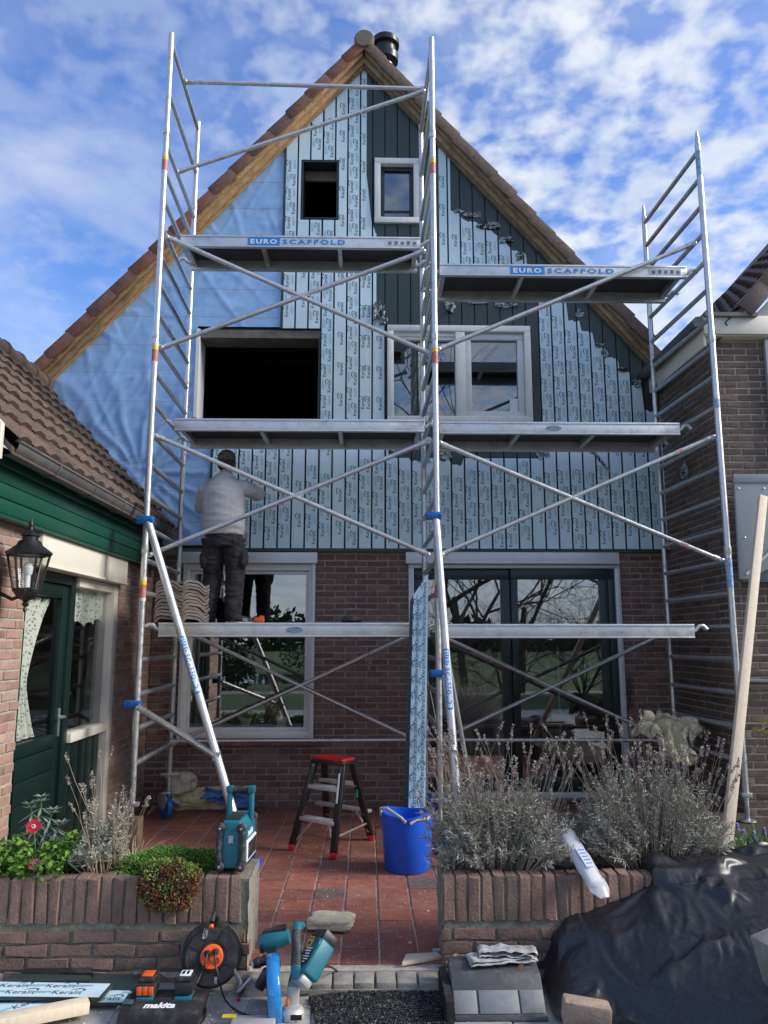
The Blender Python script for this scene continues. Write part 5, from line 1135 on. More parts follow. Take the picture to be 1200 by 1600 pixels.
for i in range(9):
    a = P(rg.uniform(215, 245), rg.uniform(1255, 1275), Z=.015); b = a+Vector((rg.uniform(-.12, .16), rg.uniform(-.05, .12), rg.uniform(0, .16))); mb.tube(a, b, rg.uniform(.006, .014), 6)
tag(obj('scrap_sticks', mb, WOODR), 'small heap of wood and wire scraps in the corner beside the caster', 'scrap heap')
# wool draped over the right frame
mb = MB(); cw = P(1052, 1150, Y=6.75)
def drape(u, v):
    a = (u-.5); w = .56 if v < .45 else .56-.30*min(1, (v-.45)/.2); o = Vector((u*3, v*3.5, 2)); nz = mn.noise_vector(o*.9); n2 = mn.noise_vector(o*2.6)
    z = .18-.60*max(0, v-.38) if v > .38 else .18-.30*(.38-v); y = -.10+.26*(1-v)+.05
    fold = .05*math.sin(a*16+v*5+nz.x*4)
    return cw+Vector((a*w+nz.x*.08+n2.x*.02+(v-.3)*.03, y-.10*abs(nz.y)-.02*n2.y-fold*.7, z+nz.z*.06+n2.z*.025-.10*(abs(a)*2)**2*(v < .6)+fold*.3))
mb.grid(drape, 80, 80); wo = obj('insulation_blanket', mb, INSULO, smooth=180); tag(wo, 'torn old insulation blanket hanging over the low rungs of the right frame', 'insulation')
sd = wo.modifiers.new('s', 'SOLIDIFY'); sd.thickness = .035
# leaning plank at right
mb = MB(); a, b = P(1133, 1300, Y=5.15), P(1192, 776, Y=6.25); mb.bar(Vector((a.x, a.y, a.z-.10)), b, .066, .045, (0, -1, .2)); 
tag(obj('leaning_plank', mb, PINE, bev=.004), 'pale new timber batten leaning at the right edge in front of the grey canopy', 'plank')
# ================================================================== PLANTERS
def planter(label, x0, x1, name='planter'):
    t = thing('brick_planter', label, 'planter', ((x0+x1)/2, 4.36, 0), 'low brick planters at the patio edge')
    yf, yb, h = 4.17, 4.56, .435
    mb = MB(); mb.box(x0+.012, x1-.012, yf+.012, yf+.10, -.2, h-.012); mb.box(x0+.012, x1-.012, yb-.10, yb-.012, -.2, h-.012); mb.box(x0+.012, x0+.10, yf+.1, yb-.1, -.2, h-.012); mb.box(x1-.10, x1-.012, yf+.1, yb-.1, -.2, h-.012)
    obj('wall', mb, MORTARD, t, smooth=0)
    B = Bricks(t, BRICKP, 300, jit=.005, L=.205, D=.045, Hh=.052); B.wall((x0, yf, -.125), 0, x1-x0, 0, .1876+.16, shift=.06, hidden=lambda a, b: b > 1560)
    # keep only the courses below the soldier row
    B.c = [c for c in B.c if c[1].translation.z < .20]
    B.done()
    rg = random.Random(int(x0*10)); sb = []
    for s in range(5): sb.append(brick_mesh(50+s, BRICKP, L=.053, Hh=.214, D=.10, jit=.005))
    x = x0+.036; k = 0
    while x < x1-.025:
        m4 = Matrix.Translation((x, yf+rg.uniform(-.005, .004), .325+rg.uniform(-.005, .004))) @ Matrix.Rotation(rg.uniform(-.025, .025), 4, 'Y'); inst('coping_brick', sb[k % 5], m4, t); x += .0645+rg.uniform(-.002, .002); k += 1
    ends = (x1,) if x0 < -1 else (x0,)
    for xe in ends:
        s = 1 if xe == x1 else -1
        mb = MB(); n = 18
        def ef_(u, v): return Vector((xe-s*.012+s*(.006*mn.noise(Vector((u*9, v*9, xe)))+.006*abs(mn.noise(Vector((u*3, v*14, xe+3))))), yf+.004+u*(yb-yf-.008), -.13+v*(h+.12)))
        mb.grid(ef_, n, n); obj('end_render', mb, CONC if s > 0 else MORTARD, t, smooth=180)
        for j in range(4): inst('coping_brick', sb[j % 5], Matrix.Translation((xe-s*.062, yf+.11+.078*j, .40)) @ Matrix.Rotation(R(90)*s, 4, 'Z') @ Matrix.Diagonal((1, 1, .3, 1)), t)
    mb = MB(); mb.grid(lambda u, v: (x0+.09+u*(x1-x0-.18), yf+.09+v*(yb-yf-.18), h-.035+.02*mn.noise(Vector((u*20, v*5, 1)))), 60, 10); obj('soil', mb, SOIL, t, smooth=180)
    return t
planter('left brick planter with blue radio on its corner and green plants', XW+.01, -.588)
planter('right brick planter with grey lavender bushes and black tarp over one side', .382, 3.0)
LAVL = M('lavender_leaf', [(.31,.33,.275), (.50,.525,.46), (.39,.41,.35), (.27,.29,.23), (.30,.25,.19)], .85, 0, .15, 20, objrnd=1); LAVS = M('lavender_stem', [(.26,.20,.145), (.36,.30,.22)], .9, 0, .2, 20, objrnd=1); LAVF = M('lavender_dead_flower', [(.25,.21,.18), (.36,.31,.275), (.30,.26,.235)], .95, 0, .2, 20, objrnd=1)
LEAFG = M('bright_green_leaf', [(.08,.20,.02), (.14,.30,.035), (.10,.24,.03), (.20,.34,.06)], .6, 0, .15, 20, objrnd=1); CUSH = M('cushion_green', [(.06,.16,.02), (.11,.25,.03), (.15,.29,.05)], .7, 0, .15, 20, objrnd=1)
SEDR = M('sedum_red', [(.20,.055,.045), (.28,.10,.06), (.16,.05,.04), (.24,.18,.05)], .6, 0, .15, 20, objrnd=1); SEDG = M('sedum_green', [(.16,.24,.04), (.25,.32,.07), (.12,.20,.03)], .6, 0, .15, 20, objrnd=1); DRYG = M('dry_grass', [(.40,.33,.20), (.50,.43,.29), (.32,.25,.14)], .9, 0, .15, 20, objrnd=1); EUPH = M('silvery_leaf', [(.20,.27,.22), (.28,.35,.30)], .6, 0, .15, 20, objrnd=1)
def leaf(mb, p, d, l, w, nrm=None):
    d = d.normalized(); s = d.cross(nrm if nrm is not None else Vector((random.gauss(0, 1), random.gauss(0, 1), random.gauss(0, 1)))); 
    if s.length < 1e-4: s = d.orthogonal()
    s = s.normalized()*w/2; mb.add([p, p+d*l*.5-s, p+d*l, p+d*l*.5+s], [(0, 1, 2, 3)])
def lavender(base, rx, ry, hgt, n, nst, label, seed, fl=.35, sparse=1.0, group='lavender bushes'):
    rg = random.Random(seed); random.seed(seed); t = thing('lavender_bush', label, 'lavender', base, group); base = Vector(base)
    L_ = MB(); St = MB(); Fl = MB()
    subs = [(rg.uniform(-.75, .75), rg.uniform(-.7, .7), rg.uniform(.62, 1.18), rg.uniform(.30, .55)) for _ in range(9)]
    for i in range(n):
        sx_, sy_, sh_, sw_ = rg.choice(subs); a = rg.uniform(0, 6.283); r = math.sqrt(rg.random())*rg.uniform(.7, 1.15)
        gx_, gy_ = sx_+math.cos(a)*r*sw_, sy_+math.sin(a)*r*sw_; rr_ = min(1.2, math.hypot(gx_, gy_))
        tip = base+Vector((gx_*rx, gy_*ry, hgt*sh_*(1-.42*rr_*rr_)*rg.uniform(.30, 1.08)))
        b0 = base+Vector((gx_*rx*.55, gy_*ry*.55, 0)); mid = b0.lerp(tip, .55)+Vector((rg.gauss(0, .02), rg.gauss(0, .02), .03))
        pts = [b0, mid, tip]; St.path(pts, [.0038, .0026, .0014], 3, caps=False)
        for k in range(int(15*sparse)):
            f = .38+.62*k/(15*sparse); p = b0.lerp(mid, f/.55) if f < .55 else mid.lerp(tip, (f-.55)/.45); d = (tip-mid).normalized()
            for s in range(2):
                q = d.orthogonal(); q.rotate(Matrix.Rotation(rg.uniform(0, 6.28), 3, d)); leaf(L_, p, d*rg.uniform(.35, 1.0)+q*rg.uniform(.5, 1.0), rg.uniform(.020, .040), rg.uniform(.004, .0068))
    for i in range(nst):
        a = rg.uniform(0, 6.283); r = math.sqrt(rg.random())*.9; b0 = base+Vector((math.cos(a)*r*rx*.85, math.sin(a)*r*ry*.85, hgt*rg.uniform(.2, .6))); lean = Vector((math.cos(a)*r*.38+rg.gauss(0, .16), math.sin(a)*r*.25+rg.gauss(0, .1), 1)).normalized(); l = rg.uniform(.35, 1.0)*(fl+hgt*.35)
        m_ = b0+lean*l*.6+Vector((rg.gauss(0, .015), rg.gauss(0, .015), 0)); tip = m_+(lean+Vector((rg.gauss(0, .18), rg.gauss(0, .1), -.05))).normalized()*l*.4; St.path([b0, m_, tip], [.0019, .0015, .0012], 3, caps=False)
        d = (tip-m_).normalized()
        for k in range(8):
            p = tip-d*(.004+.0072*k)
            for s in range(4): q = d.orthogonal(); q.rotate(Matrix.Rotation(rg.uniform(0, 6.28), 3, d)); leaf(Fl, p, d*.6+q, .0125, .0085)
    obj('foliage', L_, LAVL, t, smooth=0); obj('stems', St, LAVS, t, smooth=0); obj('flower_spikes', Fl, LAVF, t, smooth=0)
    return t
bx1 = P(780, 1370, Y=4.42).x; bx2 = P(1022, 1360, Y=4.42).x
lavender((bx1, 4.42, .40), .42, .26, .50, 560, 135, 'grey lavender bush with dry flower spikes in front of the scaffold stabiliser', 4)
lavender((bx2, 4.44, .40), .45, .28, .54, 600, 125, 'grey lavender bush beside the leaning plank, partly behind the black tarp', 6)
lavender((P(168, 1350, Y=4.36).x, 4.36, .40), .17, .15, .40, 150, 26, 'small thin grey lavender in the left planter beside the red flower', 9, .30)
def grass_tuft(base, n, l, spread, mat, name, label, cat, seed):
    rg = random.Random(seed); mb = MB(); base = Vector(base)
    for i in range(n):
        a = rg.uniform(0, 6.28); d = Vector((math.cos(a)*spread, math.sin(a)*spread, 1)).normalized(); ll = l*rg.uniform(.6, 1.1); p = base+Vector((rg.gauss(0, .02), rg.gauss(0, .02), 0)); s = Vector((-math.sin(a), math.cos(a), 0))*.003; prev = None
        pts = [p+d*ll*t+Vector((math.cos(a), math.sin(a), 0))*ll*.35*t*t*rg.uniform(.3, 1)-Vector((0, 0, ll*.3*t*t)) for t in (0, .35, .7, 1)]
        vs = []
        for j, q in enumerate(pts): w = s*(1-j/3.6); vs += [q-w, q+w]
        mb.add(vs, [(0, 1, 3, 2), (2, 3, 5, 4), (4, 5, 7, 6)])
    return tag(obj(name, mb, mat, smooth=0), label, cat)
grass_tuft((P(205, 1345, Y=4.4).x, 4.4, .40), 170, .26, .9, DRYG, 'dry_grass_tuft', 'dry straw coloured grass tuft between the lavender and the green cushion plant', 'grass', 3)
# leafy green plant
t = thing('leafy_plant', 'bright green low leafy plant at the left end of the planter', 'plant', (-1.9, 4.36, .40)); rg = random.Random(2); random.seed(2); L_ = MB(); St = MB()
for i in range(420):
    p0 = Vector((rg.uniform(-2.16, P(112, 1360, Y=4.36).x), rg.uniform(4.20, 4.54), .40)); tp_ = p0+Vector((rg.gauss(0, .04), rg.gauss(0, .04)-.02, rg.uniform(.02, .17))); St.path([p0, tp_], [.0018, .0012], 3, caps=False)
    for k in range(5): d = Vector((rg.gauss(0, 1), rg.gauss(0, 1)-.3, rg.gauss(.2, .5))).normalized(); leaf(L_, tp_, d, rg.uniform(.022, .042), rg.uniform(.016, .03), Vector((rg.gauss(0, .4), rg.gauss(0, .4), 1)))
obj('foliage', L_, LEAFG, t, smooth=0); obj('stems', St, CUSH, t, smooth=0)
def cushion(c, rad, n, mats, name, label, cat, seed, lf=.018, droop=0):
    rg = random.Random(seed); random.seed(seed); ms = [MB() for _ in mats]; c = Vector(c)
    for i in range(n):
        d = Vector((rg.gauss(0, 1), rg.gauss(0, 1), rg.gauss(0, 1))); d.normalize()
        if droop == 0 and d.z < -.1: d.z = -d.z
        k = 1+.22*mn.noise(d*2.6+Vector((seed, 0, 0))); p = c+Vector((d.x*rad[0], d.y*rad[1], d.z*rad[2]))*k*rg.uniform(.86, 1.03)
        w = mn.noise(p*9+Vector((seed, 0, 0)))+rg.gauss(0, .18); mi = min(len(mats)-1, max(0, int((w*.9+.5)*len(mats))))
        for s in range(3): leaf(ms[mi], p, d+Vector((rg.gauss(0, .6), rg.gauss(0, .6), rg.gauss(.1, .6))), lf*rg.uniform(.6, 1.2), lf*.5)
    t = thing(name, label, cat, c); core = MB(); core.add([c+Vector((v.co.x*rad[0], v.co.y*rad[1], v.co.z*rad[2]))*.82 for v in ico.verts], [tuple(v.index for v in f.verts) for f in ico.faces]); obj('inner_mat', core, SOIL, t)
    for m_, mt in zip(ms, mats): obj('foliage', m_, mt, t, smooth=0)
    return t
cc = P(268, 1352, Y=4.37); cushion((cc.x, 4.37, .41), (.30, .16, .105), 5200, [CUSH, LEAFG], 'cushion_plant', 'fresh green cushion plant next to the blue radio', 'plant', 11, .014)
cc = P(264, 1388, Y=4.16); cushion((cc.x, 4.165, cc.z+.015), (.155, .085, .125), 3400, [SEDR, SEDG], 'sedum', 'red and green sedum spilling over the front of the left planter', 'plant', 13, .015, 1)
# arching silvery plant, red anemone, pink blossom
t = thing('silvery_plant', 'arching silvery green leafed plant behind the red flower', 'plant', (P(60, 1345, Y=4.45).x, 4.45, .40)); b = Vector(t.location); L_ = MB(); St = MB(); rg = random.Random(4); random.seed(4)
for sx, hh in ((-.05, .36), (.0, .40), (.06, .33), (.10, .26)):
    pts = [b+Vector((sx*k*1.2, -.02*k, hh*math.sin(k*1.25))) for k in [i/8 for i in range(9)]]; St.path(pts, .004, 4)
    for k, p in enumerate(pts[2:]):
        for s in range(7): a = s*.9+k; leaf(L_, p, Vector((math.cos(a), math.sin(a)*.8, -.45 if k < 5 else .2)), .085 if k < 5 else .05, .015, Vector((0, 0, 1)))
obj('foliage', L_, EUPH, t, smooth=0); obj('stems', St, CUSH, t)
def flower(px, py, y, mats, r, n, label, cat):
    c = P(px, py, Y=y); t = thing('flower', label, cat, (c.x, c.y, .40)); a = Vector((.1, -.85, .5)).normalized(); x = a.orthogonal().normalized(); yv = a.cross(x); mb = MB()
    for i in range(n): th = 6.283*i/n; d = x*math.cos(th)+yv*math.sin(th); s = a.cross(d)*r*.5; mb.add([c, c+d*r*.5-s+a*.008, c+d*r+a*.012-s*.4, c+d*r+a*.012+s*.4, c+d*r*.5+s+a*.008], [(0, 1, 2, 3, 4)])
    obj('petals', mb, mats[0], t, smooth=0); mb = MB(); mb.lathe([(r*.30, 0), (r*.28, .006)], c+a*.006, a, 12); obj('ring', mb, mats[1], t); mb = MB(); mb.lathe([(r*.17, 0), (r*.10, .014), (.001, .016)], c+a*.008, a, 10); obj('centre', mb, BLACKM, t); mb = MB(); mb.path([(c.x, c.y, .40), (c.x+.01, c.y+.02, (c.z+.4)/2), c-a*.004], .0025, 5); obj('stem', mb, CUSH, t)
RED = M('red_petal', (.50, .006, .018), .5, 0, .15, 30); PINK = M('pink_petal', (.60, .08, .14), .5, 0, .3, 60)
flower(53, 1292, 4.30, (RED, LABW), .036, 9, 'open red anemone with white ring and dark centre', 'flower')
flower(54, 1351, 4.22, (PINK, LABW), .03, 7, 'pink blossom low among green leaves beside the planter edge', 'flower')
flower(37, 1336, 4.25, (PINK, LABW), .018, 6, 'tiny pink bud among green leaves at the far left', 'flower')
# grape hyacinths and yellow-leaf twig
HYA = M('hyacinth_blue', [(.04,.06,.38), (.07,.09,.5)], .5, 0, .1, objrnd=1)
rg = random.Random(7); random.seed(7); t = thing('grape_hyacinth', 'clump of blue grape hyacinths at the foot of the right scaffold leg', 'flower', (P(1172, 1335, Z=.30).x, 5.2, .215)); L_ = MB(); Fl = MB(); hb = P(1172, 1330, Y=5.3)
for i in range(60): p = Vector((hb.x+rg.uniform(-.13, .16), 5.3+rg.uniform(-.12, .12), .215)); leaf(L_, p, Vector((rg.gauss(0, .35), rg.gauss(0, .35), 1)), rg.uniform(.12, .24), .012, Vector((0, 1, 0)))
for px, py in ((1152, 1293), (1162, 1303), (1178, 1306), (1189, 1318), (1170, 1316), (1158, 1318), (1194, 1300)):
    p = P(px, py, Y=5.28); L_.path([(p.x, p.y, .215), p], .003, 4)
    for k in range(18): f = k/18; a = k*2.4; Fl.lathe([(.002, -.005), (.006, 0), (.002, .005)], p+Vector((math.cos(a)*.009*(1-f*.5), math.sin(a)*.009*(1-f*.5), -.02+.05*f)), n=5)
obj('leaves', L_, CUSH, t, smooth=0); obj('blossoms', Fl, HYA, t)
YLEAF = M('yellow_leaf', [(.45,.38,.06), (.30,.36,.06)], .6, 0, .15, objrnd=1)
random.seed(3); t = thing('yellow_twig', 'thin twig with yellow green leaves at the right edge', 'plant', (2.45, 4.9, .4)); mb = MB(); a = P(1210, 1130, Y=4.9); pts = [P(1235, 1330, Y=4.9), P(1222, 1200, Y=4.9), a, P(1186, 1142, Y=4.9), P(1178, 1140, Y=4.9)]; pts[0].z = .25; mb.path(pts, .004, 5); obj('stem', mb, LAVS, t); mb = MB()
for px, py, s in ((1180, 1140, .06), (1192, 1128, .07), (1196, 1145, .06), (1190, 1256, .05), (1204, 1135, .08)): leaf(mb, P(px+8, py, Y=4.88), Vector((-1, 0, .2)), s, s*.5, Vector((.1, .9, .5)))
obj('leaves', mb, YLEAF, t, smooth=0)
# garden post light
g = P(736, 1285, Y=4.33); t = thing('garden_post_light', 'bamboo coloured post light half hidden in the front lavender', 'garden light', (g.x, 4.33, .40)); OLV = M('olive_brass', [(.16,.13,.055), (.22,.18,.08)], .5, .3, .25, 20)
mb = MB(); mb.lathe([(.030, .38), (.030, g.z-.06)], (g.x, 4.33, 0), n=16); obj('post', mb, OLV, t); mb = MB(); mb.lathe([(.030, 0), (.046, .01), (.046, .022), (.036, .028), (.034, .055), (.048, .06), (.048, .075), (.036, .078), (.030, .05), (.01, .045)], (g.x, 4.33, g.z-.055), n=20); obj('cap', mb, OLV, t)
# plastic packaging tube leaning on the planter
PLA = bpy.data.materials.new('clear_plastic'); PLA.use_nodes = True; bs = PLA.node_tree.nodes['Principled BSDF']; bs.inputs['Base Color'].default_value = (.72, .74, .76, 1); bs.inputs['Roughness'].default_value = .18; bs.inputs['Alpha'].default_value = .55
t = thing('plastic_bag_roll', 'long clear plastic packet with white label leaning over the right planter edge', 'packaging', (P(915, 1370, Y=4.2).x, 4.2, .43)); a = P(882, 1300, Y=4.36); b = P(936, 1388, Y=4.05); d = (b-a).normalized(); mb = MB()
xs_ = d.cross(Vector((0, 0, 1))).normalized(); zs_ = xs_.cross(d)
def pk(u, v): th = 6.283*u; w = .052*(1 if v < .9 else 1-(v-.9)*5); h = .030*(1 if v < .88 else max(.15, 1-(v-.88)*7)); nz = .006*mn.noise(Vector((u*6, v*14, 2))); return a+d*(v*(b-a).length*1.15)+xs_*(w+nz)*math.cos(th)+zs_*(h+nz)*math.sin(th)
mb.grid(pk, 20, 30); obj('bag', mb, PLA, t, smooth=60)
mb = MB(); mb.bar(a+d*.02, a+d*(b-a).length*.93, .062, .034, (0, 0, 1)); obj('white_profile', mb, LABW, t, bev=.004)
c = a.lerp(b, .56)+zs_*.038; mb = MB(); mb.cbox(c, (.05, .13, .002), Matrix((xs_, d, zs_)).transposed()); lo = obj('label', mb, M('pale_blue_label', (.50, .60, .78), .5), t, smooth=0); mb = MB()
for k in range(5): mb.cbox(c+d*(-.045+.022*k)+zs_*.0016, (.036-.004*(k % 3), .005, .001), Matrix((xs_, d, zs_)).transposed())
obj('label_print', mb, M('label_ink', (.12, .15, .30), .5), lo, smooth=0)
# ================================================================== RADIO
RX, RY, RZ_ = P(361, 1372, Y=4.20).x, 4.355, .452
rad = thing('site_radio', 'teal blue building site radio with carrying handle on the planter corner', 'radio', (RX, RY, RZ_)); ROT = Matrix.Translation((RX, RY, RZ_)) @ Matrix.Rotation(R(-4), 4, 'Z')
def rb(): m = MB(); m.xf = ROT; return m
w, l, h = .070, .135, .225
mb = rb(); mb.prism([(-w, -l, .01), (w, -l, .01), (w, -l, h-.03), (w*.62, -l, h+.015), (-w*.62, -l, h+.015), (-w, -l, h-.03)], (0, 2*l, 0)); body = obj('housing', mb, TEAL, rad, bev=.008, seg=3)
mb = rb(); mb.box(-.036, .036, -l-.004, -l+.004, .02, h-.03); mb.box(-.038, .038, -l-.006, -l+.002, .075, .08); obj('end_panel', mb, TEAL, body, bev=.003)
for sx in (-1, 1):
    mb = rb()
    for sy in (-1, 1):
        mb.path([(sx*.056, sy*(l-.004), .012), (sx*.061, sy*(l+.003), .07), (sx*.061, sy*(l+.003), .15), (sx*.056, sy*(l-.004), h-.02)], [.023, .017, .017, .023], 10); mb.lathe([(.004, -.02), (.025, -.014), (.025, .014), (.004, .02)], (sx*.055, sy*l, .020), (0, 1, 0), 14); mb.lathe([(.004, -.02), (.025, -.014), (.025, .014), (.004, .02)], (sx*.055, sy*l, h-.018), (0, 1, 0), 14)
    mb.box(sx*.058-.012, sx*.058+.012, -l*.9, l*.9, .004, .022); obj('bumper', mb, RUBBER, body, bev=.002)
    mb = rb()
    for zz in (.020, h-.018): mb.lathe([(.006, -.001), (.006, .003), (.002, .005)], (sx*.055, -l-.020, zz), (0, -1, 0), 8)
    obj('screw', mb, STEELC, body)
mb = rb(); mb.box(-.014, .014, -l-.0075, -l-.003, .135, .14); mb.box(-.014, .014, -l-.0075, -l-.003, .165, .17); mb.box(-.011, .011, -l-.0075, -l-.003, .142, .163); obj('recycling_mark', mb, M('mark_grey', (.45, .5, .52), .5), body, smooth=0)
mb = rb(); mb.box(-.034, .034, -l+.03, l-.09, h+.014, h+.020); obj('keypad', mb, BLACKP, body, bev=.002)
mb = rb(); mb.box(w-.004, w+.010, -l+.035, l-.02, .03, .135); sp = obj('speaker_grille', mb, LABW, body, bev=.006); mb = rb(); mb.box(w+.009, w+.0125, -l+.05, l-.035, .042, .123); obj('speaker_mesh', mb, BLACKP, sp, bev=.002)
mv, mf = text_geo('makita', .045, .002, 1.0, .25)
mb = rb(); mb.add([(w+.0015, v[0]*1.0, .165+v[1]) for v in mv], mf); obj('lettering', mb, LABW, body, smooth=0)
hz = h+.135
for sy in (-.0,):
    for sx in (-1, 1):
        mb = rb(); mb.path([(sx*.060, .055, h-.04), (sx*.060, .058, h+.05), (sx*.060, .06, hz)], .016, 8); mb.cbox((sx*.060, .06, hz+.006), (.036, .04, .034)); hd = obj('handle_post', mb, TEAL, rad, bev=.003)
mb = rb(); mb.lathe([(.017, -.046), (.019, -.04), (.019, .04), (.017, .046)], (0, .06, hz+.004), (1, 0, 0), 14); obj('handle_grip', mb, RUBBER, rad)
# blue bucket behind the planter
bq_ = P(395, 1430, Z=0); mb = MB(); c = (-.765, 4.86, 0); mb.lathe([(.001, .003), (.085, 0), (.125, .30), (.140, .302), (.140, .325), (.130, .325), (.118, .30), (.08, .01), (.001, .012)], c, n=32, caps=False); bk = thing('bucket', 'blue bucket standing on the patio behind the left planter corner', 'bucket', c); obj('bucket_body', mb, BLUEP, bk, smooth=50); mb = MB(); mb.path([(c[0]+.138*math.cos(t_), c[1]+.138*math.sin(t_)*.4-.09, .30-.12*abs(math.sin(t_))) for t_ in [math.pi+math.pi*i/12 for i in range(13)]], .003, 5); obj('bail', mb, STEELC, bk)
# ================================================================== CABLE REEL
GZ = -.058
rl_ = thing('cable_reel', 'black cable reel with orange socket plate leaning on the planter wall', 'cable reel', (-.755, 4.05, GZ)); CX, CYY, CZ = P(331, 1492, Y=4.03).x, 4.04, .10; rc = P(331, 1494, Y=4.03); CX, CZ = rc.x, rc.z+.0
RM = Matrix.Translation((CX, 4.03, CZ)) @ Matrix.Rotation(R(10), 4, 'Z') @ Matrix.Rotation(R(-14), 4, 'X')
def rr(): m = MB(); m.xf = RM; return m
RR = .148
mb = rr(); mb.lathe([(.0, .05), (RR*.96, .05), (RR, .057), (RR, .064), (RR*.95, .066), (.05, .066)], (0, .03, 0), (0, 1, 0), 44, caps=False); obj('rear_flange', mb, BLACKP, rl_)
mb = rr(); mb.lathe([(RR*.83, 0), (RR*.85, -.006), (RR*.83, -.012), (RR*.6, -.008), (.07, -.008)], (0, -.01, 0), (0, 1, 0), 44, caps=False); mb.lathe([(.0, .0), (RR*.83, 0)], (0, -.01, 0), (0, 1, 0), 44, caps=False); ff = obj('front_flange', mb, BLACKP, rl_)
mb = rr()
for i in range(8):
    a = i*math.pi/4+.35; mb.bar((.055*math.cos(a), -.021, .055*math.sin(a)), (RR*.8*math.cos(a), -.021, RR*.8*math.sin(a)), .004, .006, (0, 1, 0))
obj('rib', mb, BLACKM, ff, kind='stuff')
mb = rr(); mb.lathe([(RR*.72, -.009), (RR*.72, .075)], (0, 0, 0), (0, 1, 0), 36)
for k in range(6): 
    mb.path([(RR*.76*math.cos(a), .0+.012*k, RR*.76*math.sin(a)) for a in [2*math.pi*i/30 for i in range(30)]], .0065, 6, closed=True)
obj('wound_cable', mb, M('grey_cable', (.10, .10, .11), .5), rl_)
mb = rr(); mb.lathe([(.054, 0), (.054, -.020), (.049, -.026), (.001, -.027)], (0, -.012, 0), (0, 1, 0), 36, caps=False); sk = obj('socket_plate', mb, ORANGE, rl_)
for i, (x, z) in enumerate(((-.021, .017), (.017, .021), (-.017, -.020), (.021, -.017))):
    mb = rr(); mb.lathe([(.0165, -.0005), (.0165, -.004), (.013, -.004), (.012, -.001)], (x, -.0385, z), (0, 1, 0), 18); mb.lathe([(.0025, -.004), (.0025, -.001)], (x-.005, -.0385, z), (0, 1, 0), 6); mb.lathe([(.0025, -.004), (.0025, -.001)], (x+.005, -.0385, z), (0, 1, 0), 6); obj('socket', mb, M('dark_orange', (.45, .05, .008), .5), sk)
    if i < 2: mb = rr(); mb.lathe([(.015, -.004), (.014, -.020), (.008, -.028), (.004, -.04)], (x, -.0385, z), (0, 1, 0), 14); obj('plug', mb, BLACKP, sk)
mb = rr(); mb.cbox((-.035, -.021, .10), (.022, .003, .045), Matrix.Rotation(.15, 3, 'Y')); mb.cbox((.022, -.021, -.10), (.014, .003, .03)); obj('rating_sticker', mb, M('worn_sticker', [(.35,.36,.32), (.15,.15,.14), (.5,.5,.48)], .6, 0, .3, 90), ff, smooth=0)
mb = rr(); mb.path([(.015, .06, .11), (.02, .03, .165), (.005, -.02, .185), (-.005, -.04, .15)], .012, 8); mb.lathe([(.011, 0), (.011, .02)], (-.007, -.043, .145), (0, .3, -1), 10, 0); obj('handle', mb, BLACKP, rl_); mb = rr(); mb.lathe([(.0115, 0), (.0115, .012), (.006, .016)], (-.007, -.047, .137), (0, -.5, -.9), 10); obj('handle_knob', mb, ORANGE, rl_)
mb = rr(); mb.path([(.10, .05, -.06), (.14, .06, -.13), (.13, .0, -.155), (.19, -.02, -.10)], .010, 8); obj('stand', mb, GALV, rl_)
def onw(px, py, z=GZ+.006): return P(px, py, Z=z)
w0 = RM @ Vector((.017, -.075, .021)); w1 = RM @ Vector((-.021, -.075, .017))
def smooth_path(pts, k=6):
    out = []; n = len(pts)
    for i in range(n-1):
        p0, p1, p2, p3 = [Vector(pts[max(0, min(n-1, j))]) for j in (i-1, i, i+1, i+2)]
        for s in range(k): t_ = s/k; out.append(.5*((2*p1)+(p2-p0)*t_+(2*p0-5*p1+4*p2-p3)*t_*t_+(3*p1-p0-3*p2+p3)*t_**3))
    return out+[Vector(pts[-1])]
mb = MB(); mb.path(smooth_path([w0, w0+Vector((.003, -.02, -.03)), P(342, 1530, Y=3.93), onw(352, 1562), onw(372, 1580), onw(400, 1588), onw(425, 1586)]), .0045, 6); tag(obj('saw_cable', mb, BLACKP, smooth=60), 'black cable running from the reel socket along the ground to the saw', 'cable')
mb = MB(); mb.path(smooth_path([w1, w1+Vector((-.004, -.02, -.03)), P(314, 1522, Y=3.95), P(296, 1556, Y=3.86), P(272, 1586, Y=3.78), P(262, 1600, Y=3.74)]), .0035, 6); mb.path(smooth_path([onw(316, 1566), onw(321, 1575), onw(320, 1590), onw(312, 1602)]), .004, 6); tag(obj('charger_cable', mb, BLACKP, smooth=60), 'thin black charger cable running from the reel to the battery charger', 'cable')
# ================================================================== CHARGER
A0 = onw(190, 1592, GZ); A1 = onw(314, 1592, GZ); cx0, cx1 = A0.x, A1.x; cy = 3.80
chg = thing('battery_charger', 'black double battery charger with two batteries on the ground', 'charger', ((cx0+cx1)/2, cy, GZ)); CW = cx1-cx0
mb = MB(); mb.prism([(cx0, cy-.085, GZ), (cx0, cy+.10, GZ), (cx0+.02, cy+.10, GZ+.085), (cx0+.02, cy+.0, GZ+.082), (cx0+.005, cy-.078, GZ+.062)], (CW, 0, 0)); chb = obj('charger_body', mb, BLACKP, chg, bev=.008)
sl_v = (Vector((0, cy, GZ+.082))-Vector((0, cy-.078, GZ+.062))).normalized(); nv = Vector((0, -sl_v.z, sl_v.y)); mb = MB(); c = Vector(((cx0+cx1)/2, cy-.039, GZ+.0725)); mb.add([c+Vector((v[0]*1.15, 0, 0))+sl_v*v[1]*1.0+nv*.0015 for v in mv], mf); obj('lettering', mb, LABW, chb, smooth=0)
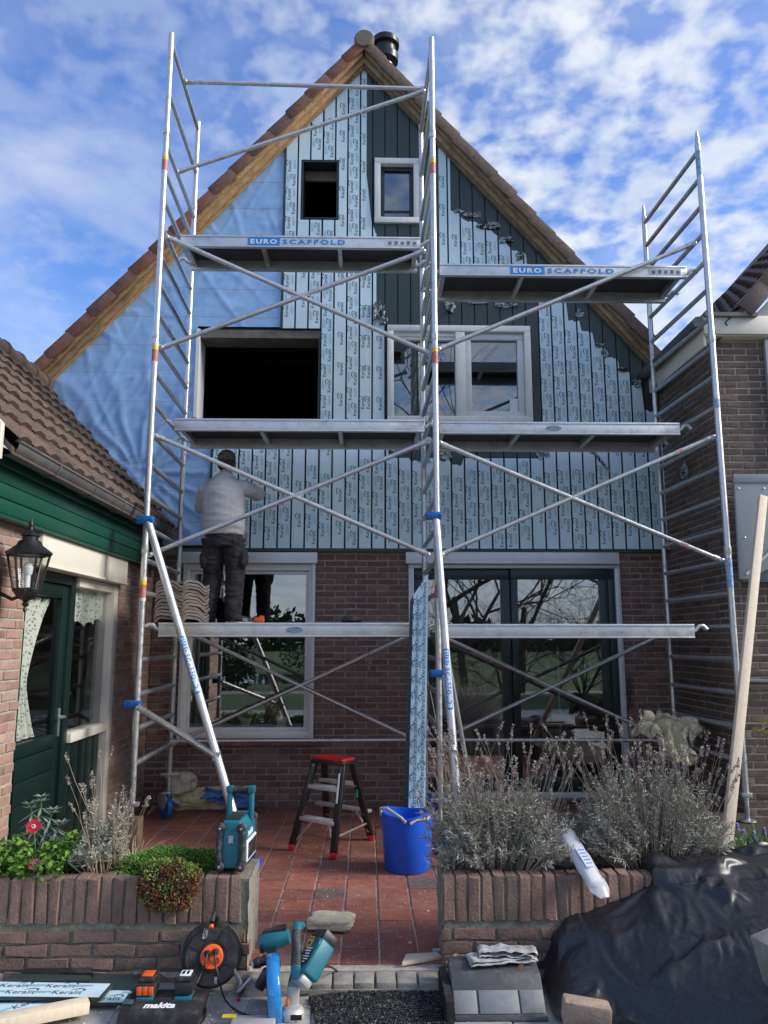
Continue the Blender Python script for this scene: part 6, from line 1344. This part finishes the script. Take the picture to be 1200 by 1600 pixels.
for i, (fx, lab) in enumerate(((.28, 'o'), (.76, 'w'))):
    bxx = cx0+CW*fx; mb = MB(); mb.cbox((bxx, cy+.035, GZ+.080), (.075, .085, .02)); obj('slot_plate', mb, TEAL, chb, bev=.003)
    mb = MB(); mb.cbox((bxx, cy+.055, GZ+.12), (.085, .10, .05)); mb.cbox((bxx, cy+.055, GZ+.155), (.066, .085, .022)); bt = obj('battery', mb, BLACKP, chg, bev=.008)
    mb = MB(); mb.cbox((bxx, cy+.055, GZ+.1685), (.05, .06, .004), None, 0); 
    if i == 0:
        for k in range(3): mb.cbox((bxx-.026+.026*k, cy+.002, GZ+.115), (.022, .008, .034), None, 0)
    else:
        for k in range(2): mb.cbox((bxx-.01+.02*k, cy+.055, GZ+.171), (.014, .04, .002), None, 1)
    obj('battery_label', mb, [ORANGE if i == 0 else LABW, BLACKP], bt, bev=.001, kind='stuff')
mb = MB(); mb.box(cx0+.01, cx0+.055, cy-.035, cy+.03, GZ+.075, GZ+.082); obj('clear_window', mb, M('smoky_plastic', (.05, .10, .12), .2), chb, bev=.002)
# ================================================================== MITRE SAW
sx, sy = P(433, 1500, Y=3.93).x, 3.86
saw = thing('mitre_saw', 'teal mitre saw with blue blade guard standing on the front paving', 'saw', (sx, sy, GZ)); BG = M('blue_guard', (.008, .20, .52), .12, 0, .1, 10, coat=1)
zc = .035; gr = .150
mb = MB(); tl = Matrix.Translation((sx, sy, zc)) @ Matrix.Rotation(R(6), 4, 'Z') @ Matrix.Rotation(R(-5), 4, 'Y'); mb.xf = tl; vs = []; n = 26
prof = [(-.030, gr-.035), (-.030, gr-.008), (-.022, gr), (.022, gr), (.030, gr-.008), (.030, gr-.035)]
for i in range(n+1):
    a = math.radians(-50+215*i/n)
    vs += [(x, math.cos(math.pi-a)*r, math.sin(a)*r) for x, r in prof]
fs = [(i*6+j, i*6+j+1, (i+1)*6+j+1, (i+1)*6+j) for i in range(n) for j in range(5)]; mb.add(vs, fs)
for s in (-1, 1): mb.add([(s*.029, math.cos(math.pi-math.radians(-50+215*i/n))*r, math.sin(math.radians(-50+215*i/n))*r) for i in range(n+1) for r in (.03, gr-.02)], [(2*i, 2*i+1, 2*i+3, 2*i+2) for i in range(n)])
gd = obj('blade_guard', mb, BG, saw, smooth=50); mb = MB(); mb.xf = tl; mb.lathe([(.128, -.0012), (.128, .0012)], (0, 0, 0), (1, 0, 0), 48); obj('blade', mb, STEELC, saw)
m0, m1 = P(474, 1528, Y=3.80), P(510, 1462, Y=3.92); d = (m1-m0).normalized(); side = Vector((.75, -.2, .62)); side = (side-d*side.dot(d)).normalized(); nrm = d.cross(side).normalized(); nrm = nrm if nrm.y < 0 else -nrm; ML = (m1-m0).length
RMt = Matrix((side, d, nrm)).transposed()
mb = MB(); mb.cbox(m0.lerp(m1, .42), (.115, ML*.82, .09), RMt); mot = obj('motor_housing', mb, TEAL, saw, bev=.014, seg=3); mb = MB(); mb.cbox(m0.lerp(m1, .93), (.105, ML*.24, .085), RMt); obj('motor_cap', mb, BLACKP, mot, bev=.012)
mb = MB(); mb.cbox(m0.lerp(m1, -.06), (.085, ML*.22, .07), RMt); obj('gear_case', mb, M('grey_cast', (.38, .39, .38), .5, .4, .15, 20), saw, bev=.012)
mb = MB()
for k in range(6): mb.cbox(m0.lerp(m1, .78+.022*k)+nrm*.046, (.07, .0035, .003), RMt)
obj('vent_slot', mb, BLACKM, mot, kind='stuff', smooth=0)
mb = MB(); c = m0.lerp(m1, .38)+nrm*.0465+side*.008; mb.cbox(c, (.075, .085, .002), RMt, 0)
for k in range(6): mb.cbox(c+d*(.034-.013*k)+nrm*.0014-side*(.006 if k % 2 else 0), (.060-.012*(k % 3), .006, .001), RMt, 1)
obj('rating_plate', mb, [BLACKM, LABW], mot, smooth=0)
mb = MB(); c = m0.lerp(m1, .70)+nrm*.0465-side*.022; mb.cbox(c, (.038, .052, .002), RMt, 0); mb.cbox(c+nrm*.0014-d*.008, (.02, .018, .001), RMt, 1); mb.cbox(c+nrm*.0014+d*.014, (.022, .006, .001), RMt, 1); obj('warning_sticker', mb, [YELLOW, BLACKM], mot, smooth=0)
mb = MB(); mb.lathe([(.026, 0), (.026, .006), (.018, .008), (.017, .002), (.001, .002)], m0.lerp(m1, .66)+nrm*.044+side*.036, nrm, 20, caps=False); obj('brush_cap', mb, TEAL, mot)
h0, h1 = P(463, 1521, Y=3.78), P(464, 1448, Y=3.93); mb = MB(); mb.path([h0+Vector((.02, .04, -.02)), h0, h0.lerp(h1, .12), h0.lerp(h1, .13), h0.lerp(h1, .89), h0.lerp(h1, .9), h1, h1+Vector((.02, .05, -.01))], [.027, .027, .027, .02, .02, .024, .024, .018], 12); hd = obj('handle', mb, TEAL, saw); mb = MB(); mb.path([h0.lerp(h1, .12), h0.lerp(h1, .5), h0.lerp(h1, .9)], [.026, .024, .023], 14); obj('grip', mb, RUBBER, hd)
mb = MB(); bm_ = P(455, 1575, Y=3.74); mb.lathe([(.055, GZ), (.055, GZ+.03), (.042, GZ+.045), (.03, GZ+.05)], (bm_.x, 3.80, 0), n=20); mb.cbox((bm_.x, 3.84, GZ+.075), (.05, .07, .10)); mb.box(sx-.17, sx+.02, 3.62, 3.755, GZ, GZ+.035); obj('saw_base', mb, M('cast_aluminium', (.55, .55, .53), .5, .5, .15, 16), saw, bev=.006); mb = MB(); mb.cbox((bm_.x-.02, 3.775, GZ+.075), (.014, .02, .03)); obj('lock_knob', mb, ORANGE, saw, bev=.004)
mb = MB(); mb.cbox((bm_.x+.022, 3.747, GZ+.024), (.05, .003, .022)); obj('scale_plate', mb, BLACKM, saw)
mb = MB(); mb.cbox((P(343, 1598, Z=GZ+.04).x+.03, 3.74, GZ+.037), (.06, .03, .003)); obj('warning_sticker', mb, YELLOW, saw, smooth=0)
mb = MB(); mb.path(smooth_path([m0.lerp(m1, .1)+side*.05, P(512, 1510, Y=3.95), onw(531, 1522), onw(528, 1536), onw(505, 1548), onw(480, 1553), onw(458, 1556)]), .005, 6); obj('power_cord', mb, BLACKP, saw, smooth=60)
mb = MB(); dk = P(412, 1530, Y=3.95); mb.cbox(dk, (.05, .05, .09), Matrix.Rotation(.5, 3, 'Y')); obj('dust_port', mb, BLACKP, saw, bev=.012)
# second tool behind the saw
dt = thing('impact_driver', 'teal cordless driver lying between the planter corner and the saw', 'drill', (P(428, 1495, Z=0).x, 4.1, GZ)); a = P(410, 1473, Y=4.10); b = P(452, 1462, Y=4.10); mb = MB(); mb.path([a+Vector((-.012, 0, 0)), a.lerp(b, .15), a.lerp(b, .6), b], [.04, .05, .045, .035], 12); obj('tool_body', mb, TEAL, dt); mb = MB(); mb.cbox(a.lerp(b, .45)+Vector((0, 0, .045)), (.12, .04, .02), Matrix.Rotation(-.25, 3, 'Y')); mb.lathe([(.045, -.02), (.048, 0), (.02, .01)], a, (-1, 0, .2), 14); obj('rubber_trim', mb, BLACKP, dt, bev=.004)
a = P(398, 1506, Y=4.03); b = P(433, 1494, Y=4.03); mb = MB(); mb.path([a, a.lerp(b, .2), a.lerp(b, .25), a.lerp(b, .6), a.lerp(b, .65), b], [.022, .026, .022, .022, .03, .032], 14); obj('chuck', mb, BLACKP, dt); mb = MB(); mb.lathe([(.012, 0), (.020, .003), (.020, .01)], a, (a-b), 14); obj('chuck_ring', mb, STEELC, dt); mb = MB(); mb.cbox((a+b)/2+Vector((.03, 0, -.05)), (.05, .05, .09)); obj('battery', mb, BLACKP, dt, bev=.006)
mb = MB(); mb.path([onw(384, 1532), onw(373, 1560)], .007, 8, mi=0); mb.lathe([(.009, 0), (.009, .012), (.004, .015)], onw(373, 1560), onw(373, 1564)-onw(384, 1532), 10, 1); tag(obj('screwdriver', mb, [BLACKP, REDP]), 'small black rod with red tip on the paving below the cable reel', 'hand tool')
# ================================================================== CLADDING OFFCUTS
def gboard(pts, z, th, label, film=True, words=True, seed=0, body=BOARD):
    v = [P(px, py, Z=z) for px, py in pts]; t = thing('cladding_offcut', label, 'cladding board', (sum((p.x for p in v))/4, sum((p.y for p in v))/4, GZ), 'cladding offcuts on the ground'); mb = MB(); mb.prism(v, (0, 0, -th)); bo = obj('board', mb, body, t, smooth=0)
    if film:
        c = (v[0]+v[1]+v[2]+v[3])/4; mb = MB(); mb.prism([c+(p-c)*.965+Vector((0, 0, .0008)) for p in v], (0, 0, .0007)); obj('protective_film', mb, FILM, bo, smooth=0)
        pm = MB(); xd = (v[1]-v[0]).normalized(); yd = Vector((-xd.y, xd.x, 0)); L0 = (v[1]-v[0]).length; wd = (v[3]-v[0]).length; k = 0; s_ = .06
        while s_ < L0-.05:
            for row in (0, 1):
                pos = v[0]+xd*(s_+(.09 if row else 0))+(v[3]-v[0])*(.30 if row == 0 else .72)+Vector((0, 0, .0024)); m4 = Matrix((xd, yd, Vector((0, 0, 1)))).transposed().to_4x4(); m4.translation = pos
                if (k+row) % 2 == 0: word(pm, m4)
                else: fine(pm, m4, .085, .024)
            s_ += .11; k += 1
        if words: obj('film_print', pm, [PRINT, PRINT2], bo, smooth=0, kind='stuff')
    return t
gboard([(-40, 1590), (60, 1560), (106, 1549), (-40, 1570)][:0] or [(-60, 1608), (92, 1563), (106, 1550), (-60, 1578)], GZ+.03, .014, 'film covered offcut lying askew beneath the front offcut', seed=1)
gboard([(-60, 1557), (158, 1559), (177, 1537), (-60, 1533)], GZ+.06, .014, 'film covered offcut with slanted end on top of the pile', seed=2)
gboard([(140, 1567), (192, 1567), (205, 1547), (160, 1546)], GZ+.03, .012, 'short film covered offcut at the right end of the pile', seed=3)
gboard([(8, 1531), (140, 1531), (142, 1524), (20, 1520)], GZ+.07, .035, 'dark grooved cladding profile at the back of the pile', False)
gboard([(36, 1520), (146, 1520), (140, 1512), (42, 1512)], GZ+.075, .05, 'dark cladding profile with pale rim against the planter wall', False, body=BLACKP)
gboard([(140, 1538), (222, 1540), (220, 1523), (142, 1522)], GZ+.055, .04, 'short dark cladding profile beside the charger', False)
mb = MB(); a, b = P(-45, 1606, Z=GZ+.06), P(138, 1570, Z=GZ+.05); mb.bar(a, b, .075, .05, (0, 0, 1)); tag(obj('timber_offcut', mb, PINE, bev=.004), 'cream new timber batten in front of the cladding pile', 'timber')
# ================================================================== MAT, BOX, TARP ...
mv4 = [P(482, 1562, Z=GZ), P(690, 1537, Z=GZ), P(715, 1640, Z=GZ), P(505, 1640, Z=GZ)]
t = thing('door_mat', 'black rubber ring mat on the paving at the bottom of the picture', 'mat', (.1, 3.9, GZ)); mb = MB(); mb.prism([v+Vector((0, 0, .002)) for v in mv4], (0, 0, .006)); obj('mat_base', mb, RUBBER, t, smooth=0); mb = MB(); rg = random.Random(8)
for i in range(44):
    for j in range(24):
        u, v = (i+.5+.5*(j % 2))/45, (j+.5)/24; p = mv4[0].lerp(mv4[1], u).lerp(mv4[3].lerp(mv4[2], u), v); q = Vector((p.x, p.y, GZ+.012+rg.uniform(0, .004))); r = .0075
        mb.cbox(q, (r*1.9, r*1.0, .012), Matrix.Rotation(rg.uniform(0, 3.1), 3, 'Z') @ Matrix.Rotation(rg.uniform(-.5, .5), 3, 'X'))
obj('rubber_nub', mb, RUBBER, t, kind='stuff', smooth=0)
bx0, bx1 = P(708, 1560, Y=3.8).x, P(852, 1560, Y=3.8).x
tb = thing('gutter_box', 'black plastic box with three grey metal panes on its sloping front', 'box', ((bx0+bx1)/2, 3.9, GZ)); yb0, yb1 = 3.70, 4.06
ztop = P(780, 1494, Y=4.05).z; zm = P(780, 1522, Y=3.89).z; zl = P(780, 1540, Y=3.86).z
mb = MB(); mb.prism([(bx0, 3.735, GZ), (bx0, yb1, GZ), (bx0, yb1, ztop), (bx0, 3.99, ztop+.004), (bx0, 3.89, zm), (bx0, 3.86, zl), (bx0, 3.845, zl-.008), (bx0, 3.775, P(780, 1588, Y=3.775).z), (bx0, 3.74, P(780, 1590, Y=3.74).z)], (bx1-bx0, 0, 0)); tbb = obj('box_body', mb, M('charcoal_plastic', [(.05,.052,.055), (.075,.077,.08)], .55, 0, .2, 8, .1, 60, dirt=(.20,.20,.20), damt=.5, dscale=18), tb, bev=.006)
a, b = Vector((0, 3.845, zl-.008)), Vector((0, 3.775, P(780, 1588, Y=3.775).z)); pw = [(.012, .26), (.285, .715), (.735, .985)]; nv = Vector((0, -(a.z-b.z), -(b.y-a.y)*-1)).normalized(); nv = Vector((0, -abs(a.z-b.z), abs(a.y-b.y))).normalized()
PAN = M('grey_pane', [(.20,.205,.21), (.30,.305,.31)], .45, .3, .25, 5, dirt=(.12,.115,.11), damt=.7, dscale=12)
for u0, u1 in pw:
    X0, X1 = bx0+(bx1-bx0)*u0, bx0+(bx1-bx0)*u1; mb = MB(); q = [a.lerp(b, .05), a.lerp(b, .92)]; mb.prism([Vector((X0, q[0].y, q[0].z))+nv*.001, Vector((X1, q[0].y, q[0].z))+nv*.001, Vector((X1, q[1].y, q[1].z))+nv*.001, Vector((X0, q[1].y, q[1].z))+nv*.001], nv*.003); obj('metal_pane', mb, PAN, tbb, bev=.002)
mb = MB(); mb.box(bx0-.04, bx0-.005, 3.70, 4.08, GZ, GZ+.10)
for k in range(14): mb.box(bx0-.046, bx0-.04, 3.71+.026*k, 3.72+.026*k, GZ+.01, GZ+.09)
obj('ribbed_side', mb, BLACKP, tb, smooth=0)
# folded gloves/cloth on the box
def cloth(c, w, l, th, rot, seed):
    m = Matrix.Translation(Vector(c)) @ Matrix.Rotation(rot, 4, 'Z'); mb = MB()
    def fn(u, v): 
        s = u*2; x = (s if s < 1 else 2-s)-.5; lay = 0 if s < 1 else 1
        return m @ Vector((x*w, (v-.5)*l*(1-.12*lay), th*(.15+.85*lay)*(1 if abs(x) < .48 else .5)+.012*mn.noise(Vector((x*5, v*4, seed+lay)))+.006*mn.noise(Vector((x*14, v*12, seed)))))
    mb.grid(fn, 40, 20); return mb
CLO = M('dusty_cloth', [(.36,.36,.355), (.46,.46,.45), (.24,.24,.24)], .95, 0, .25, 20, .5, 120)
q = cloth(((bx0+bx1)/2+.045, 3.985, ztop+.008), .33, .12, .020, .12, 3); o = tag(obj('folded_cloth', q, CLO, smooth=180), 'grey dusty folded cloth lying on the black box', 'cloth'); q = cloth(((bx0+bx1)/2+.075, 3.99, ztop+.036), .28, .10, .020, -.05, 9); obj('upper_fold', q, CLO, o, smooth=180); md = o.modifiers.new('s', 'SOLIDIFY'); md.thickness = .006
lf = MB(); p = P(809, 1508, Y=3.9); random.seed(5); leaf(lf, Vector((p.x, 3.93, zm+.012)), Vector((.6, -.3, .35)), .04, .028, Vector((0, -.5, 1))); lo_ = obj('dead_leaf', lf, M('dead_leaf_brown', (.34, .17, .06), .8, 0, .2), smooth=0); lo_.modifiers.new('s', 'SOLIDIFY').thickness = .002; tag(lo_, 'curled brown dead leaf on the folded cloth', 'leaf')
mb = MB(); mb.tube(P(698, 1506, Z=.03), P(735, 1469, Z=.10), .011, 10); tag(obj('chisel', mb, WOODR), 'worn wooden tool handle lying diagonally over the edge of the box', 'hand tool')
mb = MB(); a = P(676, 1487, Z=.0); mb.tube(a, P(707, 1484, Z=0), .014, 12); mb.tube(P(745, 1482, Z=.05), P(842, 1473, Z=.05), .013, 12); mb.lathe([(.02, -.012), (.02, .012)], P(816, 1475, Z=.055), (1, .1, 0), 10); tag(obj('grey_pipe', mb, M('grey_pvc', (.42,.44,.46), .5, .2, .15, 12)), 'grey conduit pipe lying behind the black box', 'pipe')
mb = MB(); mb.prism([P(628, 1510, Z=.0), P(634, 1496, Z=.0), P(684, 1493, Z=.0), P(690, 1499, Z=.0)], (0, 0, .018)); tag(obj('timber_scrap', mb, PINE, bev=.003), 'thin pointed wood scrap on the paving edge beside the box', 'timber')
mb = MB(); mb.bar(onw(569, 1540), onw(588, 1525), .012, .008); tag(obj('wood_splinter', mb, PINE), 'short wood splinter on the paving behind the rubber mat', 'timber')
mb = crumple(onw(688, 1546), .09, .03, .03, 90, 10); tag(obj('blue_rag', mb, M('pale_blue_film', (.25, .38, .58), .5), smooth=180), 'small crumpled pale blue plastic scrap between mat and box', 'plastic film')
mb = MB(); p = P(918, 1586, Y=3.66); mb.cbox((p.x, 3.68, p.z+.0), (.205, .10, .10), Matrix.Rotation(-.12, 3, 'Z') @ Matrix.Rotation(.12, 3, 'Y')); tag(obj('loose_brick', mb, M('loose_brick_clay', [(.30,.22,.16), (.38,.29,.22)], .9, 0, .25, 12, .5, 60), bev=.012), 'loose sandy brick weighing down the front edge of the black tarp', 'brick')
mb = MB(); p = P(1226, 1500, Y=3.42); mb.cbox((p.x, 3.42, p.z), (.16, .16, .20), Matrix.Rotation(.2, 3, 'Z') @ Matrix.Rotation(-.25, 3, 'Y')); tag(obj('concrete_block', mb, CONC, bev=.01), 'grey concrete block on the tarp at the right edge', 'block')
# tarp
TARP = M('black_tarp', [(.010,.011,.014), (.015,.0165,.020)], .40, 0, .2, 10, .0, 60, dirt=(.22,.22,.22), damt=.12, dscale=75, rvar=.06, spec=.6)
tops = [(P(px, py, Y=4.28).x, P(px, py, Y=4.28).z) for px, py in ((835, 1500), (862, 1445), (900, 1412), (950, 1392), (1000, 1374), (1060, 1362), (1130, 1351), (1200, 1344))]; tops = [(tops[0][0]-.02, GZ)]+tops[1:]+[(2.9, .56)]
def topz(x):
    if x <= tops[0][0]: return GZ
    for (a, za), (b, zb) in zip(tops[:-1], tops[1:]):
        if x <= b: f = (x-a)/(b-a); return za+(zb-za)*f
    return tops[-1][1]
def tbase(X, Y):
    yl = 3.74-.62*min(1, max(0, (X-1.12)/.8)); yt = 4.26
    q = min(1, max(0, (Y-yl)/(yt-yl))); q = 1-(1-q)**1.55
    if Y > 4.52: q *= max(0, 1-(Y-4.52)/.22)
    k = min(1, max(0, (X-tops[0][0])/.10))*min(1, q*4+.1)
    bump = .05*max(0, 1-math.hypot(X-1.35, Y-3.75)/.28)+.06*max(0, 1-math.hypot(X-1.75, Y-3.62)/.35)+.05*max(0, 1-math.hypot(X-1.62, Y-4.1)/.25)+.04*max(0, 1-math.hypot(X-1.1, Y-4.02)/.2)
    z_ = GZ+.004+(topz(X)-GZ-.02)*q+bump*k*.8
    if 4.10 < Y < 4.62: z_ = max(z_, .455*min(1, max(0, (X-1.36)/.14))*min(1, (Y-4.10)/.06)*min(1, (4.62-Y)/.05))
    return z_
mb = MB(); mb.grid(lambda u, v: (.6+2.3*u, 2.8+2.1*v, tbase(.6+2.3*u, 2.8+2.1*v)), 80, 80)
heap = bpy.data.objects.new('heap', mesh_of('heap', mb, BLACKP, smooth=0)); COL.objects.link(heap)
if sum(p.normal.z for p in heap.data.polygons) < 0: heap.data.flip_normals()
cm_ = heap.modifiers.new('c', 'COLLISION'); heap.collision.thickness_outer = .006; heap.collision.cloth_friction = 18; heap.collision.damping = .6
TX0, TX1, TY0, TY1 = .86, 2.62, 3.02, 4.70; NU, NV = 128, 120
def tz0(X, Y):
    a = .5+.5*mn.noise(Vector((X*1.6, Y*1.6, 3)))
    w1 = math.sin((X*.80-Y*.60)*2*math.pi/.36+2.6*mn.noise(Vector((X*1.7, Y*1.7, 8))))
    w2 = math.sin((X*.25+Y*.97)*2*math.pi/.30+2.8*mn.noise(Vector((X*2.1, Y*2.1, 18))))
    return max(tbase(X, Y)+.085+a*.058*w1+(1-a)*.042*w2+.016*mn.noise(Vector((X*5, Y*5, 2)))+.005*mn.noise(Vector((X*14, Y*14, 5))), tbase(X, Y)+.012)
mb = MB(); mb.grid(lambda u, v: ((lambda X, Y: (X, Y, tz0(X, Y)))(TX0+u*(TX1-TX0)+.03*mn.noise(Vector((v*7, u*3, 1))), TY0+v*(TY1-TY0)+.03*mn.noise(Vector((u*7, v*3, 9))))), NU, NV)
tp = bpy.data.objects.new('tarpaulin', mesh_of('tarpaulin', mb, TARP, smooth=0)); COL.objects.link(tp)
cl_ = tp.modifiers.new('cloth', 'CLOTH'); st_ = cl_.settings
st_.quality = 6; st_.mass = .12; st_.air_damping = 2.0; st_.tension_stiffness = 40; st_.compression_stiffness = 40; st_.shear_stiffness = 25; st_.bending_stiffness = .5; st_.tension_damping = 8; st_.compression_damping = 8; st_.bending_damping = .6
cl_.collision_settings.distance_min = .006; cl_.collision_settings.collision_quality = 3; cl_.collision_settings.use_self_collision = False
cl_.point_cache.frame_start = 1; cl_.point_cache.frame_end = 40
S.frame_start = 1; S.frame_end = 40
for f_ in range(1, 25): S.frame_set(f_)
dg = bpy.context.evaluated_depsgraph_get(); dg.update(); me = bpy.data.meshes.new_from_object(tp.evaluated_get(dg))
bpy.data.objects.remove(heap); bpy.data.objects.remove(tp); S.frame_set(1)
me.polygons.foreach_set('use_smooth', [True]*len(me.polygons)); me.name = 'tarpaulin'
if sum(p.normal.z for p in me.polygons) < 0: me.flip_normals()
tp = bpy.data.objects.new('tarpaulin', me); COL.objects.link(tp); tag(tp, 'glossy crumpled black tarpaulin over a heap and the right planter', 'tarp')
sb_ = tp.modifiers.new('s', 'SUBSURF'); sb_.levels = 1; sb_.render_levels = 1
